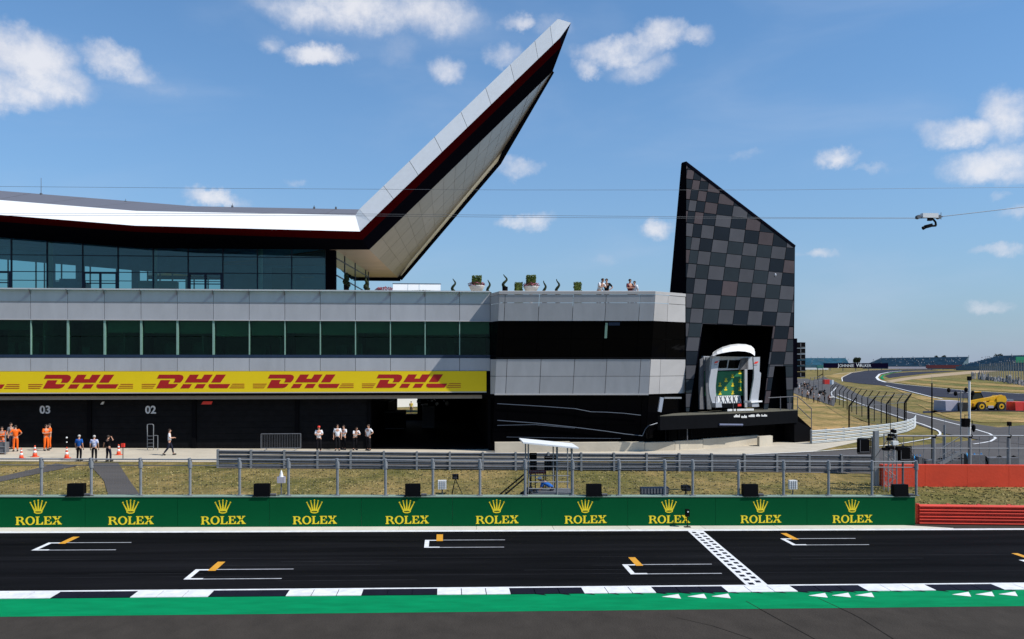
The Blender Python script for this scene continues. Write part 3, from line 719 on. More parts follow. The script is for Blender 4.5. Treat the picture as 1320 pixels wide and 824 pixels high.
# garages
YG_ = 64.2; zg0 = 0.1; XO0, XO1 = XA(476, YG_), XA(629, YG_)
gx = [XA(-330, YG_)+0, ]
gw = (XA(194, YG_)-XA(58, YG_)); x0g = XA(58, YG_)+gw*.42
k = 0; gd = []
for j in range(-5, 3):
    a = x0g+gw*j; c = min(a+gw, XO0)
    if c-a < .5: continue
    gd.append((a, c))
for (a, c) in gd:
    zs_ = zLn+.02; n = 9; hh = (zs_-zg0)/n
    for q in range(n):
        b = MB(); b.box(a+.16, c-.16, YG_, YG_+.08, zg0+hh*q+.006, zg0+hh*(q+1)-.006); obj('garage_shutter_slat', b, M['shutter'], pit)
    b = MB(); b.box(c-.14, c+.14, YG_-.12, YG_+.2, zg0, zs_); obj('garage_pier', b, M['dark'], pit)
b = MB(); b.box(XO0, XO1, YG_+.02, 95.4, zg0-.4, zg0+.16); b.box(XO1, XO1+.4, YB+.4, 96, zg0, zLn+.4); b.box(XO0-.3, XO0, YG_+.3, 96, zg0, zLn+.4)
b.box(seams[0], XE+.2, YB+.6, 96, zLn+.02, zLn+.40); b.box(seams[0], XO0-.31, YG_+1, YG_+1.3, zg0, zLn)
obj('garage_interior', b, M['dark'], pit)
# rear wall of the open garage with its doorway to the sunlit paddock
xa, xb = XA(512, 95.5), XA(538, 95.5); zd = P(525, 534.5, 95.5).z
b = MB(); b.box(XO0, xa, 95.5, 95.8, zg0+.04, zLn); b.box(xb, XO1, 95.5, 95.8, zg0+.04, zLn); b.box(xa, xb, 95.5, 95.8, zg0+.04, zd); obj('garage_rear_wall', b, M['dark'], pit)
tr = MB(); tr.hexa([(-10, 109, .9), (0, 113.5, .9), (-1, 116, .9), (-11, 111.5, .9), (-10, 109, 5.5), (0, 113.5, 5.5), (-1, 116, 5.5), (-11, 111.5, 5.5)]); o = obj('truck', tr, M['fascia']);
tk = tag(o, 'white truck side seen through the open garage doorway', 'truck')
b = MB()
for wx in (-9, -7.4, -2, -.6): b.tube((wx, 109.3+(wx+10)*.45, .75), (wx-.2, 110.0+(wx+10)*.45, .75), .5, .5, 14)
obj('wheel', b, M['tyre'], o)
# things inside the open garage
def crate(px0, px1, py0, py1, Y, d, m, name, label, cat):
    a = P(px0, py1, Y); c = P(px1, py0, Y); b = MB(); z0 = zg0+.162
    b.box(a.x, c.x, Y, Y+d, z0+.12, c.z); t = obj(name, b, m)
    q = MB()
    for x in (a.x+.12, c.x-.12):
        for y in (Y+.1, Y+d-.1): q.tube((x, y, z0), (x, y, z0+.13), .07, .07, 8)
    obj('caster', q, M['tyre'], t); q = MB(); q.box(a.x+.03, c.x-.03, Y-.02, Y-.002, z0+.2, z0+.26); q.box(a.x+.03, c.x-.03, Y-.02, Y-.002, c.z-.12, c.z-.06); obj('edge_trim', q, M['steel_d'], t)
    return tag(t, label, cat)
crate(494, 522, 530, 574, 80, 2.5, M['black_m'], 'equipment_cabinet', 'dark equipment cabinet inside the open garage below the yellow shirted man', 'cabinet')
crate(544, 560, 524, 574, 82, 1.5, M['grey_cloth'], 'tool_cabinet', 'tall dark tool cabinet inside the open garage right of the bright doorway', 'cabinet')
crate(452, 468, 545, 560, 67.2, .9, M['black_m'], 'flight_case', 'low dark flight case behind the row of white shirted crew', 'case')
b = MB(); a = P(478, 517, 85); c = P(510, 528, 85); 
b.box(a.x, c.x, 85, 85.1, c.z, a.z); o = obj('wall_panel', b, mat('tan_wall', (.30,.24,.17), .8), pit)
b = MB(); rs = random.Random(5)
for k in range(16):
    px = rs.uniform(536, 576); py = rs.uniform(516, 524); q = P(px, py, 84); s_ = rs.uniform(.08, .3); b.box(q.x, q.x+s_*1.3, 84, 84.1, q.z, q.z+s_)
o = obj('hanging_kit', b, M['white_cloth']); tag(o, 'pale bits of kit hanging high on the rear wall of the open garage', 'kit')
# strip of sponsor signs and numbers over the garages
def text_mesh(s, size, off=.0, ext=.01, shear=0., align='CENTER'):
    cu = bpy.data.curves.new('lettering', 'FONT'); cu.body = s; cu.size = size; cu.offset = off; cu.extrude = ext; cu.align_x = align; cu.shear = shear; cu.resolution_u = 3
    t = bpy.data.objects.new('lettering', cu); col.objects.link(t)
    dg = bpy.context.evaluated_depsgraph_get(); me = bpy.data.meshes.new_from_object(t.evaluated_get(dg))
    bpy.data.objects.remove(t); bpy.data.curves.remove(cu); return me
def text(name, s, size, loc, m, parent=None, off=0., rz=0., shear=0., ext=.01):
    me = text_mesh(s, size, off, ext, shear); me.materials.clear(); me.materials.append(m)
    o = bpy.data.objects.new(name, me); col.objects.link(o); o.rotation_euler = (PI/2, 0, rz)
    if parent is not None:
        org = ORG[parent.name]; o.parent = parent; o.location = Vector(loc)-Vector(org)
    else: o.location = loc
    ORG[o.name] = tuple(loc); return o
numw = mat('number_white', (.55,.55,.55), .6)
for (px, s) in ((58, '03'), (194, '02')):
    q = P(px, 533, YG_-.05); o = text('garage_number', s, .78, (q.x, YG_-.02, q.z), numw, pit, .02)
for (px0, px1, py0, py1, m_) in ((129, 134.5, 518, 521.5, numw), (259, 274, 517.5, 521.5, M['bred'])):
    a = P(px0, py1, YG_-.05); c = P(px1, py0, YG_-.05); b = MB()
    b.prism([(a.x, YG_-.03, a.z), (c.x-.1, YG_-.03, a.z), (c.x, YG_-.03, c.z), (a.x+.15, YG_-.03, c.z)], (0, .02, 0)); obj('small_sign', b, m_, pit)

# ---------------------------------------------------------------- yellow banner with red slanted lettering
ban = thing('advertising_banner', 'long yellow banner with red slanted lettering and speed stripes above the garages', 'banner', (-25, YB-.05, zD0))
XBn = XA(627, YB)
for a, c in zip([seams[0]]+seams[3:18:3], seams[3:18:3]+[XBn]):
    b = MB(); b.box(a+.002, c-.002, YB-.05, YB+.1, zD0+.06, zD1-.04); obj('banner_sheet', b, M['yellow'], ban)
b = MB(); b.box(seams[0], XBn, YB-.06, YB+.1, zD0-.01, zD0+.057); obj('bottom_rail', b, M['panel_l'], ban)
DH = [[(238,160),(262,116),(500,116),(530,124),(544,142),(540,165),(524,190),(505,206),(428,206),(443,182),(447,168),(440,160)],
      [(280,178),(392,178),(372,210),(372,222),(480,222),(462,248),(440,264),(410,272),(228,272)],
      [(556,206),(618,116),(722,116),(690,165),(752,165),(784,116),(882,116),(822,206)],
      [(540,224),(642,224),(610,272),(508,272)],[(700,224),(802,224),(770,272),(668,272)],
      [(862,206),(922,116),(1036,116),(972,206)],[(832,240),(842,224),(1086,224),(1052,272),(860,272),(838,262)],
      [(64,222),(228,222),(222,229),(64,229)],[(64,243),(214,243),(208,250),(64,250)],[(64,264),(200,264),(194,271),(64,271)],
      [(1110,222),(1250,222),(1250,229),(1104,229)],[(1096,243),(1250,243),(1250,250),(1090,250)],[(1080,264),(1250,264),(1250,271),(1076,271)]]
ref = P(30+238/8.8, 480, YB).x; sc_ = (XA(30+1250/8.8, YB)-XA(30+64/8.8, YB))/(1250-64)
lp = (XA(484.7, YB)-XA(56, YB))/3
zbm = zz(470+272/8.8, YB, 100); zsc = (zz(470+116/8.8, YB, 100)-zbm)/156
for k in range(-3, 4):
    b = MB()
    for pl in DH: b.prism([(ref+lp*k+(x-238)*sc_, YB-.062, zbm+(272-y)*zsc) for x, y in pl][::-1], (0, .010, 0))
    obj('lettering', b, M['red_print'], ban)

# ---------------------------------------------------------------- glazed upper floor
YU = 71.0
zf = zz(374.0, YU); zt_ = lambda px: P(px, 306+14*px/190 if px < 190 else 320+2.5*(px-190)/240, YU).z
m0, m1 = XA(14.7, YU), XA(420, YU); up = (m1-m0)/9
ux = [m0+up*k for k in range(-4, 10)]
pxof = lambda x, Y: 660+FPX*((x*RX+Y*RY)/(x*FX+Y*FY))
tz1, tz2 = zz(331.5, YU), zz(352.5, YU)
doors = (3-1+1, 6)                                   # bays with glazed doors
for i, (a, c) in enumerate(zip(ux[:-1], ux[1:])):
    pa, pc = pxof(a, YU), pxof(c, YU); za, zc = zt_(max(-150, pa)), zt_(pc)
    lev = [zf, tz2, tz1]
    for q in range(3):
        z0 = lev[q]+.03; z1a, z1c = (lev[q+1]-.03, lev[q+1]-.03) if q < 2 else (za+.1, zc+.1)
        if q < 2 or min(za, zc) > z0+.15:
            b = MB(); b.hexa([(a+.05, YU, z0), (c-.05, YU, z0), (c-.05, YU+.02, z0), (a+.05, YU+.02, z0), (a+.05, YU, z1a), (c-.05, YU, z1c), (c-.05, YU+.02, z1c), (a+.05, YU+.02, z1a)])
            obj('window_pane', b, M['tint'], pit)
    b = MB(); b.box(a-.045, a+.045, YU-.06, YU+.10, zf, za+.3); obj('mullion', b, M['frame'], pit)
    b = MB(); b.box(a+.046, c-.046, YU-.04, YU+.08, tz2-.028, tz2+.028); b.box(a+.046, c-.046, YU-.04, YU+.08, tz1-.028, tz1+.028); obj('transom', b, M['frame'], pit)
    if i in (3, 6, 9):
        b = MB(); mid = (a+c)/2
        for x0, x1 in ((a+.05, a+.20), (mid-.09, mid+.09), (c-.20, c-.05)): b.box(x0, x1, YU-.05, YU-.002, zf, tz2-.14)
        b.box(a+.05, c-.05, YU-.05, YU-.002, tz2-.138, tz2-.03); b.box(a+.201, mid-.091, YU-.04, YU-.004, zf+.42, zf+.5); b.box(mid+.091, c-.201, YU-.04, YU-.004, zf+.42, zf+.5)
        obj('door_frame', b, M['frame'], pit)
# corner column, side glazing
xc0, xc1 = XA(420, YU), XA(432, YU)
b = MB(); b.box(xc0, xc1, YU-.1, YU+.7, zf-.5, zt_(430)+.4); obj('corner_column', b, M['wing_b'], pit)
XS = xc1+.02; Ye = XS*FPX/((476-660)*1.0+0) if False else 101.0
tp0 = P(432, 323, YU); zback = P(475, 344, Ye).z
ysd = [YU+.72, 77.5, 86.3, 97.5, Ye]
for a, c in zip(ysd[:-1], ysd[1:]):
    f = lambda y, t0, t1: t0+(t1-t0)*(y-YU)/(Ye-YU)
    lv = [(zf, zf), (zf+1.3, zf+2.2), (tp0.z-.6, zback-1.2), (tp0.z+.1, zback+.1)]
    for (l0, l1) in zip(lv[:-1], lv[1:]):
        b = MB(); b.add([(XS, a+.06, f(a, *l0)+.04), (XS, c-.06, f(c, *l0)+.04), (XS, c-.06, f(c, *l1)-.04), (XS, a+.06, f(a, *l1)-.04)], [(0, 1, 2, 3)]); obj('side_pane', b, M['tint'], pit)
        b = MB(); b.bar((XS, a, f(a, *l1)), (XS, c, f(c, *l1)), .1, .09); obj('transom', b, M['frame'], pit)
    b = MB(); b.box(XS-.06, XS+.05, c-.09, c+.09, zf, f(c, *lv[3])); obj('mullion', b, M['frame'], pit)
# room behind: floor, rear wall with openings, round columns, furniture
XI0, XI1 = ux[0]-3, XS-.1; YR = 91.0
b = MB(); b.box(XI0, XI1, YU+.1, 108, zf-.5, zf-.02); obj('upper_floor_slab', b, M['interior'], pit)
rz1 = P(0, 334, YR).z; rz2 = P(215, 352, YR).z; rzm = P(240, 353, YR).z; zcl = P(100, 322, YR).z+1.0
b = MB(); xr1, xr2 = XA(171, YR), XA(288, YR)
def zsl(x): return rz1+(rz2-rz1)*(x-XA(0, YR))/(XA(215, YR)-XA(0, YR))
XI0b = XA(-300, YR)
b.prism([(XI0b, YR, zsl(XI0b)), (xr2, YR, zsl(xr2)), (xr2, YR, zcl+3), (XI0b, YR, zcl+3)], (0, .2, 0))
b.box(xr2, XI1, YR, YR+.2, zf, zcl+1.5)
b.box(XA(98, YR), XA(109, YR), YR-.1, YR+.1, zf, zsl(XA(98, YR))-.01); b.box(XA(170, YR), XA(180, YR), YR-.1, YR+.1, zf, zsl(XA(170, YR))-.01)
b.box(XA(66, YR), XA(71, YR), YR-.1, YR+.1, zf, zsl(XA(66, YR))-.01); b.box(XA(117, YR), XA(137, YR), YR-.1, YR+.1, zf, zf+1.1)
obj('rear_wall', b, M['ceil'], pit)
for px in (10, 46, 57, 79, 116, 150, 190, 206, 222, 250, 268):
    x = XA(px, YR); b = MB(); b.box(x-.06, x+.06, YR+.02, YR+.12, zf, zsl(x)-.01); obj('rear_mullion', b, M['frame'], pit)
b = MB(); b.box(XI0b, xr2, YR+.13, YR+.19, zf+1.0, zf+1.12); b.box(XI0b, xr2, YR+.13, YR+.19, zf+2.5, zf+2.58); obj('rear_transom', b, M['frame'], pit)
b = MB(); b.box(XA(278, YR), XA(331, YR), YR-.03, YR-.005, zf+2.3, zf+2.5); 
for px in (65, 199.5, 335.5, -60):
    x = XA(px, YU+.5); b = MB(); b.tube((x, YU+.5, zf-.02), (x, YU+.5, zt_(px)+1), .20, .20, 16); obj('round_column', b, M['interior_l'], pit, smooth=True)
b = MB(); x0, x1 = XA(69, 78), XA(104, 78); b.box(x0, x1, 78, 80, zf-.018, zf+1.25); b.box(x0+.4, x1-.3, 78.2, 79.8, zf+1.25, zf+1.5); obj('bar_block', b, M['ceil'], pit)
b = MB(); x0, x1 = XA(178, 80), XA(226, 80); b.box(x0, x1, 80, 81, zf-.018, zf+1.5); obj('bar_counter', b, M['interior_l'], pit)
b = MB(); b.box(XA(352, 87), XA(380, 87), 86.5, 87, zf-.018, zf+3.5); b.box(XA(243, 85), XA(246, 85), 84, 85, zf-.018, zf+2.3); obj('partition', b, M['interior'], pit)
b = MB()
for px, py in ((372, 357), (398, 358), (394, 358)): q = P(px, py, 89); b.box(q.x-.5, q.x+.5, 89, 89.2, q.z, q.z+.10)
obj('ceiling_lamp', b, M['interior_l'], pit)

# ---------------------------------------------------------------- swept roof and the rising wing
def strip(name, top, bot, mt, thick, n=None, parent=pit):
    """panels between two 3d polylines with the same number of stations; thick: offset vector"""
    for (a, c), (d, e) in zip(zip(top[:-1], top[1:]), zip(bot[:-1], bot[1:])):
        k = n or 1
        for i in range(k):
            t0, t1 = i/k, (i+1)/k; g = .0015 if k > 1 else 0
            b = MB(); b.prism([a.lerp(c, t0+g), d.lerp(e, t0+g), d.lerp(e, t1-g), a.lerp(c, t1-g)], thick); obj(name, b, mt, parent)
V = Vector
FT = [P(-250, 238, 64.5), P(175, 272, 64.5), P(458, 277.5, 64.5)]
FB = [P(-250, 257, 63.3), P(175, 291, 63.3), P(464, 298.5, 63.3)]
RS = [P(-250, 267, 65.6), P(175, 299, 65.6), P(467.6, 309, 65.2)]
BL = [P(-250, 287, 70.4), P(190, 320.5, 70.4), P(476, 322, 70.4)]
RT = [P(-250, 226, 83), P(250, 266, 83), P(463, 270, 83)]
strip('roof_fascia', FT, FB, M['fascia'], (0, .2, .02))
strip('red_strip', FB, RS, M['redstrip'], (0, .3, .1))
strip('dark_eaves', RS, BL, M['wing_b'], (0, .1, .4))
strip('roof_panel', RT, FT, M['roof'], (0, 0, -.25), 7)
Bk = P(513, 358, 113)
RBk = [V((RT[0].x, 113, RT[0].z-.5)), V((RT[1].x, 113, RT[1].z-.5)), V((Bk.x-.5, 113, Bk.z+1.4))]
strip('rear_roof', RBk, RT, M['roof'], (0, 0, -.25))
A_ = BL[2]; T_ = P(712.5, 92, 70.4)
nrm = (T_-A_).cross(Bk-A_).normalized()
def onplane(px, py):
    r = ray(px, py); o_ = V((0, 0, H)); t = (A_-o_).dot(nrm)/r.dot(nrm); return o_+r*t
C_ = onplane(640, 207)
up_ = nrm if nrm.z > 0 else -nrm
# rising fascia in nine lengths
U0, U1 = P(463, 270, 64.55), P(719, 24.5, 64.5); L0, L1 = P(477, 285.7, 63.3), P(722, 48.8, 63.3)
b = MB(); b.prism([FT[2], FB[2], L0, U0], (0, .2, .05)); obj('wing_fascia', b, M['fascia_g'], pit)
ts = [0]+[(x-463)/256 for x in (494, 527, 559, 593, 625, 657, 689, 709)]+[1]
for t0, t1 in zip(ts[:-1], ts[1:]):
    g = .0008
    p4 = [U0.lerp(U1, t0+g), L0.lerp(L1, t0+g), L0.lerp(L1, t1-g), U0.lerp(U1, t1-g)]
    if t1 == 1: p4 = p4[:3]+[P(736, 29.5, 63.6), p4[3]]
    b = MB(); b.prism(p4, (0, .2, .05)); obj('wing_fascia', b, M['fascia_g'], pit)
tipR = P(723.5, 60.5, 64.5)
b = MB(); b.prism([FB[2], RS[2], tipR, L1], (0, .3, .1)); obj('red_strip', b, M['redstrip'], pit)
b = MB(); b.prism([RS[2], A_, T_, tipR], (-.1, .1, .3)); obj('wing_dark_band', b, M['wing_b'], pit)
tipP = P(736, 29.5, 63.8)
b = MB(); b.add([tipP, L1, tipR, T_], [(0, 1, 2, 3)]); obj('tip_end', b, M['wing_b'], pit)
# soffit of the wing in panels
fd = (Bk-A_).normalized(); ad = (T_-A_)
def far_hit(nv):
    """from a point on A-T along the fold direction to the far edge B-C-T (plane coordinates)"""
    e1 = ad.normalized(); e2 = (fd-e1*fd.dot(e1)).normalized()
    to2 = lambda p: ((p-A_).dot(e1), (p-A_).dot(e2))
    p0 = to2(nv); d2 = (fd.dot(e1), fd.dot(e2)); best = 0
    for q, r in ((Bk, C_), (C_, T_)):
        a, c = to2(q), to2(r); ex, ey = c[0]-a[0], c[1]-a[1]; den = d2[0]*ey-d2[1]*ex
        if abs(den) < 1e-9: continue
        t = ((a[0]-p0[0])*ey-(a[1]-p0[1])*ex)/den; s_ = ((a[0]-p0[0])*d2[1]-(a[1]-p0[1])*d2[0])/den
        if -1e-6 <= s_ <= 1+1e-6: best = max(best, t)
    return best
ns = 15; nr = 4
for i in range(ns):
    s0_, s1_ = i/ns, (i+1)/ns; n0, n1 = A_.lerp(T_, s0_), A_.lerp(T_, s1_); d0, d1 = far_hit(n0), far_hit(n1)
    if i == ns-1: d1 = 0
    for j in range(nr):
        r0, r1 = j/nr, (j+1)/nr; g = .05
        a, c, d, e = n0+fd*d0*r0, n1+fd*d1*r0, n1+fd*d1*r1, n0+fd*d0*r1
        ce = (a+c+d+e)/4; sh = lambda p: p+(ce-p)*min(.5, .045/max(.02, (ce-p).length)*1.4)
        b = MB(); b.prism([sh(a), sh(c), sh(d), sh(e)][::-1], up_*.08); obj('wing_soffit_panel', b, M['soffit'], pit)
b = MB(); b.prism([A_+up_*.12, T_+up_*.12, C_+up_*.12, Bk+up_*.12][::-1], up_*.3); obj('wing_core', b, M['wing_b'], pit)
# dark outer trim along the rear edge, upper skin, flat soffit by the side glazing
ow = V((.8, .25, -.55)).normalized()*.62
for p, q in ((Bk, C_), (C_, T_)):
    b = MB(); k0, k1 = (1, 1) if p is Bk else (1, .25)
    b.prism([p-up_*.02, q-up_*.02, q+ow*k1, p+ow*k0], up_*.35); obj('rear_trim', b, M['wing_b'], pit)
b = MB(); b.add([U0, U1, tipP, C_+ow+up_*.4, Bk+ow+up_*.4, RBk[2]], [(0, 1, 2, 3, 4, 5)]); obj('wing_top_skin', b, M['fascia_g'], pit)
fl = [P(428, 322, 70.5), A_, Bk, V((Bk.x-32, Bk.y, Bk.z)), V((P(428, 322, 70.5).x-32, 70.7, P(428, 322, 70.5).z+.3))]
b = MB(); b.prism(fl[:4][::-1], (0, 0, .3)); obj('flat_soffit', b, M['soffit_f'], pit)
b = MB(); b.bar(Bk+V((.3, .2, -.15)), V((Bk.x-32, Bk.y+.2, Bk.z-.15)), .3, .55); obj('rear_trim', b, M['wing_b'], pit)
b = MB(); b.prism([V((BL[0].x, 70.7, BL[0].z+.1)), V((BL[1].x, 70.7, BL[1].z+.1)), V((fl[0].x-.2, 70.7, fl[0].z+.1)), V((fl[0].x-.2, 113, Bk.z+.3)), V((BL[0].x, 113, BL[0].z+2))], (0, 0, .2)); obj('ceiling', b, M['ceil'], pit)
for px, py, h in ((53, 252, 1.6), (162, 262, .4), (299.5, 268, .4), (405, 269.5, .35), (433, 270, .3)):
    q = P(px, py, 81); b = MB(); b.tube(q+V((0, 0, -.4)), q+V((0, 0, h)), .035, .02, 6); b.box(q.x-.08, q.x+.08, 80.9, 81.1, q.z-.4, q.z+.2); obj('roof_aerial', b, M['steel_d'], pit)

# ================================================================ projecting block beside the tower
YK = 61.5
blk = thing('corner_block', 'projecting grey panelled block with black glass bands between the banner and the chequered tower', 'building', (8, 62.5, .1))
xl = lambda py: 643.6-(py-376)*6.1/133
xr = lambda py: 844.9-(py-376)*8.9/133
def YKp(py): return 62.4-max(0., min(133., 509-py))/133*1.5
def bp(u, py, Yx=0.0):
    """u in 0..1 along the front face, 1..2 along the right chamfer, -1..0 along the left return"""
    if 0 <= u <= 1: return P(xl(py)+(xr(py)-xl(py))*u, py, YKp(py)-Yx)
    if u > 1:
        YY = YKp(py); YC = YY+2.05; a = P(xr(py), py, YY); c = P(883.6, py, YC); c = V((c.x, YC, a.z)); p = a.lerp(c, u-1); return p+V((.7, -.7, 0))*Yx
    a = P(xl(py), py, YKp(py)); c = P(632, py, YB-.0); c = V((c.x, YB-.02, a.z)); return a.lerp(c, -u)
def bpanel(name, u0, u1, y0, y1, mt, dx=0.0, th=.12, parent=None, g=.018):
    a, b_, c, d = bp(u0, y1, dx), bp(u1, y1, dx), bp(u1, y0, dx), bp(u0, y0, dx)
    e = (b_-a).normalized()*g; k = V((0, 0, g)); nrm_ = (b_-a).cross(d-a).normalized()
    q = MB(); q.prism([a+e+k, b_-e+k, c-e-k, d+e-k], -nrm_*th); return obj(name, q, mt, parent or blk)
ups = [0]+[(x-xl(395))/(xr(395)-xl(395)) for x in (650.6, 694.7, 738.6, 780.7, 824.4)]+[1]
los = [0]+[(x-xl(485))/(xr(485)-xl(485)) for x in (652.8, 696.4, 739.7, 781.1, 824.8)]+[1]
for (y0, y1) in ((379.6, 390.6), (390.6, 414)):
    for a, c in zip(ups[:-1], ups[1:]): bpanel('facade_panel', a, c, y0, y1, M['panel'])
    for a, c in ((1, 1.42), (1.42, 2)): bpanel('facade_panel', a, c, y0, y1, M['panel_l'])
    bpanel('facade_panel', -1, 0, y0, y1, M['panel'])
for (y0, y1) in ((463, 485.2), (485.2, 508.5)):
    for a, c in zip(los[:-1], los[1:]): bpanel('facade_panel', a, c, y0, y1, M['panel'])
    for a, c in ((1, 1.28), (1.28, 2)): bpanel('facade_panel', a, c, y0, y1, M['panel_l'])
    bpanel('facade_panel', -1, 0, y0, y1, M['panel'])
for u0, u1 in ((-1, 0), (0, 1), (1, 2)): bpanel('top_rail', u0, u1, 375.6, 379.4, M['panel_l'], .03, .3, g=0)
for a, c in zip(ups[:-1], ups[1:]):
    for (y0, y1) in ((414.2, 437), (437, 461)):
        bpanel('black_pane', a, c, y0, y1, M['bglass'], -.06, .05, g=.012)
for a, c in ((1, 1.42), (1.42, 2)):
    for (y0, y1) in ((414.2, 437), (437, 461)): bpanel('black_pane', a, c, y0, y1, M['bglass'], -.06, .05, g=.012)
bpanel('black_pane', -1, 0, 414, 461, M['bglass'], 0, .05)
bpanel('sill', 0, 1, 461, 462.8, M['black_m'], .03, .3, g=0); bpanel('sill', 1, 2, 461, 462.8, M['black_m'], .03, .3, g=0)
bpanel('blind', ups[4]+.003, ups[4]+.022, 416, 436.4, M['fin'], -.055, .02); bpanel('blind', ups[4]+.024, ups[4]+.10, 415.5, 420, M['frame'], -.055, .02)
bpanel('drip_edge', 0, 1, 507.6, 509.4, M['panel_l'], .02, .3, g=0)
# ground floor: black glass wall, bays between thin mullions, thin tubes in front of the panes standing in for reflection streaks
gnd = [0]+[(x-xl(540))/(xr(540)-xl(540)) for x in (654, 697, 741, 781, 826)]+[1]
for a, c in zip(gnd[:-1], gnd[1:]):
    for (y0, y1) in ((510, 548), (548, 572)): bpanel('black_pane', a, c, y0, y1, M['bglass'], -.10, .05, g=.02)
for a, c in ((1, 1.4), (1.4, 2)): bpanel('black_pane', a, c, 510, 570, M['bglass'], -.10, .05, g=.02)
bpanel('black_pane', -1, 0, 510, 572, M['bglass'], -.1, .05)
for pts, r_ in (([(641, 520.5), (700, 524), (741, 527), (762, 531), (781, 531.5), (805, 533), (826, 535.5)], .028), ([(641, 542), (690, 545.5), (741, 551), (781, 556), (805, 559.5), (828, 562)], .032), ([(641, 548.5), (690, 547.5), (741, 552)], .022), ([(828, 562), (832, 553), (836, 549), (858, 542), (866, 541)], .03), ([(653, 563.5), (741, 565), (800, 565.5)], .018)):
    q = MB(); q.path([P(x, y, 62.34) if x < 836 else P(x, y, 62.34+(x-836)*.035) for x, y in pts], r_, 6); obj('handrail_or_streak', q, mat('blue_grey_streak', (.055,.075,.105), .4, metal=.2), blk)
# body, roof deck
a, c, d = bp(0, 400), bp(1, 400), bp(2, 400)
q = MB(); zt = bp(0, 376).z
q.prism([V((XE, YB+.2, 0)), V((a.x+.3, 62.75, 0)), V((c.x-.9, 62.75, 0)), V((d.x-.35, 64.6, 0)), V((d.x-.35, 90, 0)), V((XE, 90, 0))], (0, 0, zt-1.05)); obj('block_core', q, M['dark'], blk)
q = MB(); q.prism([V((XE-30, YB+.32, zt-1.05)), V((XE, YB+.32, zt-1.05)), V((a.x+.3, 61.45, zt-1.05)), V((c.x-.4, 61.45, zt-1.05)), V((d.x-.35, 63.6, zt-1.05)), V((d.x-.35, 100, zt-1.05)), V((XE-30, 100, zt-1.05))], (0, 0, .05)); obj('roof_terrace', q, M['concrete'], blk)
# concrete plinths in front
def plinth(x0, x1, y0, y1, Ya, Yb_, m='concrete'):
    a, b_ = P(x0, y1, Ya), P(x1, y1, Yb_); zb = .05; za = P(x0, y0, Ya).z
    q = MB(); q.hexa([(a.x, Ya, zb), (b_.x, Yb_, zb), (b_.x, Yb_+.5, zb), (a.x, Ya+.5, zb), (a.x, Ya, za), (b_.x, Yb_, za), (b_.x, Yb_+.5, za), (a.x, Ya+.5, za)])
    obj('plinth', q, M[m], blk)
plinth(638, 735, 570.5, 582, 61.7, 61.7); plinth(735.4, 831, 570.8, 582, 61.7, 61.7); plinth(831.5, 870, 570.8, 582, 61.7, 62.2); plinth(870.4, 906, 569, 580, 62.25, 63.4)

# ================================================================ chequered tower
TO = P(884, 400, 64.0); TD = V((.889, .457, 0)).normalized(); TN = V((TD.y, -TD.x, 0))
def TP(px, py, off=0.0):
    r = ray(px, py); o_ = V((0, 0, H)); q = TO+TN*off; t = (q-o_).dot(TN)/r.dot(TN); return o_+r*t
plinth(906.4, 978, 566, 575, TP(906, 570, 1.0).y, TP(978, 570, 1.0).y); plinth(979, 996, 563.0, 573.5, TP(979, 570, 2.2).y, TP(996, 570, 2.2).y)
tower = thing('chequered_tower', 'tall slanting tower clad in dark and grey chequered square panels', 'tower', (TO.x+5, TO.y+4, .1))
Zm = 6.867
def zpx(x, y): return (855+x/Zm, 200+y/Zm)
def clip(poly, conv):
    """convex clip, conv given clockwise in image space (y down -> same test either way after orientation)"""
    ar = sum(conv[i][0]*conv[(i+1) % len(conv)][1]-conv[(i+1) % len(conv)][0]*conv[i][1] for i in range(len(conv)))
    sg = 1 if ar > 0 else -1
    for i in range(len(conv)):
        (ax, ay), (bx_, by) = conv[i], conv[(i+1) % len(conv)]; out = []
        side = lambda p: sg*((bx_-ax)*(p[1]-ay)-(by-ay)*(p[0]-ax))
        for k in range(len(poly)):
            p, q = poly[k], poly[(k+1) % len(poly)]; sp_, sq = side(p), side(q)
            if sp_ >= 0: out.append(p)
            if (sp_ >= 0) != (sq >= 0):
                t = sp_/(sp_-sq); out.append((p[0]+(q[0]-p[0])*t, p[1]+(q[1]-p[1])*t))
        poly = out
        if len(poly) < 3: return []
    return poly
ztop = [(205, 66), (1163, 812), (1160, 1500+65), (1150, 1520)]
upper = [zpx(204, 66), zpx(1165, 815), (1022.6, 421.5), (884.2, 416.5)]
legL = [(884.2, 416.5), (905.5, 417.2), (888.5, 531), (884.2, 531)]
legR = [(996.5, 420.5), (1022.6, 421.5), (1022, 529), (999, 473), (996, 473)]
legR1 = [(997, 420.5), (1022.6, 421.5), (1022.4, 472), (990.5, 472)]
legR2 = [(990.5, 472), (998.8, 472), (990, 529), (984, 529)]
legR3 = [(1012.5, 472), (1022.4, 472), (1022, 529), (1015, 529)]
rowsL = [40, 125, 210, 297, 391, 491, 599, 720, 835, 957, 1085, 1222, 1353, 1483, 1610, 1735, 1860, 1985, 2110, 2235, 2360]
slp = [.13, .13, .135, .145, .138, .130, .120, .110, .105, .098, .082, .066, .047, .037, .022, .008, -.006, -.02, -.034, -.048, -.06]
c7 = [190-65, 190, 255, 330, 440, 578, 712, 838, 965, 1090, 1214, 1338, 1462]
def colx(k, r): return c7[k]+(-16.3*(r-7) if r > 7 else 14.7*(7-r))-(0)
grid_rows = list(range(0, 20))
rs = random.Random(21)
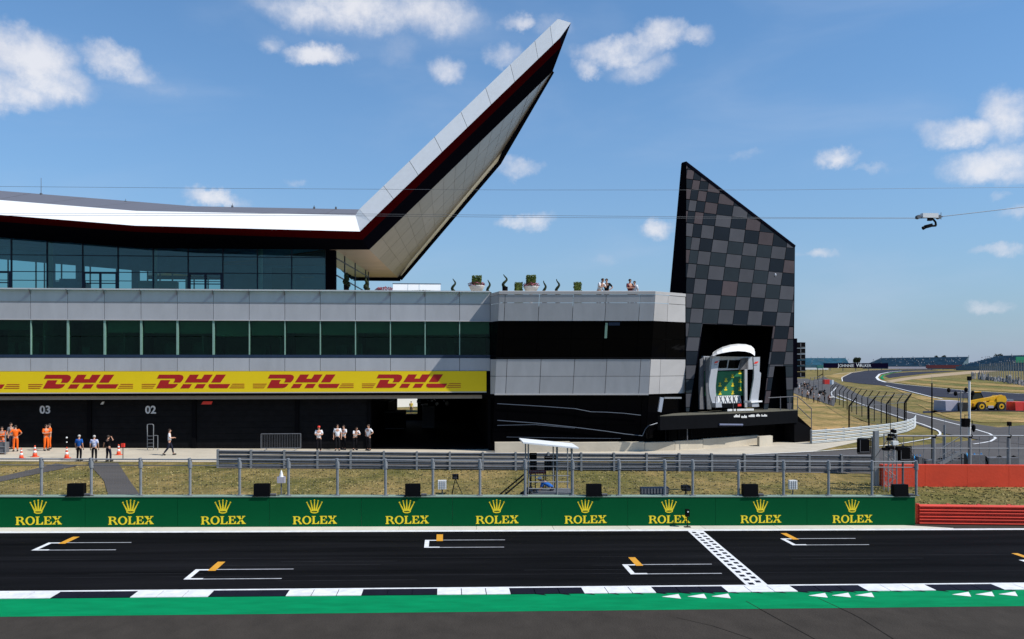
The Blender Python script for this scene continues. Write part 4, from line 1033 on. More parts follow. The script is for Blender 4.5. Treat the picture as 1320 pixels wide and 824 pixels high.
for r in range(0, len(rowsL)-1):
    yt = lambda x: rowsL[r]+slp[r]*(x-205); yb = lambda x: rowsL[r+1]+slp[r+1]*(x-205)
    # row r here starts at rowsL[r]; colx is tuned to row numbers counted from the second line
    xk = [colx(k, r) for k in range(len(c7))]; xk1 = [colx(k, r+1) for k in range(len(c7))]
    for k in range(-2, len(c7)-1):
        if k < 0: x0, x1, w0, w1 = c7[0]-70*(-k)+colx(0, r)-c7[0], c7[0]-70*(-k-1)+colx(0, r)-c7[0], c7[0]-70*(-k)+colx(0, r+1)-c7[0], c7[0]-70*(-k-1)+colx(0, r+1)-c7[0]
        else: x0, x1, w0, w1 = xk[k], xk[k+1], xk1[k], xk1[k+1]
        dx_ = -7 if r >= 7 else 7
        cell = [zpx(x0, yt(x0)), zpx(x1, yt(x1)), zpx(w1, yb(w1)), zpx(w0, yb(w0))]
        light = (r+k) % 2 == 1
        if light: m_ = M['t_brown'] if rs.random() < (.62 if r < 7 or k > 8 or k < 2 else .14) else M['t_grey']
        else: m_ = M['t_dark'] if r < 7 or rs.random() < .45 else M['t_teal']
        for reg in (upper, legL, legR1, legR2, legR3):
            cc = clip(cell, reg)
            if len(cc) < 3: continue
            ar = abs(sum(cc[i][0]*cc[(i+1) % len(cc)][1]-cc[(i+1) % len(cc)][0]*cc[i][1] for i in range(len(cc))))/2
            if ar < 2.5: continue
            pts = [TP(*p) for p in cc]; ce = sum(pts, V((0, 0, 0)))/len(pts)
            pts = [p+(ce-p).normalized()*min(.035, (ce-p).length*.2) for p in pts]
            if (pts[1]-pts[0]).cross(pts[2]-pts[0]).dot(TN) < 0: pts = pts[::-1]
            q = MB(); q.prism(pts, -TN*.06); obj('cladding_panel', q, m_, tower)
# dark carcass behind the panels
def carc(pl, th=.5, name='carcass'):
    pts = [TP(*p)-TN*.05 for p in pl]
    if (pts[1]-pts[0]).cross(pts[2]-pts[0]).dot(TN) < 0: pts = pts[::-1]
    q = MB(); q.prism(pts, V((.36, .93, 0))*th); obj(name, q, M['wing_b'], tower)
carc([(884, 210), zpx(1168, 813), (1022.8, 421.5), (884, 416.5)], 2.0)
for l_ in (legL, legR1, legR2, legR3): carc(l_, 1.2)
# side face, top edge and recess
s_in = -TN
B0, B1, B2, B3 = TP(884, 210), TP(882.5, 209.5), P(878, 213.5, 70), P(863.3, 378, 70)
q = MB(); q.add([TP(884.3, 210), TP(884.3, 531), V((P(863.3, 378, 70).x-.9, 70, .1)), B3, B2], [(0, 1, 2, 3, 4)]); obj('side_face', q, M['wing_b'], tower)
q = MB(); e0, e1 = TP(883.6, 209.8), TP(1024.6, 318); q.bar(e0-TN*.2, e1-TN*.2, .5, .22); obj('top_edge', q, M['wing_b'], tower)
e2 = TP(1024.4, 319)-TN*.05; e3 = TP(1022.4, 529)-TN*.05
q = MB(); q.prism([e2, e3, e3+TD*.15-TN*6, e2+TD*.15-TN*6], TD*.1); obj('right_face', q, M['wing_b'], tower)
q = MB(); q.add([B2, TP(884, 210)+V((.6, 1.8, 0)), TP(1024.6, 318)-TN*6, V((TP(1022, 529)-TN*6)[:2]+(.1,)) , V((B3.x+.5, 76, .1))], [(0, 1, 2, 3, 4)]); obj('rear_face', q, M['wing_b'], tower)
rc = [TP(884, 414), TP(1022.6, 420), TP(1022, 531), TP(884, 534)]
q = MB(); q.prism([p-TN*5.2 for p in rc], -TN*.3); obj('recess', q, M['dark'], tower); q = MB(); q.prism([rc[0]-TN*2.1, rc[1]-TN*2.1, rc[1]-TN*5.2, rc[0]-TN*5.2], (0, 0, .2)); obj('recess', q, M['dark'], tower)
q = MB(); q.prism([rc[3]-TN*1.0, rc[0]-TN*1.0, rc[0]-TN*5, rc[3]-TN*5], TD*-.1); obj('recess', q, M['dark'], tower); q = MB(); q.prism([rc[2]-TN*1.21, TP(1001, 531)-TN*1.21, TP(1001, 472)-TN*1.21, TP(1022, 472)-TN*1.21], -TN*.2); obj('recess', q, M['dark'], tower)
q = MB(); c_ = TP(999.5, 354.5, .03); q.ell(c_, .09, .05, .13, 10, 6); q.tube(c_+V((0, .1, -.05)), c_+V((0, .0, .1)), .03, .03, 6); obj('floodlight', q, M['silver'], tower)

# ================================================================ podium stage in front of the tower
zdk = TP(1024, 528.5, 1.6).z
stg = thing('stage_deck', 'black projecting stage deck at the foot of the chequered tower', 'stage', (TP(950, 535, 2).x, TP(950, 535, 2).y, .1))
f0, f1 = TP(851, 533, 1.6), TP(1028.5, 527, 1.6); f0.z = f1.z = zdk
fm = TP(938, 531.8, 2.0); fm.z = zdk
q = MB(); bl_ = TP(868, 532, .1); bl_.z = zdk; q.prism([bl_, f0, fm, f1, f1-TN*4], (0, 0, -.05)); obj('deck_top', q, mat('deck_edge', (.12,.115,.09), .8, spec=.1), stg)
q = MB()
for a, c in ((f0, fm), (fm, f1)): q.prism([a-V((0, 0, .055)), c-V((0, 0, .055)), c-TN*.3-V((0, 0, .055)), a-TN*.3-V((0, 0, .055))], (0, 0, -1.0))
obj('deck_fascia', q, M['black_m'], stg)
q = MB(); g0, g1 = TP(862, 545, .5), TP(1046, 545, .5)
q.prism([V((g0.x, g0.y, .1)), V((g1.x, g1.y, .1)), V((g1.x, g1.y, 1.1)), V((TP(1022, 540, .5).x, TP(1022, 540, .5).y, zdk-.2)), V((g0.x, g0.y, zdk-.2))], -TN*.4); obj('deck_base', q, M['bglass'], stg)
for px in (858, 875, 891):
    a = TP(px, 545, .55); q = MB(); q.box(a.x-.03, a.x+.03, a.y-.05, a.y, .1, zdk-1.0); obj('base_mullion', q, M['black_m'], stg)
for px0, px1, py in ((946, 954, 538), (955.5, 963, 538.8), (965, 973, 537.6), (974.5, 980, 537), (981.5, 989, 537)):
    q = MB(); a, c = TP(px0, py, 2.0-(px0-938)/91*.4+.04), TP(px1, py, 2.0-(px1-938)/91*.4+.04); rs = random.Random(px0); hgt = .10
    d_ = (c-a); n = 6
    for i in range(n):
        p0 = a+d_*(i/n+.02); p1 = a+d_*((i+.8)/n); hh = rs.uniform(.10, .22); q.prism([p0, p1, p1+V((0, 0, hh)), p0+V((0, 0, hh))], -TN*.02)
    obj('small_white_mark', q, M['white'], stg)
q = MB(); a, c = TP(938, 530.2, 1.9), TP(972, 529.4, 1.75); d_ = c-a; n = 22
for i in range(n):
    if i in (4, 7): continue
    p0 = a+d_*(i/n); p1 = a+d_*((i+.72)/n); q.prism([p0, p1, p1+V((0, 0, .16)), p0+V((0, 0, .16))], -TN*.02)
a2, c2 = a-V((0, 0, .08)), c-V((0, 0, .08))
obj('title_strip', q, M['white'], stg)
for pl in (((886, 569), (886, 533)), ((1028, 538), (1028, 511)), ((1046, 566), (1046, 527)), ((1028, 511), (1046, 527)), ((1028, 524), (1046, 541)), ((1006, 530), (1006, 511)), ((1018, 529), (1018, 511)), ((990, 513), (1028, 511))):
    q = MB(); q.tube(TP(*pl[0], 1.4), TP(*pl[1], 1.4), .035, .035, 6); obj('rail', q, M['grey_cloth'], stg)
q = MB(); q.path([TP(905.5+i*4, 542.5+1.0*math.sin(i*1.1), 3.36) for i in range(0)]+[TP(927, 547.5, 1.98), TP(957, 547.8, 1.98)], .09, 6); obj('strip_lamp', q, mat('blue_strip', (.06,.08,.16), .4), stg)

pod = thing('podium_stage', 'silver winners podium with curved pillars and a white arched canopy over a green backdrop', 'podium', (TP(943, 529, 1).x, TP(943, 529, 1).y, zdk))
O1 = 1.1
def tpoly(name, pts, off, th, m_, parent=pod):
    p3 = [TP(x, y, off) for x, y in pts]
    if (p3[1]-p3[0]).cross(p3[2]-p3[0]).dot(TN) < 0: p3 = p3[::-1]
    q = MB(); q.prism(p3, -TN*th); return obj(name, q, m_, parent)
def tband(name, L, Rr, off, th, m_):
    q = MB()
    for (a, b_), (c, d) in zip(zip(L[:-1], L[1:]), zip(Rr[:-1], Rr[1:])):
        p3 = [TP(*a, off), TP(*c, off), TP(*d, off), TP(*b_, off)]
        if (p3[1]-p3[0]).cross(p3[2]-p3[0]).dot(TN) < 0: p3 = p3[::-1]
        q.prism(p3, -TN*th)
    return obj(name, q, m_, pod)
k = 160/942.0
Z = lambda x, y: (890+x*k, 430+y*k)
tband('pillar', [Z(165,175),Z(155,290),Z(145,340),Z(140,400),Z(146,460),Z(160,510),Z(180,560)], [Z(222,175),Z(205,290),Z(198,340),Z(192,400),Z(194,460),Z(205,510),Z(235,560)], O1, .12, M['silver'])
tband('pillar', [Z(478,180),Z(484,290),Z(482,340),Z(472,400),Z(462,460),Z(455,510),Z(452,560)], [Z(528,178),Z(524,290),Z(536,300),Z(528,400),Z(520,460),Z(515,510),Z(522,555)], O1, .12, M['silver'])
tband('inner_pillar', [Z(75,200),Z(70,390),Z(72,575)], [Z(105,180),Z(102,390),Z(108,575)], O1-1.0, .12, M['grey_cloth'])
tband('inner_pillar', [Z(120,180),Z(118,390),Z(128,575)], [Z(150,180),Z(140,390),Z(160,575)], O1-.8, .12, M['steel_d'])
tband('inner_pillar', [Z(412,185),Z(412,560)], [Z(432,185),Z(432,560)], O1-1.0, .12, M['silver'])
tpoly('header_beam', [Z(100,172),Z(475,178),Z(475,272),Z(100,285)], O1-1.05, .2, M['silver'])
for qd in ([Z(225,205),Z(284,200),Z(276,262),Z(208,264)], [Z(298,202),Z(380,200),Z(362,264),Z(286,264)]): tpoly('dark_screen', qd, O1-1.0, .04, M['bglass'])
tpoly('lattice_panel', [Z(385,190),Z(440,182),Z(440,270),Z(372,275)], O1-1.0, .03, M['grey_cloth'])
bd = tpoly('backdrop', [Z(105,290),Z(412,285),Z(412,472),Z(112,472)], O1-1.2, .1, M['green_b'])
for (x, y) in ((225,398),(270,362),(320,332),(376,303),(268,428),(322,398),(376,368),(225,460),(322,458),(376,430),(124,375),(124,435)):
    c_ = TP(*Z(x, y), O1-1.18); q = MB(); s = .21
    loc = MB(); crown(loc, 0, 0, .06, s*1.3, s, .01); loc.box(-s*.75, s*.75, 0, .01, -.05, .05)
    q.add([c_+TD*vx+V((0, 0, vz))-TN*vy for vx, vy, vz in loc.v], loc.f); obj('crown_emblem', q, M['gold'], bd)
tpoly('white_wall', [Z(205,474),Z(378,470),Z(388,540),Z(210,545)], O1-.9, .1, M['white'])
q = MB()
for i in range(11):
    x = 205+i*17; q.bar(TP(*Z(x, 476), O1-.88), TP(*Z(x+30 if i % 2 else x-20, 540), O1-.88), .04, .03)
obj('lattice', q, M['grey_cloth'], pod)
tpoly('step', [Z(235,535),Z(390,530),Z(390,562),Z(235,565)], O1-.2, .8, M['black_m']); tpoly('red_step_mark', [Z(360,535),Z(386,534),Z(386,552),Z(360,553)], O1-.18, .04, M['bred'])
tpoly('side_table', [Z(462,515),Z(545,510),Z(545,520),Z(462,527)], O1+.3, .8, M['white']); tpoly('desk', [Z(468,525),Z(512,523),Z(512,557),Z(468,558)], O1+.2, .5, M['silver']); tpoly('desk', [Z(185,527),Z(235,525),Z(240,560),Z(195,562)], O1+.2, .5, M['silver'])
for qd in ([Z(180,228),Z(190,212),Z(215,208),Z(205,222)], [Z(482,232),Z(492,214),Z(518,212),Z(508,226)]):
    tpoly('red_emblem', qd, O1+.02, .02, M['bred'])
for qd in ([Z(182,236),Z(206,233),Z(205,236),Z(181,239)], [Z(484,240),Z(508,237),Z(507,240),Z(483,243)]): tpoly('red_emblem', qd, O1+.02, .02, M['grey_cloth'])
# arched canopy: a bowed lens-shaped shell
Lc = [(168,162),(200,138),(240,118),(300,100),(360,93),(420,96),(462,108),(484,130),(490,155)]
Lb = [(172,172),(205,158),(245,148),(300,138),(360,133),(420,137),(455,146),(478,160),(488,172)]
q = MB(); ring = []
for (a, b_) in zip(Lc, Lb):
    ring.append((TP(*Z(*a), O1+.2), TP(*Z(*b_), O1+.9), TP(*Z(*b_), O1-1.2)+V((0, 0, .3)), TP(*Z(*a), O1-1.6)+V((0, 0, .15))))
vs = [p for r_ in ring for p in r_]; fs = []
for i in range(len(ring)-1):
    for j in range(4): fs.append((i*4+j, (i+1)*4+j, (i+1)*4+(j+1) % 4, i*4+(j+1) % 4))
fs += [(0, 1, 2, 3), tuple((len(ring)-1)*4+j for j in (3, 2, 1, 0))]
q.add(vs, fs); obj('canopy', q, M['white'], pod)
q = MB(); q.tube(TP(*Z(165,178), O1+.4), TP(*Z(185,168), O1+.4), .14, .14, 8); obj('canopy_bracket', q, M['silver'], pod)
for (x0, y0, x1, y1) in ((190,565,190,480),(325,575,325,455)):
    q = MB(); q.tube(TP(*Z(x0, y0), 1.5), TP(*Z(x1, y1), 1.5), .03, .03, 6); obj('slim_post', q, M['grey_cloth'], stg)
# pale frame and glass box between the block and the stage
q = MB(); q.bar(TP(850, 531, 1.6), TP(853, 512.5, 1.6), .25, .25); o = obj('entrance_post', q, M['silver'], stg); q = MB(); q.bar(TP(856, 513, 1.5), TP(878, 513, 1.5), .1, .12); obj('entrance_lintel', q, M['steel'], stg); 
# loudspeaker tower hung at the right edge
sp = thing('speaker_tower', 'tall black louvred speaker tower at the right edge of the chequered tower', 'speaker', (P(1031, 487, 70.2).x, 70.2, P(1031, 487, 70.2).z))
a, c = P(1024, 500, 70.2), P(1038.2, 441, 70.2); zb_ = P(1031, 487, 70.2).z
q = MB(); q.box(a.x-.6, a.x+.25, 70.2, 75.5, P(1031, 500, 70.2).z, c.z+.3); obj('back_frame', q, M['wing_b'], sp)
n = 6
for i in range(n):
    z0 = zb_+(c.z-zb_)*i/n; z1 = zb_+(c.z-zb_)*(i+1)/n
    q = MB(); q.box(a.x+.26, c.x, 70.2, 71.4, z0+.02, z1-.03); cb = obj('speaker_cabinet', q, M['black'], sp)
    q = MB(); q.box(a.x+.55, c.x-.06, 70.17, 70.198, z0+.06, z0+.10); q.box(a.x+.5, a.x+.58, 70.17, 70.198, z0+.1, z1-.1); obj('grille_edge', q, M['grey_cloth'], cb)

# ================================================================ people
def skin_mesh(nodes, edges, mt, sub=1, extra=None):
    """nodes: list of (pos, rx, ry); grows one continuous surface over the skeleton"""
    me = bpy.data.meshes.new('body'); me.from_pydata([n[0] for n in nodes], edges, []); me.update()
    t = bpy.data.objects.new('body', me); col.objects.link(t)
    mo = t.modifiers.new('skin', 'SKIN'); mo.use_smooth_shade = True
    if not me.skin_vertices: return None
    for i, n in enumerate(nodes):
        sv = me.skin_vertices[0].data[i]; sv.radius = (n[1], n[2]); sv.use_root = (i == 0)
    if sub: s = t.modifiers.new('sub', 'SUBSURF'); s.levels = sub; s.render_levels = sub
    dg = bpy.context.evaluated_depsgraph_get(); dg.update()
    r = bpy.data.meshes.new_from_object(t.evaluated_get(dg))
    bpy.data.objects.remove(t); bpy.data.meshes.remove(me)
    r.materials.clear(); r.materials.append(mt); return r
def vlerp(a, b, t): return tuple(a[i]+(b[i]-a[i])*t for i in range(3))
def pose(kind):
    """joint positions of a 1.75 m person facing -Y, feet on z=0; x is the person's left"""
    J = dict(pel=(0,0,.95), waist=(0,0,1.08), chest=(0,0,1.32), neck=(0,.01,1.48), head=(0,-.02,1.62))
    for s, n in ((1,'L'),(-1,'R')):
        J['sh'+n] = (s*.185,.01,1.42); J['el'+n] = (s*.245,.03,1.13); J['wr'+n] = (s*.25,-.05,.87)
        J['hip'+n] = (s*.095,0,.90); J['kn'+n] = (s*.105,-.02,.49); J['an'+n] = (s*.11,.03,.09); J['toe'+n] = (s*.13,-.15,.035)
    if kind == 'walk':
        J['knL'] = (.10,-.16,.50); J['anL'] = (.10,-.24,.09); J['toeL'] = (.11,-.42,.06)
        J['knR'] = (-.10,.08,.50); J['anR'] = (-.10,.36,.14); J['toeR'] = (-.11,.24,.035)
        for n, s in (('L',1),('R',-1)): J['el'+n] = (s*.24,-.02,1.15); J['wr'+n] = (s*.12,-.26,1.16)
    if kind == 'arms':                                        # arms folded in front
        for n, s in (('L',1),('R',-1)): J['el'+n] = (s*.25,-.06,1.16); J['wr'+n] = (-s*.06,-.22,1.18)
    if kind == 'hips':
        for n, s in (('L',1),('R',-1)): J['el'+n] = (s*.36,.08,1.20); J['wr'+n] = (s*.19,-.06,1.05)
    if kind == 'wave':
        J['elR'] = (-.38,-.05,1.42); J['wrR'] = (-.16,-.12,1.60); J['elL'] = (.34,.02,1.20); J['wrL'] = (.48,-.06,.98)
        J['knR'] = (-.12,-.08,.49); J['anR'] = (-.14,-.06,.09); J['toeR'] = (-.16,-.24,.035)
    if kind == 'lean':                                        # leaning forward on a rail
        J['chest'] = (0,-.18,1.26); J['neck'] = (0,-.26,1.40); J['head'] = (0,-.33,1.52); J['waist'] = (0,-.07,1.07)
        for n, s in (('L',1),('R',-1)): J['sh'+n] = (s*.185,-.22,1.35); J['el'+n] = (s*.25,-.34,1.12); J['wr'+n] = (s*.08,-.48,1.14)
    if kind == 'bend':
        J['chest'] = (0,-.34,1.16); J['neck'] = (0,-.47,1.24); J['head'] = (0,-.58,1.30); J['waist'] = (0,-.12,1.04)
        for n, s in (('L',1),('R',-1)): J['sh'+n] = (s*.185,-.40,1.18); J['el'+n] = (s*.22,-.50,.92); J['wr'+n] = (s*.18,-.62,.72)
    return J
PM = {}
def person_meshes(kind):
    if kind in PM: return PM[kind]
    J = pose(kind); out = {}
    # body: torso, neck, head stem, limbs as one skinned surface
    nd = []; ed = []
    def add(p, rx, ry=None, to=None):
        nd.append((p, rx, ry or rx)); i = len(nd)-1
        if to is not None: ed.append((to, i))
        return i
    pel = add(J['pel'], .135, .10); wa = add(J['waist'], .125, .09, pel); ch = add(J['chest'], .155, .105, wa); nk = add(J['neck'], .055, .055, ch)
    hb = add(vlerp(J['neck'], J['head'], .45), .056, .06, nk)
    hm = add(J['head'], .078, .092, hb); add((J['head'][0], J['head'][1]+.005, J['head'][2]+.075), .062, .075, hm)
    add((J['head'][0], J['head'][1]-.095, J['head'][2]-.012), .014, .016, hm)          # nose
    for n in 'LR':
        sh = add(J['sh'+n], .062, .062, ch); e = add(J['el'+n], .043, .043, sh); wr = add(J['wr'+n], .027, .030, e)
        d = Vector(J['wr'+n])-Vector(J['el'+n]); d.normalize(); pm = add(tuple(Vector(J['wr'+n])+d*.075), .030, .016, wr)
        hp = add(J['hip'+n], .088, .09, pel); kn = add(J['kn'+n], .056, .058, hp); an = add(J['an'+n], .038, .042, kn); add(J['toe'+n], .036, .028, an)
    body = skin_mesh(nd, ed, M['skin'])
    # fingers, thumb, ears and eyes joined into the body surface
    b = MB()
    for n, s in (('L',1),('R',-1)):
        w = Vector(J['wr'+n]); d = (w-Vector(J['el'+n])).normalized(); side = d.cross(Vector((0,0,1)))
        if side.length < .2: side = Vector((0,1,0))
        side.normalize(); nrm_ = d.cross(side)
        for i, ln in enumerate((.066,.076,.070,.054)):
            p0 = w+d*.07+side*(.024-.016*i); p1 = p0+d*ln*.6+nrm_*.006; p2 = p1+d*ln*.4+nrm_*.022; b.tube(p0, p1, .0085, .008, 6); b.tube(p1, p2, .008, .006, 6)
        p0 = w+d*.03+side*.026; p1 = p0+d*.03+side*.022; b.tube(p0, p1, .011, .009, 6); b.tube(p1, p1+d*.032+nrm_*.01, .009, .007, 6)
    hx, hy, hz = J['head']
    for s in (1,-1): b.ell((hx+s*.078, hy+.01, hz), .012, .022, .032, 8, 5)
    bm = bmesh.new(); bm.from_mesh(body)
    t = mesh_of('t', b, M['skin']); bm.from_mesh(t); bm.to_mesh(body); bm.free(); bpy.data.meshes.remove(t)
    out['body'] = body
    def sub(nodes, edges, m_): return skin_mesh(nodes, edges, m_)
    g = 1.13
    nd = [(vlerp(J['pel'],J['waist'],-.5),.160,.125),(J['waist'],.146,.112),(J['chest'],.170,.122),(vlerp(J['chest'],J['neck'],.7),.085,.08)]; ed = [(0,1),(1,2),(2,3)]
    for n in 'LR':
        k = len(nd); nd += [(J['sh'+n],.078,.078),(vlerp(J['sh'+n],J['el'+n],.85),.062,.062)]; ed += [(2,k),(k,k+1)]
    out['shirt'] = sub(nd, ed, M['white_cloth'])
    k = len(nd); nd2 = list(nd); ed2 = list(ed)
    nd = [(vlerp(J['pel'],J['waist'],.5),.142,.112),(J['pel'],.148,.116)]; ed = [(0,1)]
    for n in 'LR':
        k = len(nd); nd += [(J['hip'+n],.100,.102),(J['kn'+n],.072,.074),(vlerp(J['kn'+n],J['an'+n],.92),.056,.06)]; ed += [(1,k),(k,k+1),(k+1,k+2)]
    out['trousers'] = sub(nd, ed, M['navy'])
    b = MB(); b.ell((hx, hy+.018, hz+.045), .092, .104, .088, 12, 8); h = mesh_of('hair', b, M['hair'], smooth=True); 
    bm = bmesh.new(); bm.from_mesh(h)
    cut = [v for v in bm.verts if v.co.y < hy-.045 and v.co.z < hz+.06 or v.co.z < hz-.03]
    bmesh.ops.delete(bm, geom=cut, context='VERTS'); bm.to_mesh(h); bm.free(); out['hair'] = h
    b = MB(); b.lathe((hx, hy+.01, hz+.03), [(.100,0),(.100,.04),(.085,.075),(.05,.098),(.0,.104)], 14); b.box(hx-.075, hx+.075, hy-.19, hy-.08, hz+.03, hz+.042); out['cap'] = mesh_of('cap', b, M['white_cloth'], smooth=True)
    b = MB()
    for n in 'LR': 
        a, c = Vector(J['an'+n]), Vector(J['toe'+n]); b.tube(a-Vector((0,0,.03)), c, .055, .045, 8); b.ell(tuple(a-Vector((0,-.02,.035))), .05, .06, .05, 8, 6)
    out['shoe'] = mesh_of('shoes', b, M['shoe'], smooth=True)
    b = MB()
    for s in (1,-1): b.ell((hx+s*.030, hy-.086, hz+.005), .013, .010, .008, 6, 4)
    out['eye'] = mesh_of('eyes', b, M['shoe'])
    PM[kind] = out; return out
def person(loc, rz, kind, label, shirt='white_cloth', trousers='navy', hair='hair', cap=None, scale=1.0, group=None, sleeves=None):
    ms = person_meshes(kind)
    o = bpy.data.objects.new('person', ms['body']); col.objects.link(o); o.location = loc; o.rotation_euler = (0, 0, rz); o.scale = (scale,)*3
    tag(o, label, 'person', group); ORG[o.name] = tuple(loc)
    for k, m_ in (('shirt', shirt), ('trousers', trousers), ('hair', hair), ('shoe', 'shoe'), ('eye', 'shoe'), ('cap', cap)):
        if m_ is None or (k == 'hair' and cap): continue
        c = bpy.data.objects.new({'shoe':'shoes','eye':'eyes'}.get(k, k), ms[k]); col.objects.link(c); c.parent = o
        c.material_slots[0].link = 'OBJECT'; c.material_slots[0].material = M[m_]
    return o
def gperson(px, py, rz, kind, label, hpx=34, **kw):
    p = G(px, py, .025); t = p.y/ray(px, py).y; sc_ = min(1.12, max(.9, hpx*t/FPX/1.75)); return person(p, rz, kind, label, scale=sc_, **kw)
gm = 'marshals in orange overalls'
gperson(2.5, 584, .4, 'arms', 'person in orange overalls and pale vest at the left picture edge', shirt='orange', trousers='orange', group=gm)
gperson(20, 582, -2.6, 'hips', 'person in orange overalls with hands on hips beside the left picture edge', shirt='orange', trousers='orange', group=gm)
gperson(14, 579, 1.2, 'stand', 'person in grey blue shirt half hidden behind the orange overalls', shirt='grey_cloth', trousers='navy')
gperson(59.5, 581, .9, 'arms', 'person in orange overalls and pale vest standing alone before the black shutters', shirt='orange', trousers='orange', group=gm)
gperson(64, 579, -.9, 'stand', 'person in orange overalls close behind another marshal, partly hidden', shirt='orange', trousers='orange', hpx=33, group=gm)
gperson(102, 594.5, 3.0, 'stand', 'grey haired person in plain blue polo shirt seen from behind', shirt='blue_cloth', trousers='blk_cloth', hair='hair_g')
gperson(121.5, 595, 3.3, 'stand', 'person in blue and white patterned shirt seen from behind', shirt='check_cloth', trousers='blk_cloth', hair='hair_g')
gperson(139.5, 595, 2.7, 'wave', 'person in black vest raising one hand to the face beside a cone', shirt='blk_cloth', trousers='navy')
gperson(218.5, 587, PI/2+.25, 'walk', 'person in white shirt walking along the pit lane alone', shirt='white_cloth', trousers='navy')
gc = 'crew in white shirts before the dark garages'
gperson(411, 583, .2, 'arms', 'person in white shirt and red cap with folded arms, leftmost of the crew row', shirt='white_cloth', trousers='blk_cloth', cap='bred', group=gc)
gperson(435, 581, .1, 'stand', 'broad person in white shirt standing second in the crew row', shirt='white_cloth', trousers='blk_cloth', group=gc)
gperson(443, 580, -.5, 'arms', 'person in white shirt half hidden behind the second crew member', shirt='white_cloth', trousers='blk_cloth', hpx=32, group=gc)
gperson(457.5, 580.5, .5, 'lean', 'person in white shirt leaning forward in front of the low flight case', shirt='white_cloth', trousers='blk_cloth', hpx=32, group=gc)
gperson(475, 581, -.7, 'hips', 'person in white shirt with hands on hips, rightmost of the crew row', shirt='white_cloth', trousers='blk_cloth', group=gc)
q_ = P(530, 533.5, 107.5)
rise = MB(); rise.box(q_.x-.9, q_.x+.9, 107, 108.2, .05, q_.z); 
o = obj('riser', rise, M['dark']); tag(o, 'dark step box outside the rear doorway under the yellow shirted man', 'platform')
rl = MB(); rl.box(q_.x-.9, q_.x+.9, 106.96, 106.995, q_.z-.08, q_.z-.02); obj('edge_strip', rl, M['black_m'], o)
person((q_.x, 107.5, q_.z), .1, 'stand', 'person in yellow shirt standing in the bright garage doorway', shirt='yel_cloth', trousers='navy', scale=.9)

# ================================================================ pit lane objects
def cone(px, py, label, hpx, tall=False):
    p = G(px, py, .022); k = hpx*p.y/FPX/.75
    t = thing('traffic_cone', label, 'traffic cone', p, 'orange traffic cones on the pit lane')
    b = MB(); b.cbox((p.x, p.y, p.z+.02*k), .40*k, .40*k, .04*k); b.lathe((p.x, p.y, p.z), [(.15*k,.04*k),(.12*k,.25*k),(.11*k,.26*k)], 16); obj('base', b, M['orange_c'], t, True)
    b = MB(); b.lathe((p.x, p.y, p.z), [(.112*k,.26*k),(.088*k,.42*k)], 16); obj('white_band', b, M['white'], t, True)
    b = MB(); b.lathe((p.x, p.y, p.z), [(.087*k,.42*k),(.072*k,.52*k),(.070*k,.53*k)], 16); obj('cone_body', b, M['orange_c'], t, True)
    b = MB(); b.lathe((p.x, p.y, p.z), [(.069*k,.53*k),(.055*k,.64*k)], 16); obj('white_band', b, M['white'], t, True)
    b = MB(); b.lathe((p.x, p.y, p.z), [(.054*k,.64*k),(.035*k,.75*k),(.02*k,.76*k)], 16); obj('tip', b, M['orange_c'], t, True)
    if tall:
        b = MB(); b.tube((p.x, p.y, p.z+.75*k), (p.x, p.y, p.z+1.35*k), .035, .03, 8); obj('rod', b, M['black'], t)
        b = MB(); b.tube((p.x, p.y, p.z+1.05*k), (p.x, p.y, p.z+1.12*k), .045, .045, 8); b.ell((p.x, p.y, p.z+1.38*k), .06, .06, .06, 8, 6); obj('reflector', b, M['white'], t)
cone(27.5, 591.5, 'orange and white cone nearest the left marshals, in their shadow', 13); cone(45, 589, 'orange and white cone set just right of and behind the leftmost cone', 14)
cone(86, 591, 'orange and white cone with a dark rod on top beside the blue shirted man', 14, True); cone(153, 586.5, 'orange and white cone beside the little red marker', 13)
p = G(158.5, 592.5, .02); t = thing('marker_post', 'thin dark marker stick with a small bright red box on top beside a cone', 'marker', p)
b = MB(); b.tube(p, p+V((0,0,.8)), .025, .025, 8); b.cbox(p+V((0,0,.01)), .25, .25, .02); obj('stick', b, M['black'], t); b = MB(); b.cbox(p+V((0,0,.92)), .2, .18, .24); obj('red_box', b, M['bred'], t)
# crowd barrier against the shutters
p0, p1 = G(336.5, 580.5, .02), G(388, 580.5, .02); t = thing('crowd_barrier', 'low steel crowd barrier standing before the black garage shutters', 'barrier', ((p0.x+p1.x)/2, p0.y, p0.z))
b = MB(); z0, z1 = p0.z+.14, p0.z+1.18
b.path([(p0.x, p0.y, z0), (p0.x, p0.y, z1), (p1.x, p0.y, z1), (p1.x, p0.y, z0), (p0.x, p0.y, z0)], .03, 6); obj('frame', b, M['steel_d'], t)
for i in range(1, 24):
    x = p0.x+(p1.x-p0.x)*i/24; b = MB(); b.tube((x, p0.y, z0), (x, p0.y, z1), .009, .009, 5); obj('bar', b, M['steel_d'], t)
for x in (p0.x+.35, p1.x-.35):
    b = MB(); b.tube((x, p0.y, z0), (x, p0.y-.35, p0.z+.015), .022, .022, 6); b.tube((x, p0.y, z0), (x, p0.y+.35, p0.z+.015), .022, .022, 6); obj('foot', b, M['steel'], t)
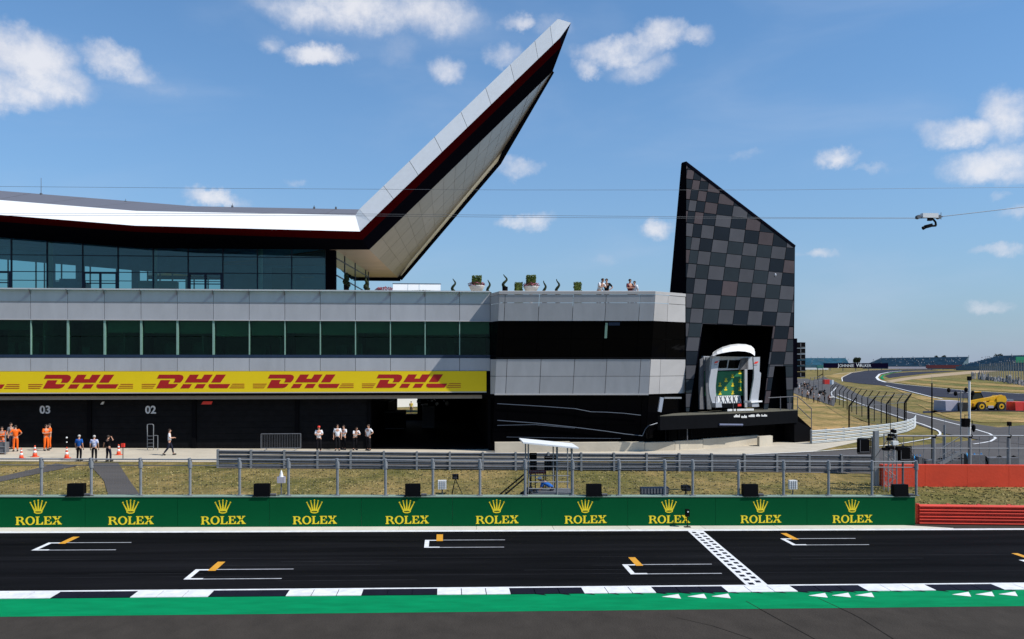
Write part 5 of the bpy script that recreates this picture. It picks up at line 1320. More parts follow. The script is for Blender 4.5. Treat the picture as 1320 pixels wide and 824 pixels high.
# mobile platform ladder
p = G(190, 580.5, .02); t = thing('platform_ladder', 'narrow steel platform ladder with guard loop beside the black shutters', 'ladder', p)
x0, x1 = p.x, p.x+.42
b = MB()
for x in (x0, x1): b.tube((x, p.y, p.z), (x, p.y, p.z+1.85), .025, .025, 6)
obj('stile', b, M['steel'], t)
b = MB(); b.path([(x0, p.y, p.z+1.0), (x0-.03, p.y, p.z+1.75), (x0+.08, p.y, p.z+1.86), (x1-.08, p.y, p.z+1.86), (x1+.02, p.y, p.z+1.75), (x1, p.y, p.z+1.0)], .022, 6); obj('guard_loop', b, M['steel'], t)
for k in range(4):
    b = MB(); b.box(x0, x1, p.y-.1, p.y+.1, p.z+.25*(k+1), p.z+.25*(k+1)+.03); obj('tread', b, M['steel_d'], t)
b = MB(); b.tube((x1+.3, p.y, p.z), (x1+.3, p.y, p.z+1.05), .025, .025, 6); b.tube((x1+.3, p.y, p.z+1.05), (x1, p.y, p.z+1.05), .022, .022, 6); obj('brace', b, M['steel'], t)
# grey cage at the left edge
p = G(2, 586, .02); t = thing('wire_cage', 'grey wire cage cart cut off by the left picture edge', 'cart', p)
for x in (p.x-.9, p.x-.3, p.x+.25):
    b = MB(); b.box(x-.03, x+.03, p.y-.03, p.y+.03, p.z, p.z+1.55); obj('upright', b, M['steel'], t)
for z in (.1, .5, .9, 1.5):
    b = MB(); b.box(p.x-.87, p.x+.22, p.y-.02, p.y+.02, p.z+z, p.z+z+.05); obj('bar', b, M['steel'], t)
b = MB(); b.box(p.x-.85, p.x+.2, p.y+.03, p.y+.6, p.z+.1, p.z+.8); obj('load', b, M['grey_cloth'], t)

# ================================================================ on the wall and behind it
lab = ['black monitor box on the wall above the first and second crowns', 'black monitor box on the wall between the third and fourth crowns', 'black monitor box on the wall directly above the fifth crown',
       'black monitor box on the wall just right of the seventh crown', 'black monitor box on the wall just left of the ninth crown', 'black monitor box on the wall at its right end by the red barrier']
for (px, l_) in zip((95.5, 336.5, 532, 766.5, 969, 1163.5), lab):
    x = XA(px, YW-.05); z = Z0(x)+hw; t = thing('monitor_box', l_, 'monitor', (x, YW, z), 'black boxes on the green wall')
    b = MB(); b.hexa([(x-.31, YW+.02, z+.03), (x+.31, YW+.02, z+.03), (x+.29, YW+.38, z+.03), (x-.29, YW+.38, z+.03), (x-.31, YW+.06, z+.49), (x+.31, YW+.06, z+.49), (x+.29, YW+.38, z+.47), (x-.29, YW+.38, z+.47)]); obj('housing', b, M['black'], t)
    b = MB(); b.box(x-.34, x+.34, YW-.06, YW+.15, z+.0, z+.028); obj('base_plate', b, M['black_m'], t)
    b = MB(); b.box(x+.33, x+.55, YW+.05, YW+.2, z, z+.09); obj('cable_box', b, M['grey_cloth'], t)
    b = MB(); b.tube((x+.33, YW+.0, z+.05), (x+.7, YW+.05, z+.02), .012, .012, 5); obj('cable', b, M['black'], t)
def small_box(px, py0, py1, wpx, Y, m, name, label, cat, legs=True):
    a, c = P(px-wpx/2, py1, Y), P(px+wpx/2, py0, Y); zgd = zg(a.x, Y); t = thing(name, label, cat, ((a.x+c.x)/2, Y, zgd))
    b = MB(); b.box(a.x, c.x, Y, Y+.2, a.z, c.z); obj('case', b, M[m], t)
    b = MB(); b.tube(((a.x+c.x)/2, Y+.1, zgd), ((a.x+c.x)/2, Y+.1, a.z+.02), .03, .03, 6); b.cbox(((a.x+c.x)/2, Y+.1, zgd+.015), .4, .4, .03); obj('stand', b, M['steel_d'], t); return t, a, c
for (px, py0, py1, wpx, l_) in ((570, 619.5, 631, 11, 'small white square board on a stand behind the wall, left of the white canopy'), (1023, 619.5, 631, 10, 'small white gridded board behind the wall near its right end')):
    t, a, c = small_box(px, py0, py1, wpx, 37.5, 'white', 'white_board', l_, 'board')
    b = MB()
    for i in range(1, 4):
        x = a.x+(c.x-a.x)*i/4; b.box(x-.004, x+.004, 37.488, 37.498, a.z+.02, c.z-.02); z = a.z+(c.z-a.z)*i/4; b.box(a.x+.02, c.x-.02, 37.484, 37.487, z-.004, z+.004)
    obj('grid_line', b, M['grey_cloth'], t)
t, a, c = small_box(362, 615, 623, 10, 38.5, 'lav', 'survey_lamp', 'small grey box topped with a white cone behind the wall', 'lamp'); b = MB(); b.lathe(((a.x+c.x)/2, 38.6, c.z), [(.10, 0), (.05, .2), (.01, .3)], 12); obj('white_cone', b, M['white'], t)
t, a, c = small_box(844, 628, 638, 36, 37.2, 'frame', 'solar_panel', 'dark flat panel low on the grass behind the wall', 'panel')
for i in range(9):
    b = MB(); x = a.x+(c.x-a.x)*(i+.5)/9; b.box(x-.04, x+.04, 37.18, 37.198, a.z+.05, c.z-.06); obj('cell', b, M['steel_d'], t)
def tripod(px, py, hpx, Y, label):
    x = XA(px, Y); z = zg(x, Y); h = P(px, py, Y).z-z; t = thing('camera_tripod', label, 'camera', (x, Y, z))
    for a in (0, 2.1, 4.2):
        b = MB(); b.tube((x+.35*math.cos(a), Y+.35*math.sin(a), z), (x, Y, z+h), .02, .02, 6); obj('leg', b, M['black_m'], t)
    b = MB(); b.cbox((x, Y, z+h+.1), .32, .5, .22); obj('camera_body', b, M['black'], t); b = MB(); b.tube((x, Y-.25, z+h+.1), (x, Y-.45, z+h+.1), .07, .08, 10); obj('lens', b, M['lens'], t)
tripod(587, 617, 10, 43, 'black camera on tripod on the dry grass left of the white canopy'); tripod(884, 632, 9, 37, 'small black camera on tripod just behind the wall near the eighth crown')
for (px, w_) in ((129, 7), (567, 7), (603, 9), (1185, 6)):
    pass
# white canopy with its little platform
Yc = 36.6
xa, xb = XA(681, Yc), XA(743, Yc); zb0 = zg(xa, Yc)
can = thing('canopy', 'small platform behind the wall under a thin tilted white roof', 'shelter', ((xa+xb)/2, Yc, zb0))
r0, r1 = P(673, 570.5, Yc), P(744, 577.5, Yc)
b = MB(); b.hexa([(r0.x, Yc-.5, r0.z), (r1.x, Yc-.5, r1.z), (r1.x, Yc+1.5, r1.z), (r0.x, Yc+1.5, r0.z), (r0.x, Yc-.5, r0.z+.06), (r1.x, Yc-.5, r1.z+.06), (r1.x, Yc+1.5, r1.z+.06), (r0.x, Yc+1.5, r0.z+.06)]); obj('roof', b, M['white'], can)
for px, zt2 in ((681, r0.z), (718, (r0.z*.4+r1.z*.6)-.03), (737, r1.z+.03)):
    x = XA(px, Yc); b = MB(); b.tube((x, Yc, zb0), (x, Yc, zt2), .045 if px != 681 else .03, None, 8); obj('post', b, M['steel'], can)
    b = MB(); b.tube((x, Yc+1.3, zb0), (x, Yc+1.3, zt2), .03, None, 8); obj('post', b, M['steel'], can)
for py in (613.5, 621.5, 630):
    a, c = P(681, py, Yc), P(734, py, Yc); b = MB(); b.tube((a.x, Yc, a.z), (c.x, Yc, c.z), .022, .022, 6); obj('rail', b, M['steel'], can)
pf = P(700, 632, Yc).z-.15
b = MB(); b.box(xa, xb-.1, Yc, Yc+1.4, pf-.1, pf); obj('platform', b, M['steel_d'], can)
a, c = P(641, 637, Yc), P(678, 615, Yc)
for dy in (0, .9):
    b = MB(); b.bar((a.x, Yc+dy, a.z-.3), (c.x, Yc+dy, c.z), .06, .06); obj('stair_rail', b, M['black_m'], can)
    b = MB(); b.bar((a.x+.6, Yc+dy, a.z-.8), (c.x+.2, Yc+dy, c.z-.6), .05, .12); obj('stair_string', b, M['black_m'], can)
for i in range(4):
    b = MB(); t_ = i/3.5; b.cbox((a.x+.7+(c.x-a.x-.4)*t_, Yc+.45, a.z-.75+(c.z-a.z+.2)*t_), .25, .85, .03); obj('stair_tread', b, M['steel_d'], can)
def scr(px0, px1, py0, py1, Y, m, name, label, cat):
    a, c = P(px0, py1, Y), P(px1, py0, Y); t = thing(name, label, cat, ((a.x+c.x)/2, Y, zg(a.x, Y)))
    b = MB(); b.box(a.x, c.x, Y, Y+.12, a.z, c.z); obj('panel', b, M[m], t); b = MB()
    for x in (a.x+.06, c.x-.06): b.tube((x, Y+.06, zg(x, Y)), (x, Y+.06, a.z+.02), .025, .025, 6)
    obj('leg', b, M['black_m'], t); b = MB(); b.box(a.x+.04, c.x-.04, Y-.02, Y-.002, c.z-.07, c.z-.04); obj('bezel', b, M['grey_cloth'], t); return t
scr(683, 692, 584, 606, 38.2, 'black', 'monitor_rack', 'narrow black monitor rack beside the left canopy post', 'monitor'); scr(702, 717, 588, 607, 38.4, 'black', 'monitor_rack', 'wider black monitor rack under the middle of the white canopy', 'monitor')
scr(682, 703, 606.5, 611, 38.0, 'maroon', 'red_cloth_table', 'low dark red cloth table under the canopy', 'table')
pp = V((XA(711, 37.6), 37.6, pf)); person((pp.x, 37.5, zg(pp.x, 37.5)+.25), -PI/2-.3, 'bend', 'person in dark blue shirt and white cap bending over under the canopy', shirt='blue_cloth', trousers='navy', cap='white_cloth', scale=.95)
pp = XA(672, 37.6); person((pp, 37.7, zg(pp, 37.7)), 1.0, 'bend', 'dark clothed person stooping on the steps left of the canopy post', shirt='navy', trousers='navy', scale=.85)
pp = XA(685, 37.0); person((pp, 37.3, zg(pp, 37.3)-.25), .5, 'lean', 'person in white and red top low behind the left canopy post', shirt='white_cloth', trousers='maroon', scale=.85)
# little camera on the wall face at the start line
q_ = P(886, 660, YW-.3); t = thing('line_camera', 'small black upright camera box in front of the green wall over the eighth lettering', 'camera', (q_.x, YW-.3, Z0(q_.x)))
b = MB(); b.box(q_.x-.07, q_.x+.07, YW-.4, YW-.2, P(886, 664, YW).z, P(886, 655, YW).z); obj('camera_box', b, M['black'], t); b = MB(); b.tube((q_.x, YW-.3, Z0(q_.x)+.03), (q_.x, YW-.3, P(886, 664, YW).z), .02, .02, 6); b.cbox((q_.x, YW-.3, Z0(q_.x)+.04), .25, .2, .02); obj('stand', b, M['black_m'], t); b = MB(); b.tube((q_.x, YW-.41, q_.z+.02), (q_.x, YW-.402, q_.z+.02), .03, .03, 8); obj('lens', b, M['white'], t)

# ================================================================ roof terrace
YT = 66.0; zter = bp(0, 376).z-1.0
gpl = 'clipped plants on the roof terrace'
def blob(b, c, rx, ry, rz, n, size, seed):
    r = random.Random(seed)
    for i in range(n):
        u, v = r.uniform(-1, 1), r.uniform(0, 2*PI); k = r.uniform(.72, 1.05); s_ = math.sqrt(1-u*u)
        p = V((c[0]+rx*k*s_*math.cos(v), c[1]+ry*k*s_*math.sin(v), c[2]+rz*k*u)); a = V((r.uniform(-1, 1), r.uniform(-1, 1), r.uniform(-1, 1))).normalized(); e = a.orthogonal().normalized(); f = a.cross(e)
        s2 = size*r.uniform(.6, 1.3); b.add([p+e*s2, p+f*s2*.6, p-e*s2, p-f*s2*.6], [(0, 1, 2, 3)])
def cubebush(b, c, hx, hz, n, size, seed):
    r = random.Random(seed)
    for i in range(n):
        p = V([r.uniform(-1, 1) for _ in range(3)]); m_ = max(abs(p.x), abs(p.y), abs(p.z)); p = p/m_*r.uniform(.8, 1.03); p = V((c[0]+p.x*hx, c[1]+p.y*hx, c[2]+p.z*hz))
        a = V((r.uniform(-1, 1), r.uniform(-1, 1), r.uniform(-1, 1))).normalized(); e = a.orthogonal().normalized(); f = a.cross(e); s2 = size*r.uniform(.6, 1.3)
        b.add([p+e*s2, p+f*s2*.6, p-e*s2, p-f*s2*.6], [(0, 1, 2, 3)])
def planter(px, l_, ybowl, ytop, w_, seed):
    x = XA(px, YT); k = YT/FPX; t = thing('bowl_planter', l_, 'planter', (x, YT, zter), 'white bowl planters on the roof terrace'); zb = P(px, 377, YT).z; zr = P(px, ybowl, YT).z; zt2 = P(px, ytop, YT).z
    b = MB(); b.lathe((x, YT, zter), [(.30, 0), (.30, .06), (.12, .10), (.12, zb-zter-.1), (w_*k*.32, zb-zter), (w_*k*.5, zr-zter-.05), (w_*k*.52, zr-zter), (w_*k*.48, zr-zter)], 20); obj('bowl', b, M['pot'], t, True)
    b = MB(); blob(b, (x, YT, zr+.1), w_*k*.55, w_*k*.55, .22, 260, .07, seed); obj('flowers', b, M['flower'], t)
    b = MB(); cubebush(b, (x, YT, (zr+zt2)/2+.1), .36, (zt2-zr)/2-.02, 900, .055, seed+1); b.box(x-.3, x+.3, YT-.3, YT+.3, zr, zt2-.06); obj('clipped_bush', b, M['leaf'], t)
planter(614.5, 'white bowl planter with square clipped bush, left of the projecting block', 368.5, 357, 20, 31); planter(684.5, 'white bowl planter with square clipped bush above the projecting block', 369.5, 356.5, 20, 41)
for px, y0, w_, l_ in ((668.5, 364.5, 10, 'low clipped bush immediately left of the bowl planter over the block'), (744.5, 364, 9.5, 'low clipped bush standing alone left of the terrace visitors')):
    x = XA(px, YT); zt2 = P(px, y0, YT).z; t = thing('clipped_bush', l_, 'bush', (x, YT, zter), gpl); k = w_*YT/FPX/2
    b = MB(); cubebush(b, (x, YT, (zter+.4+zt2)/2), k, (zt2-zter-.4)/2, 900, .055, px); b.box(x-k*.8, x+k*.8, YT-k*.8, YT+k*.8, zter+.4, zt2-.06); obj('foliage', b, M['leaf'], t)
    b = MB(); b.box(x-k, x+k, YT-k, YT+k, zter, zter+.42); obj('pot', b, M['black'], t)
def spiral(px, y0, l_, Y=YT, amp=.14, r_=.11, turns=1.25, m='leaf_d', ph=0.):
    x = XA(px, Y); zt2 = P(px, y0, Y).z; zb = zter; t = thing('spiral_topiary', l_, 'topiary', (x, Y, zb), 'twisted dark topiary on the roof terrace'); n = 16; pts = []
    h0 = zt2-1.05
    b = MB()
    for i in range(n+1):
        u = i/n; pts.append(V((x+amp*math.sin(ph+turns*2*PI*u)*(1-.25*u), Y+amp*.5*math.cos(turns*2*PI*u), h0+(zt2-h0)*u)))
    for i in range(n): b.tube(pts[i], pts[i+1], r_*(1.15-.9*(i/n)**1.5), r_*(1.15-.9*((i+1)/n)**1.5), 8)
    obj('twisted_foliage', b, M[m], t, True); b = MB(); b.lathe((x, Y, zb), [(.16, 0), (.22, h0-zb+.1), (.20, h0-zb+.1)], 12); obj('pot', b, M['black'], t)
spiral(585, 359.5, 'twisted dark topiary between the white counter and the bowl planter', ph=2.4); spiral(630, 361, 'twisted dark topiary just right of the first bowl planter', ph=2.6, amp=.11); spiral(651, 354, 'tallest twisted dark topiary, above the left corner of the block', ph=2.7, amp=.17)
spiral(702, 362, 'short twisted dark topiary right of the second bowl planter', ph=3.4, amp=.10); spiral(719, 360, 'twisted dark topiary left of the lone clipped bush', ph=3.2, amp=.13)
spiral(446.5, 352, 'dark spiral topiary before the side glazing, nearer the corner column', 69, amp=.12, r_=.22, turns=2.2); spiral(472.5, 359, 'dark spiral topiary before the side glazing, under the wing soffit', 69, amp=.10, r_=.2, turns=2.0)
# white counter
x0, x1 = XA(506, 64.1), XA(568, 64.1); z1 = P(537, 365.5, 64.1).z; t = thing('white_counter', 'long low white counter on the terrace beside the wing', 'counter', ((x0+x1)/2, 64.1, zter))
for u0, u1 in ((0, .31), (.315, .545), (.55, 1)):
    b = MB(); xa_, xb_ = x0+(x1-x0)*u0+.01, x0+(x1-x0)*u1-.01; b.hexa([(xa_, 63.7, zter), (xb_, 63.7, zter), (xb_, 64.7, zter), (xa_, 64.7, zter), (xa_, 64.5, z1), (xb_, 64.5, z1), (xb_, 64.7, z1), (xa_, 64.7, z1)]); obj('front_panel', b, M['fascia'], t)
b = MB(); b.box(x0-.03, x1+.03, 64.47, 64.8, z1, z1+.04); obj('counter_top', b, M['roof'], t)
x = XA(497, 67.2); t = thing('low_shrub', 'low reddish shrub left of the white counter', 'shrub', (x, 67.2, zter)); b = MB(); blob(b, (x, 67.2, P(497, 374, 67.2).z), .8, .4, .25, 400, .07, 5); obj('foliage', b, M['flower'], t); b = MB(); b.box(x-.7, x+.7, 67, 67.4, zter, zter+.75); obj('trough', b, M['black'], t)
x = XA(545, 63.8); t = thing('low_plants', 'low yellow green plants in front of the white counter', 'plant', (x, 63.8, zter)); b = MB(); blob(b, (x, 63.8, P(545, 376, 63.8).z), 1.0, .1, .10, 300, .06, 6); obj('foliage', b, M['leaf'], t); b = MB(); b.box(x-1, x+1, 63.3, 63.5, zter, zter+.8); obj('trough', b, M['black'], t)
gt = 'visitors on the roof terrace'
for px, yt_, rz, kd, sh_, l_ in ((772, 363, .6, 'lean', 'white_cloth', 'person in white shirt leaning on the terrace edge, leftmost visitor'), (782, 361.5, -.5, 'hips', 'blk_cloth', 'person in dark shirt standing on the terrace beside the white shirted visitor'),
                             (812, 362, .4, 'arms', 'maroon', 'person in dark red shirt with folded arms on the terrace'), (818, 364.5, -.8, 'stand', 'white_cloth', 'person in pale shirt half behind the dark red shirted visitor')):
    Y = 62.6 if px > 800 or px < 776 else 63.0; x = XA(px, Y); h = P(px, yt_, Y).z-zter+.05; person((x, Y, zter+.05), rz, kd, l_, shirt=sh_, trousers='navy', scale=h/1.72*(1.1 if kd == 'lean' else 1), group=gt)

# ================================================================ right: fences and masts behind the red wall
YR2 = 48.8
fr = thing('spectator_fence', 'steel rail fence with round posts behind the orange red wall', 'fence', (XA(1250, YR2), YR2, zg(XA(1250, YR2), YR2)))
px_ = [1152, 1203.5, 1250, 1300, 1352, 1405]
for i, px in enumerate(px_):
    x = XA(px, YR2); zt2 = P(px, 562 if px > 1150 else 563, YR2).z; b = MB(); z = zg(x, YR2); b.tube((x, YR2, z), (x, YR2, zt2-.12), .10, .10, 12); obj('post', b, M['steel'], fr)
    b = MB(); b.tube((x, YR2, zt2-.14), (x+.12, YR2-.05, zt2+.06), .10, .07, 10); obj('post_cap', b, M['black_m'], fr)
    if i:
        xp = XA(px_[i-1], YR2)
        for py, r_ in ((562, .05), (578, .03)):
            za, zc = P(px_[i-1], py, YR2).z, P(px, py, YR2).z; b = MB(); b.tube((xp, YR2-.06, za), (x, YR2-.06, zc), r_, None, 8); obj('rail', b, M['steel'], fr)
        for k in range(1, 4):
            xx = xp+(x-xp)*k/4; b = MB(); b.tube((xx, YR2, z), (xx, YR2, P(px, 563, YR2).z), .018, None, 6); obj('baluster', b, M['steel'], fr)
# steel stair
st = thing('steel_stair', 'grey steel stair with handrails behind the orange red wall', 'stair', (XA(1228, 50), 50, zg(XA(1228, 50), 50)))
for Y in (49.6, 50.6):
    a, c = P(1212, 599, Y), P(1240, 582, Y); b = MB(); b.bar(a, c, .05, .22); obj('string', b, M['steel'], st)
    a2, c2 = a+V((0, 0, .95)), c+V((0, 0, .95)); b = MB(); b.tube(a2, c2, .025, None, 6); b.tube(a+V((0,0,.5)), c+V((0,0,.5)), .018, None, 6); obj('handrail_or_streak', b, M['steel'], st)
    for t_ in (0, .33, .66, 1): 
        b = MB(); p = a.lerp(c, t_); b.tube(p, p+V((0, 0, .95)), .02, None, 6); obj('handrail_post', b, M['steel'], st)
a, c = P(1212, 599, 50.1), P(1240, 582, 50.1)
for i in range(5):
    b = MB(); p = a.lerp(c, (i+.5)/5); b.cbox(p, .28, .95, .04); obj('tread', b, M['steel_d'], st)
for px in (1228, 1240):
    b = MB(); x = XA(px, 50.65); b.tube((x, 50.7, zg(x, 50.7)), (x, 50.7, P(px, 583, 50.7).z), .04, None, 6); obj('leg', b, M['steel_d'], st)
def box_on(px0, px1, py0, py1, Y, d, m, name, label, cat, pole=None):
    a, c = P(px0, py1, Y), P(px1, py0, Y); t = thing(name, label, cat, ((a.x+c.x)/2, Y, zg(a.x, Y))); b = MB(); b.box(a.x, c.x, Y, Y+d, a.z, c.z); obj('case', b, M[m], t)
    b = MB(); b.box(a.x+.03, c.x-.03, Y-.02, Y-.002, a.z+.04, a.z+.08); b.box(a.x+.03, a.x+.06, Y-.02, Y-.002, a.z+.081, c.z-.03); obj('edge', b, M['grey_cloth'], t); return t, a, c
def bundle(px0, px1, py0, py1, Y, m, label, name='tarpaulin', cat='tarpaulin'):
    a, c = P(px0, py1, Y), P(px1, py0, Y); z = zg(a.x, Y); t = thing(name, label, cat, ((a.x+c.x)/2, Y, z)); r = random.Random(px0); b = MB(); n, m2 = 9, 6; vs = []
    for j in range(m2+1):
        for i in range(n+1):
            u, v = i/n, j/m2; vs.append((a.x+(c.x-a.x)*u+r.uniform(-.04, .04), Y+.5*math.sin(v*PI*.5)+r.uniform(-.05, .05), z+(c.z-z)*min(1, v*1.2)*(1-.18*abs(math.sin(u*7)))))
    b.add(vs, [(j*(n+1)+i, j*(n+1)+i+1, (j+1)*(n+1)+i+1, (j+1)*(n+1)+i) for j in range(m2) for i in range(n)]); obj('sheet', b, M[m], t)
    b = MB(); b.box(a.x+.1, c.x-.1, Y+.15, Y+.9, z, c.z-.12); obj('load', b, M['grey_cloth'], t)
bundle(1252, 1274, 584.5, 600, 49.4, 'blue_tarp', 'bright blue tarpaulin bundle behind the red wall, right of the stair'); bundle(1184, 1193, 586.5, 600, 49.4, 'blue_tarp', 'small bright blue bundle behind the left end of the red wall')
bundle(1276, 1318, 588, 600, 50.4, 'black', 'long dark covered pile behind the red wall at the right picture edge', 'covered_pile', 'pile'); bundle(1194, 1250, 591, 600, 51.6, 'black', 'low dark covered pile behind the stair and red wall', 'covered_pile', 'pile')
def mast(px, py0, py1, Y, r_, m, name, label, cat='mast', head=None):
    x = XA(px, Y); z = zg(x, Y); zt2 = P(px, py0, Y).z; t = thing(name, label, cat, (x, Y, z)); b = MB(); b.tube((x, Y, z), (x, Y, zt2), r_, r_*.8, 8); obj('pole', b, M[m], t)
    b = MB(); b.cbox((x, Y, z+.02), r_*5, r_*5, .04); obj('base', b, M[m], t)
    if head == 'cap': b = MB(); b.cbox((x, Y, zt2+.12), .18, .2, .26); obj('head', b, M['black'], t)
    if head == 'arms':
        for k in (-.8, -.35, .35, .8): b = MB(); b.ell((x+k, Y, zt2-.1+.12*math.sin(k*5)), .13, .09, .16, 8, 6); obj('lamp', b, M['black'], t)
        b = MB(); b.tube((x-.9, Y, zt2-.2), (x+.9, Y, zt2-.15), .025, None, 6); obj('cross_arm', b, M['steel_d'], t)
        for k in (-.22, .22): b = MB(); b.tube((x+k, Y, zt2-.2), (x, Y, zt2-1.6), .02, None, 6); obj('brace', b, M['steel_d'], t)
    if head == 'tip': b = MB(); b.tube((x, Y, zt2), (x, Y, zt2+.5), .015, .01, 6); obj('aerial', b, M['steel'], t)
    return t
mast(1201.3, 494, 0, 55, .055, 'black_m', 'slim_mast', 'thin black mast behind the steel fence, left of the stair', head='tip'); mast(1249.5, 490.5, 0, 50.5, .085, 'white', 'slim_mast', 'white mast with black head rising in front of the yellow machine', head='cap')
mast(1238.5, 503, 0, 52, .045, 'steel', 'lighting_mast', 'grey mast with a cross arm of small black lamps left of the yellow machine', head='arms'); mast(1217.5, 548, 0, 52, .09, 'steel', 'slim_mast', 'short pale post at the fork of the pit exit road', head='tip')
mast(1301, 549, 0, 49.6, .045, 'steel', 'camera_post', 'grey post with small black camera at the right picture edge', head='cap')
def hung(px, py0, py1, w_, Y, label):
    a, c = P(px-w_/2, py1, Y), P(px+w_/2, py0, Y); t = thing('loudspeaker', label, 'speaker', ((a.x+c.x)/2, Y, a.z)); b = MB(); xm = (a.x+c.x)/2
    b.lathe((xm, Y, a.z), [(.04, 0), ((c.x-a.x)*.5, (c.z-a.z)*.45), ((c.x-a.x)*.4, (c.z-a.z)*.85), (.05, c.z-a.z)], 12) if w_ < 6 else b.hexa([(a.x, Y-.15, a.z), (c.x, Y-.15, a.z), (c.x, Y+.2, a.z), (a.x, Y+.2, a.z), (a.x, Y-.2, c.z), (c.x, Y-.2, c.z), (c.x, Y+.2, c.z), (a.x, Y+.2, c.z)])
    obj('cabinet', b, M['black'], t); b = MB(); b.tube((xm, Y+.1, c.z-.01), (xm, Y+.1, c.z+.25), .02, None, 6); b.tube((xm, Y+.1, c.z+.2), (XA(1249.5, 50.5), 50.5, c.z+.2), .02, None, 6); obj('bracket', b, M['black_m'], t)
hung(1245, 539.5, 550.5, 7, 50.2, 'black box loudspeaker hung on the white mast'); hung(1255, 547.5, 557, 5, 50.2, 'small round black loudspeaker right of the white mast')
# latticed camera tower behind the end of the pit wall fence
Yl = 44.0
lt = thing('lattice_tower', 'grey lattice mast carrying small cameras behind the right end of the pit wall fence', 'tower', (XA(1150, Yl), Yl, zg(XA(1150, Yl), Yl)))
x0, x1 = XA(1145, Yl), XA(1156, Yl); z0 = zg(x0, Yl); z1 = P(1148, 560, Yl).z
for x in (x0, x1):
    for y in (Yl, Yl+.45): b = MB(); b.tube((x, y, z0), (x, y, z1), .035, None, 6); obj('leg', b, M['steel'], lt)
nseg = 8
for i in range(nseg):
    za, zc = z0+(z1-z0)*i/nseg, z0+(z1-z0)*(i+1)/nseg
    for y in (Yl, Yl+.45): b = MB(); b.tube((x0 if i % 2 else x1, y, za), (x1 if i % 2 else x0, y, zc), .016, None, 5); b.tube((x0, y, zc), (x1, y, zc), .016, None, 5); obj('brace', b, M['steel'], lt)
xm = (x0+x1)/2; b = MB(); b.tube((xm, Yl+.2, z1-.3), (xm, Yl+.2, P(1150, 512, Yl).z), .022, .014, 6); obj('aerial', b, M['black_m'], lt)
for (px, py, sx_, sz_) in ((1147, 566, .22, .16), (1153, 571, .3, .2), (1147, 577, .36, .16), (1142, 579, .3, .14), (1152, 556, .16, .18), (1158, 578, .2, .2), (1149, 561, .26, .14)):
    q_ = P(px, py, Yl-.2); b = MB(); b.cbox(q_, sx_, .3, sz_); b.tube(q_, (xm, Yl, q_.z-.1), .018, None, 5); obj('camera', b, M['black'] if px != 1153 else M['white'], lt)
for a, c in (((1155, 565), (1182, 590)), ((1145, 566), (1128, 590)), ((1152, 575), (1180, 594))):
    b = MB(); b.tube(P(*a, Yl), P(*c, Yl), .012, None, 5); obj('guy_wire', b, M['black_m'], lt)
def post_screen(px0, px1, py0, py1, Y, label, ppx):
    t, a, c = box_on(px0, px1, py0, py1, Y, .35, 'black', 'black_screen', label, 'screen'); b = MB(); x = XA(ppx, Y+.2); b.tube((x, Y+.45, zg(x, Y+.2)), (x, Y+.45, c.z+.1), .06, None, 8); b.tube((x, Y+.45, c.z-.1), ((a.x+c.x)/2, Y+.3, c.z-.1), .03, None, 6); obj('pole', b, M['steel_d'], t)
    b = MB(); b.path([(a.x-.06, Y+.1, a.z-.05), (a.x-.06, Y+.1, c.z+.05), (c.x+.1, Y+.1, c.z+.05), (c.x+.1, Y+.1, a.z-.05), (a.x-.06, Y+.1, a.z-.05)], .03, 6); obj('frame', b, M['black_m'], t)
post_screen(1108, 1121, 566.5, 584, 50, 'black screen box in a thin frame on a post above the grey barrier', 1127); post_screen(1160.5, 1173.5, 577, 594, 44.5, 'black screen box right of the lattice mast', 1167)
x = XA(1130.5, 46); t = thing('steel_post', 'thick grey steel post between the screen box and the lattice mast', 'post', (x, 46, zg(x, 46))); b = MB(); b.box(x-.12, x+.12, 46, 46.25, zg(x, 46), P(1130, 556, 46).z); obj('shaft', b, M['steel'], t); b = MB(); b.box(x-.2, x+.2, 45.95, 46.3, zg(x, 46), zg(x, 46)+.04); obj('base_plate', b, M['steel_d'], t)

# ================================================================ tall debris fences at the foot of the hill
def debris(name, label, pts, hs, lean, m_post, r_=.05, mesh_n=10, bars=True):
    t = thing(name, label, 'fence', (*pts[len(pts)//2], zg(*pts[len(pts)//2])))
    tops = []
    for (x, y), h in zip(pts, hs):
        z = zg(x, y); b = MB(); b.tube((x, y, z-.1), (x, y, z+h*.74), r_, None, 8); b.tube((x, y, z+h*.74), (x+lean[0], y+lean[1], z+h), r_, r_*.8, 8); obj('post', b, M[m_post], t); tops.append(V((x+lean[0], y+lean[1], z+h)))
    for i in range(len(pts)-1):
        b = MB(); a, c = V((*pts[i], zg(*pts[i]))), V((*pts[i+1], zg(*pts[i+1]))); h0, h1 = hs[i]*.74, hs[i+1]*.74; w_ = r_*.11
        for k in range(1, mesh_n):
            u = k/mesh_n; p = a.lerp(c, u); q_ = p+V((0, 0, h0+(h1-h0)*u)); b.bar(p, q_, w_, w_); b.bar(q_, tops[i].lerp(tops[i+1], u), w_, w_)
        for k in range(1, 9): b.bar(a+V((0, 0, h0*k/8)), c+V((0, 0, h1*k/8)), w_, w_)
        obj('wire_mesh', b, M['steel_d'], t)
        b = MB(); b.tube(a+V((0, 0, h0)), c+V((0, 0, h1)), r_*.35, None, 5); b.tube(tops[i], tops[i+1], r_*.35, None, 5); obj('cable', b, M['steel_d'], t)
    return t
dp = [(1094.5, 556), (1120, 554.5), (1143, 553), (1166, 551)]
pts = gp(*dp); hs = []
for (px, py), (x, y) in zip(dp, pts): hs.append((py-{1094.5: 511, 1120: 510, 1143: 508, 1166: 506}[px])*y/FPX/1.0)
debris('debris_fence', 'tall black debris fence with inclined tops behind the white curved barrier', pts, hs, (.8, .2), 'black_m', .075, 14)
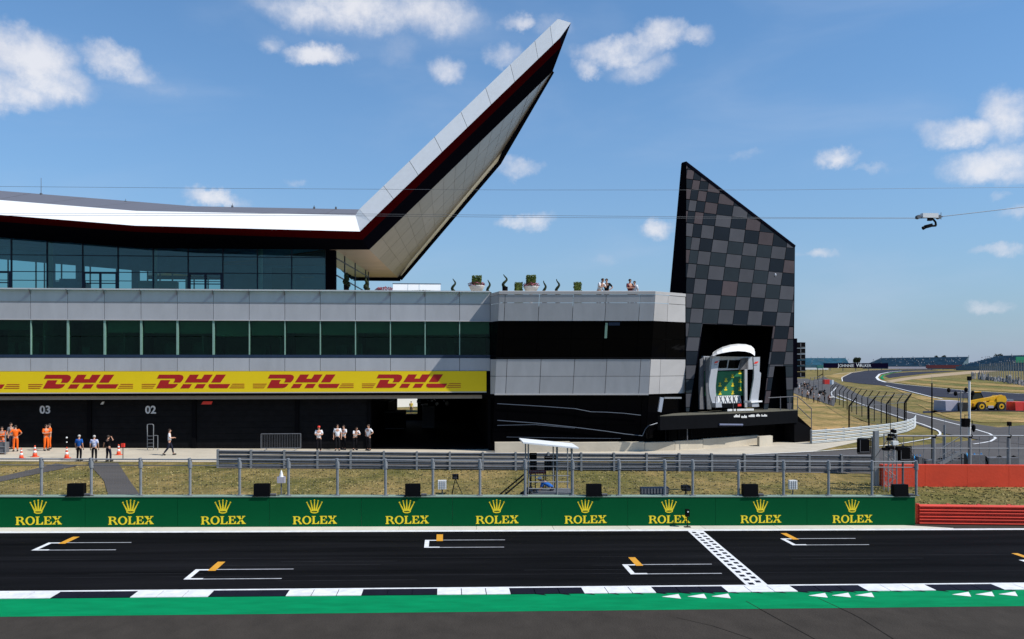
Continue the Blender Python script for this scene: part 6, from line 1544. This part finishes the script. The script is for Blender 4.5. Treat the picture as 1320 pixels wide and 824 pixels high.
dp2 = [(1071, 514), (1073.5, 516), (1077, 519), (1082, 522.5), (1087, 525.5), (1092, 528.5), (1098, 531.5), (1104, 534.5), (1111, 537.5), (1118.5, 540.5), (1127, 543.5), (1136, 546), (1146, 548), (1157, 549.5), (1168, 549)]
tp2 = [494, 494.5, 495.5, 496.5, 497.5, 498.5, 499.5, 500.5, 501.5, 502.5, 503.5, 504, 505, 506, 506]
pts = gp(*dp2); hs = [(a[1]-t_)*p[1]/FPX for a, t_, p in zip(dp2, tp2, pts)]
debris('debris_fence', 'long dark debris fence following the edge of the pit exit road into the distance', pts, hs, (.9, .5), 'black_m', .055, 8)
dp3 = [(1043.5, 511), (1049, 509.5), (1055, 508), (1060, 507)]; pts = gp(*dp3)
debris('debris_fence', 'short grey fence beside the photographers far down the pit exit', pts, [3.6]*4, (.3, .1), 'grey_cloth', .06, 6)
# ramp at the right of the stage, handrails
a = TP(1025, 545, 1.9); q = MB(); p0, p1, p2, p3 = TP(1024, 541, 1.5), TP(1046, 552, 1.5), V((TP(1046, 552, 1.5).x, TP(1046, 552, 1.5).y, .1)), V((TP(1024, 541, 1.5).x, TP(1024, 541, 1.5).y, .1))
q.prism([p0, p1, p2, p3], -TN*2); obj('ramp', q, M['dark'], stg)

# ================================================================ photographers and scooters
rs = random.Random(9)
crowd = [(1024, 502, 'grey_cloth'), (1030, 505, 'white_cloth'), (1037, 501, 'blk_cloth'), (1041, 504, 'grey_cloth'), (1034, 512, 'navy'), (1041, 514, 'white_cloth'), (1049, 517, 'grey_cloth'), (1055, 518, 'white_cloth'), (1063, 516, 'blk_cloth'), (1069, 520, 'maroon'), (1027, 497, 'navy'), (1045, 509, 'blk_cloth')]
where = ['at the top left by the tower edge', 'in white, second from the tower edge', 'in black near the back of the group', 'in grey in the middle of the back row', 'in navy at the front left', 'in white at the front left', 'in grey near the front middle', 'in white at the front middle', 'in black by the end of the short fence', 'in dark red nearest the long debris fence', 'in navy at the very back', 'in black between the two rows']
for (px, py, c_), w_ in zip(crowd, where):
    gperson(px, py+2, rs.uniform(-3, 3), rs.choice(['stand', 'lean', 'arms', 'hips']), 'photographer '+w_, hpx=13.5, shirt=c_, trousers='blk_cloth', cap='white_cloth' if rs.random() < .5 else None, group='photographers gathered at the edge of the pit exit')
p = G(1071.5, 523); t = thing('long_lens', 'photographer camera with long pale lens on a monopod by the fence', 'camera', p); b = MB(); b.tube(p, p+V((0, 0, 1.2)), .03, None, 6); obj('monopod', b, M['black'], t); b = MB(); b.tube(p+V((-.3, 0, 1.25)), p+V((.35, -.1, 1.3)), .08, .11, 8); obj('lens', b, M['white'], t)
# water barrier blocks and far gantry
def blocks(px0, px1, py, hpx, m, label, n, d=1.0, group=None):
    a, c = G(px0, py), G(px1, py); h = hpx*a.y/ray(px0, py).y/FPX*1.0; t = thing('block_barrier', label, 'barrier', (a+c)/2, group)
    for i in range(n):
        p, q_ = a.lerp(c, i/n), a.lerp(c, (i+1)/n); e = (q_-p)*.02; w_ = V((0, d, 0)); k = V((0, 0, h)); b = MB(); p2, q2 = p+e, q_-e; i_ = V((0, d*.04, 0))
        b.hexa([p2, q2, q2+w_, p2+w_, p2+k+i_, q2+k+i_, q2+w_+k-i_, p2+w_+k-i_]); obj('block', b, M[m], t)
    return t
blocks(1219, 1240, 530, 13, 'lav', 'pale grey concrete block barrier left of the yellow machine', 1, 3.0); blocks(1240, 1252, 530.5, 11, 'tyre', 'black tyre stack barrier between the pale block and the yellow machine', 3, 2.0)
blocks(1282, 1307, 526, 11, 'steel', 'grey steel block barrier behind and right of the yellow machine', 4, 1.5); blocks(1309, 1340, 530, 11.5, 'bred', 'bright red block barrier at the right picture edge', 3, 2.0); blocks(1063, 1072, 495.5, 6, 'bred', 'small red block barrier far down the pit exit road', 3, 1.5); blocks(1072.5, 1075, 496, 6, 'white', 'small white block at the end of the distant red barrier', 1, 1.5)
p = G(1054, 490); t = thing('signal_gantry', 'dark signal gantry far down the pit exit road', 'gantry', p); k = p.y/ray(1054, 490).y/FPX
for dx in (0, 7*k): b = MB(); b.tube(p+V((dx, 0, 0)), p+V((dx, 0, 17*k)), .5*k, None, 6); obj('post', b, M['black_m'], t)
b = MB(); b.bar(p+V((0, 0, 4*k)), p+V((7*k, 0, 8*k)), .8*k, .8*k); obj('brace', b, M['black_m'], t); b = MB(); b.box(p.x-1*k, p.x+7*k, p.y-.3, p.y+.3, p.z+15*k, p.z+19*k); obj('signal_panel', b, mat('gantry_green', (.03,.16,.13), .6), t)

# ================================================================ yellow telehandler
def telehandler():
    g = G(1271, 529.3); k = 1.0
    t = thing('telehandler', 'yellow telescopic handler with black cab and boom parked by the far track', 'telehandler', g)
    O = V(g); W = 4.6*1.02; w_ = 2.1
    def pr(pts, y0, y1, name, m_): 
        b = MB(); b.prism([(O.x+x, O.y+y0, O.z+z) for x, z in pts], (0, y1-y0, 0)); return obj(name, b, M[m_], t)
    # machine seen from the side: cab and forks to the left, engine and boom pivot to the right
    pr([(-2.2,.55),(2.05,.55),(2.3,.75),(2.3,1.25),(1.2,1.3),(-.4,1.15),(-2.2,1.0)], -.75, .75, 'chassis', 'machine')
    pr([(1.0,1.2),(2.35,1.15),(2.45,1.6),(2.2,2.05),(1.5,2.1),(1.0,1.7)], -.8, .8, 'engine_cover', 'machine')
    pr([(-2.0,1.02),(-.5,1.12),(-.3,1.7),(-.75,2.5),(-1.75,2.5),(-2.05,1.7)], .0, .95, 'cab_frame', 'black_m')
    pr([(-1.9,1.3),(-.62,1.35),(-.5,1.7),(-.85,2.38),(-1.68,2.38),(-1.92,1.7)], -.03, -.002, 'cab_window', 'cabglass')
    pr([(-1.8,2.5),(-.7,2.5),(-.7,2.6),(-1.8,2.6)], -.05, 1.0, 'cab_roof', 'machine')
    pr([(-2.7,1.0),(-2.55,1.35),(1.9,2.15),(2.1,1.95),(1.9,1.7),(-2.2,1.0)], -.62, -.12, 'boom', 'machine')
    pr([(-2.95,.35),(-2.7,1.15),(-2.45,1.1),(-2.6,.35)], -.75, .1, 'boom_head', 'machine')
    pr([(-3.3,.30),(-2.7,.30),(-2.7,.42),(-3.3,.40)], -.7, .7, 'fork', 'black_m')
    pr([(.0,1.15),(1.0,1.3),(.9,1.75),(.2,1.6)], -.66, -.02, 'bonnet', 'machine')
    pr([(-.3,.38),(.55,.38),(.5,.7),(-.25,.7)], -.9, -.76, 'step', 'lav')
    for x in (-1.35, 1.45):
        for y in (-.95, .95):
            b = MB(); c = V((O.x+x, O.y+y, O.z+.62)); b.tube(c+V((0, -.22, 0)), c+V((0, .22, 0)), .62, None, 20); wl = obj('wheel', b, M['tyre'], t)
            b = MB(); b.tube(c+V((0, -.235, 0)), c+V((0, -.222, 0)), .36, None, 16); obj('rim', b, M['machine'], wl); b = MB(); b.tube(c+V((0, -.26, 0)), c+V((0, -.236, 0)), .14, None, 10); obj('hub', b, M['black_m'], wl)
telehandler()

# ================================================================ distant grandstands, boards and trees
def far_at(px, d):
    r = ray(px, HOR); return V((r.x*d, r.y*d, zg(r.x*d, r.y*d)))
def grandstand(px0, px1, d0, d1, ytop0, ytop1, slant0, slant1, m, label, rows=14, seed=1):
    """raked seating: rows step up and away; top line in the picture given by ytop"""
    a, c = far_at(px0, d0), far_at(px1, d1); t = thing('grandstand', label, 'grandstand', (a+c)/2)
    ha = H+(HOR-ytop0)*d0/FPX-a.z; hc = H+(HOR-ytop1)*d1/FPX-c.z; e = c-a; e.z = 0; n_ = V((-e.y, e.x, 0)).normalized(); n_ = n_ if n_.y > 0 else -n_; depth = 22
    for i in range(rows):
        u0, u1 = i/rows, (i+1)/rows; b = MB(); s0_ = slant0*u0; s1_ = slant1*u0
        p = a.lerp(c, s0_)+n_*depth*u0; q_ = a.lerp(c, 1-s1_)+n_*depth*u0; w_ = n_*depth/rows*.98
        zp, zq = a.z+ha*(.22+.78*u1), c.z+hc*(.22+.78*u1)
        f = lambda v, z: V((v.x, v.y, z))
        b.hexa([f(p, a.z-.5), f(q_, c.z-.5), f(q_+w_, c.z-.5), f(p+w_, a.z-.5), f(p, zp), f(q_, zq), f(q_+w_, zq), f(p+w_, zp)]); obj('seat_row', b, M[m], t)
    r = random.Random(seed); b = MB(); cnt = int(60*abs(px1-px0)/100)
    for i in range(cnt):
        u = r.uniform(.05, .95); v = r.randint(1, rows-1)/rows; p = a.lerp(c, u)+n_*(depth*v-.1); z = (a.z+(c.z-a.z)*u)+(ha+(hc-ha)*u)*(.22+.78*v)
        b.box(p.x-.22, p.x+.22, p.y-.5, p.y-.1, z, z+r.uniform(.4, .75))
    o = obj('spectators', b, mat('crowd_mix', (.08,.10,.13), .8, c2=(.32,.30,.30), var=.5, scale=.35, detail=2), t); o['kind'] = 'stuff'
    b = MB(); p, q_ = a+n_*(depth+.3), c+n_*(depth+.3)
    for i in range(9):
        w0 = (a.lerp(c, slant0)+n_*(depth+.1)).lerp(a.lerp(c, 1-slant1)+n_*(depth+.1), i/8); z = (a.z+(c.z-a.z)*i/8)+(ha+(hc-ha)*i/8); b.box(w0.x-.12, w0.x+.12, w0.y, w0.y+.2, z-1, z+1.1)
    obj('rear_railing', b, M['steel_d'], t)
    return t
grandstand(1016, 1096, 720, 700, 461.5, 461.5, 0, .10, 'seat_t', 'pale teal grandstand furthest left, behind the tower edge', seed=2)
grandstand(1112, 1239, 640, 600, 461.5, 459.8, .12, -.02, 'seat_b', 'dark blue grandstand in the middle distance behind the dark sponsor board', seed=3)
grandstand(1232, 1400, 540, 470, 458.8, 455, .18, 0, 'seat_b', 'blue grandstand at the right picture edge behind the mesh fence', seed=4)
def board(px0, px1, py0, py1, d, m, label, name='trackside_board'):
    a, c = far_at(px0, d), far_at(px1, d); z0, z1 = H+(HOR-py1)*d/FPX, H+(HOR-py0)*d/FPX; t = thing(name, label, 'board', ((a.x+c.x)/2, (a.y+c.y)/2, a.z)); b = MB()
    b.hexa([V((a.x, a.y, z0)), V((c.x, c.y, z0)), V((c.x, c.y+.6, z0)), V((a.x, a.y+.6, z0)), V((a.x, a.y, z1)), V((c.x, c.y, z1)), V((c.x, c.y+.6, z1)), V((a.x, a.y+.6, z1))]); obj('panel', b, m, t)
    for i in range(5): 
        p = a.lerp(c, (i+.5)/5); b = MB(); b.box(p.x-.15, p.x+.15, p.y+.2, p.y+.5, a.z-.3, z0); obj('post', b, M['steel_d'], t)
    return t, a, c, z0, z1
t, a, c, z0, z1 = board(1062, 1145, 468.2, 474.6, 520, mat('dark_navy_board', (.008,.006,.022), .9, spec=0.), 'long dark navy sponsor board with white capital lettering in the distance')
rzb = math.atan2(c.y-a.y, c.x-a.x)
for s, px in (('JOHNNIE', 1089.5), ('WALKER', 1114)):
    k = 520/FPX; p = far_at(px, 519.6); text('lettering', s[0], 4.6*k*1.38, (p.x-len(s)*.5*2.95*k+.6, p.y-.2, z0+1.45*k), M['white'], t, .02, rzb, ext=.05); text('lettering', s[1:], 4.1*k*1.2, (p.x+1.6*k, p.y-.2, z0+1.45*k), M['white'], t, .02, rzb, ext=.05)
board(1145, 1195, 472.8, 475.6, 600, M['lav'], 'pale low barrier wall between the dark sponsor board and the red board', 'low_wall'); board(1194, 1268, 470.6, 474.8, 560, mat('dark_red_board', (.10,.008,.012), .6), 'long dark red board below the middle grandstands'); board(1036, 1068, 474.2, 476.6, 520, M['white'], 'white low barrier left under the dark sponsor board', 'low_wall')
board(1310, 1345, 460, 467.5, 380, mat('green_far_board', (.01,.26,.13), .6), 'bright green board on the right hand grandstand', 'green_board')
# mesh fence with crowd by the right grandstand
dpf = [(1263, 489), (1275, 490), (1288, 491.5), (1303, 493.5), (1320, 496), (1340, 499)]
pts = gp(*dpf); hs = [(a[1]-t_)*math.hypot(*p)/FPX for a, t_, p in zip(dpf, (472, 472, 471, 470, 469, 468), pts)]
fine = []; fh_ = []
for i in range(len(pts)-1):
    for k in range(5): fine.append((pts[i][0]+(pts[i+1][0]-pts[i][0])*k/5, pts[i][1]+(pts[i+1][1]-pts[i][1])*k/5)); fh_.append(hs[i]+(hs[i+1]-hs[i])*k/5)
debris('debris_fence', 'pale grey mesh fence below the right hand grandstand', fine, fh_, (-.3, -.3), 'steel', .09, 6)
t = thing('track_wall', 'low dark wall at the foot of the pale mesh fence', 'wall', (*pts[2], zg(*pts[2])))
for i in range(len(pts)-1):
    a, c = V((*pts[i], zg(*pts[i]))), V((*pts[i+1], zg(*pts[i+1]))); b = MB(); b.bar(a+V((0, -.5, .5)), c+V((0, -.5, .5)), .5, 1.1); obj('wall_slab', b, M['steel_d'], t)
r = random.Random(17); b = MB()
for i in range(90):
    u = r.random()*(len(pts)-1); j = int(u); p = V((*pts[j], zg(*pts[j]))).lerp(V((*pts[min(j+1, len(pts)-1)], zg(*pts[min(j+1, len(pts)-1)]))), u-j)+V((1.5, r.uniform(1.5, 9), .2)); z = p.z+(p.y-pts[j][1])*.12; hh = r.uniform(1.5, 1.85)
    b.tube((p.x, p.y, z-1), (p.x, p.y, z+hh-.3), .2, .26, 6); b.ell((p.x, p.y, z+hh-.12), .12, .12, .15, 6, 4)
o = obj('spectator_crowd', b, mat('crowd_mix_near', (.05,.05,.06), .8, c2=(.50,.47,.46), var=.5, scale=.5, detail=2)); tag(o, 'crowd of spectators behind the pale mesh fence', 'crowd'); o['kind'] = 'stuff'
def tree(px, py0, wpx, d, label, seed):
    p = far_at(px, d); k = d/FPX; zt2 = H+(HOR-py0)*k; t = thing('tree', label, 'tree', p); R0 = wpx*k/2; hc = zt2-p.z; b = MB()
    b.tube(p-V((0, 0, .3)), p+V((0, 0, hc*.55)), R0*.10, R0*.05, 8); r = random.Random(seed)
    for i in range(7):
        a = r.uniform(0, 2*PI); b.tube(p+V((0, 0, hc*r.uniform(.3, .5))), p+V((R0*.6*math.cos(a), R0*.6*math.sin(a), hc*r.uniform(.6, .85))), R0*.04, R0*.015, 6)
    obj('trunk', b, M['bark'], t); b = MB()
    for i in range(13):
        a = r.uniform(0, 2*PI); q_ = R0*r.uniform(.1, .65); zc = hc*r.uniform(.42, .84); blob(b, (p.x+q_*math.cos(a), p.y+q_*math.sin(a), p.z+zc), R0*r.uniform(.25, .45), R0*.4, hc*r.uniform(.1, .2), 150, R0*.085, seed*50+i)
    obj('crown', b, M['leaf_d'], t)
tree(1105, 459.5, 13, 760, 'round dark tree between the teal and the dark blue grandstands', 1); tree(1206, 458, 8, 760, 'left one of two dark tree tops above the middle grandstand', 2); tree(1215, 457.5, 8, 770, 'right one of two dark tree tops above the middle grandstand', 3); tree(1287, 455, 13, 760, 'dark rounded tree top above the right hand grandstand', 4)

# ================================================================ cable camera
Yq = 40.0
def cable(pts, r_, label, name='suspension_cable'):
    b = MB(); v = [P(x, y, Y) for x, y, Y in pts]; b.path(v, r_, 6); o = obj(name, b, M['steel_d']); tag(o, label, 'cable')
cable([(-900, 231, Yq), (0, 240.5, Yq), (300, 243, Yq), (660, 245, Yq), (1000, 245, Yq), (1320, 241.5, Yq), (1900, 231, Yq)], .007, 'upper thin cable spanning the whole sky above the tower shoulder')
cable([(-900, 268, Yq), (0, 275, Yq), (420, 275.5, Yq), (700, 278, Yq), (1000, 280.5, Yq), (1181, 281, Yq)], .008, 'upper one of two close cables running left from the hanging camera')
cable([(-900, 272, Yq+.3), (0, 278, Yq+.3), (420, 278, Yq+.3), (700, 280.5, Yq+.3), (1000, 282, Yq+.3), (1181, 281.8, Yq+.3)], .008, 'lower one of two close cables running left from the hanging camera')
cable([(1212, 279.5, Yq), (1260, 274, Yq), (1320, 267, Yq), (1700, 222, Yq)], .016, 'cable rising to the right from the hanging camera')
q_ = P(1196, 279, Yq); cc = thing('cable_camera', 'white cable camera buggy with a black camera hanging below it', 'camera', q_)
k = Yq/FPX
Q = lambda x, y: P(x, y, Yq)
b = MB(); a, c = Q(1188, 281), Q(1208, 275.5); b.box(a.x, c.x, Yq-.12, Yq+.12, a.z, c.z); obj('buggy_body', b, M['white'], cc)
for x in (1183.5, 1210): b = MB(); p = Q(x, 280); b.tube(p+V((0, -.1, 0)), p+V((0, .1, 0)), .10, None, 12); obj('pulley', b, M['steel_d'], cc)
b = MB(); b.bar(Q(1180, 281.6), Q(1215, 279.4), .05, .05); b.tube(Q(1213, 274), Q(1213, 283), .015, None, 5); obj('frame', b, M['steel_d'], cc)
b = MB(); b.path([Q(1198, 282), Q(1203, 283), Q(1206, 286.5), Q(1206.5, 291), Q(1200, 291.5)], .05, 8); b.cbox(Q(1199, 283), .2, .2, .12); obj('gimbal_arm', b, M['black'], cc)
b = MB(); b.bar(Q(1201, 290.5), Q(1193, 292.5), .2, .17); obj('camera_body', b, M['black'], cc); b = MB(); b.tube(Q(1194, 292.3), Q(1189.5, 294.5), .075, .09, 10); obj('lens', b, M['black_m'], cc)
# scooters parked among the photographers
for i, (px, py, rz_, w_) in enumerate(((1031, 499, .3, 'nearest the tower'), (1040, 498, -.2, 'second from the tower'), (1050, 503, .5, 'in the middle of the row'), (1060, 509, .2, 'furthest from the tower'))):
    g = G(px, py, .05); t = thing('scooter', 'dark parked scooter among the photographers, '+w_, 'scooter', g, 'scooters parked by the photographers'); ca, sa = math.cos(rz_), math.sin(rz_); F = lambda x, z: V((g.x+x*ca, g.y+x*sa, g.z+z))
    for x in (-.65, .65):
        b = MB(); o_ = V((-sa, ca, 0))*.07; b.tube(F(x, .28)-o_, F(x, .28)+o_, .28, None, 12); obj('wheel', b, M['tyre'], t)
    b = MB(); b.bar(F(-.7, .55), F(.25, .45), .34, .32); b.bar(F(.25, .45), F(.62, 1.0), .36, .14); obj('body', b, M['black_m' if i % 2 else 'grey_cloth'], t)
    b = MB(); b.bar(F(-.65, .78), F(.12, .76), .3, .12); obj('seat', b, M['black'], t); b = MB(); o_ = V((-sa, ca, 0))*.34; b.tube(F(.55, 1.08)-o_, F(.55, 1.08)+o_, .03, None, 6); b.ell(F(.66, .98), .1, .1, .1, 8, 6); obj('handlebar', b, M['silver'], t)
# ragged tufts of dry grass between the wall and the pit lane barrier and on the bank by the red wall
def pix(p):
    dx, dy = p[0]*RX+p[1]*RY, p[0]*FX+p[1]*FY; return 660+FPX*dx/dy, HOR-FPX*(p[2]-H)/dy
def inpoly(p, poly):
    c = False; n = len(poly)
    for i in range(n):
        (x0, y0), (x1, y1) = poly[i], poly[(i+1) % n]
        if (y0 > p[1]) != (y1 > p[1]) and p[0] < (x1-x0)*(p[1]-y0)/(y1-y0)+x0: c = not c
    return c
bare = [[(140, 641), (134, 620), (113, 597), (152, 597), (167, 620), (182, 641)], [(-60, 634), (0, 621.5), (50, 611), (100, 601), (72, 598), (40, 606), (0, 615), (-60, 624)],
        [(270, 604), (640, 606.5), (900, 608.5), (1130, 612), (1130, 595), (640, 597), (270, 597)]]
def tufts(name, n, x0, x1, ya, yb, seed, ok):
    r = random.Random(seed); b = MB(); k = 0
    while k < n:
        x, y = r.uniform(x0, x1), ya+(yb-ya)*r.random(); p = (x, y, zg(x, y)); k += 1
        if not ok(p): continue
        for q in range(3):
            a = r.uniform(0, PI); h = r.uniform(.02, .065); w_ = r.uniform(.03, .09); ox, oy = r.uniform(-.08, .08), r.uniform(-.08, .08); lx_, ly_ = r.uniform(-.05, .05), r.uniform(-.05, .05)
            c, s_ = math.cos(a)*w_, math.sin(a)*w_; b.add([(x+ox-c, y+oy-s_, p[2]), (x+ox+c, y+oy+s_, p[2]), (x+ox+lx_, y+oy+ly_, p[2]+h)], [(0, 1, 2)])
    me = mesh_of(name, b, M['tuft']); o = bpy.data.objects.new(name, me); col.objects.link(o); o['label'] = 'ragged tufts of dry grass '+('behind the green wall' if seed == 5 else 'on the bank below the orange red wall'); o['category'] = 'grass'; o['kind'] = 'stuff'
M['tuft'] = mat('tuft', (.17,.150,.05), .95, spec=.05, c2=(.34,.27,.12), var=.2, scale=.9, detail=8)
tufts('grass_tufts', 9000, -36, 22, YW+.6, YG(603), 5, lambda p: not any(inpoly(pix(p), q) for q in bare))
tufts('grass_tufts', 2200, G(1186, 660).x, 36, G(1250, 674).y+.3, 47.3, 6, lambda p: True)
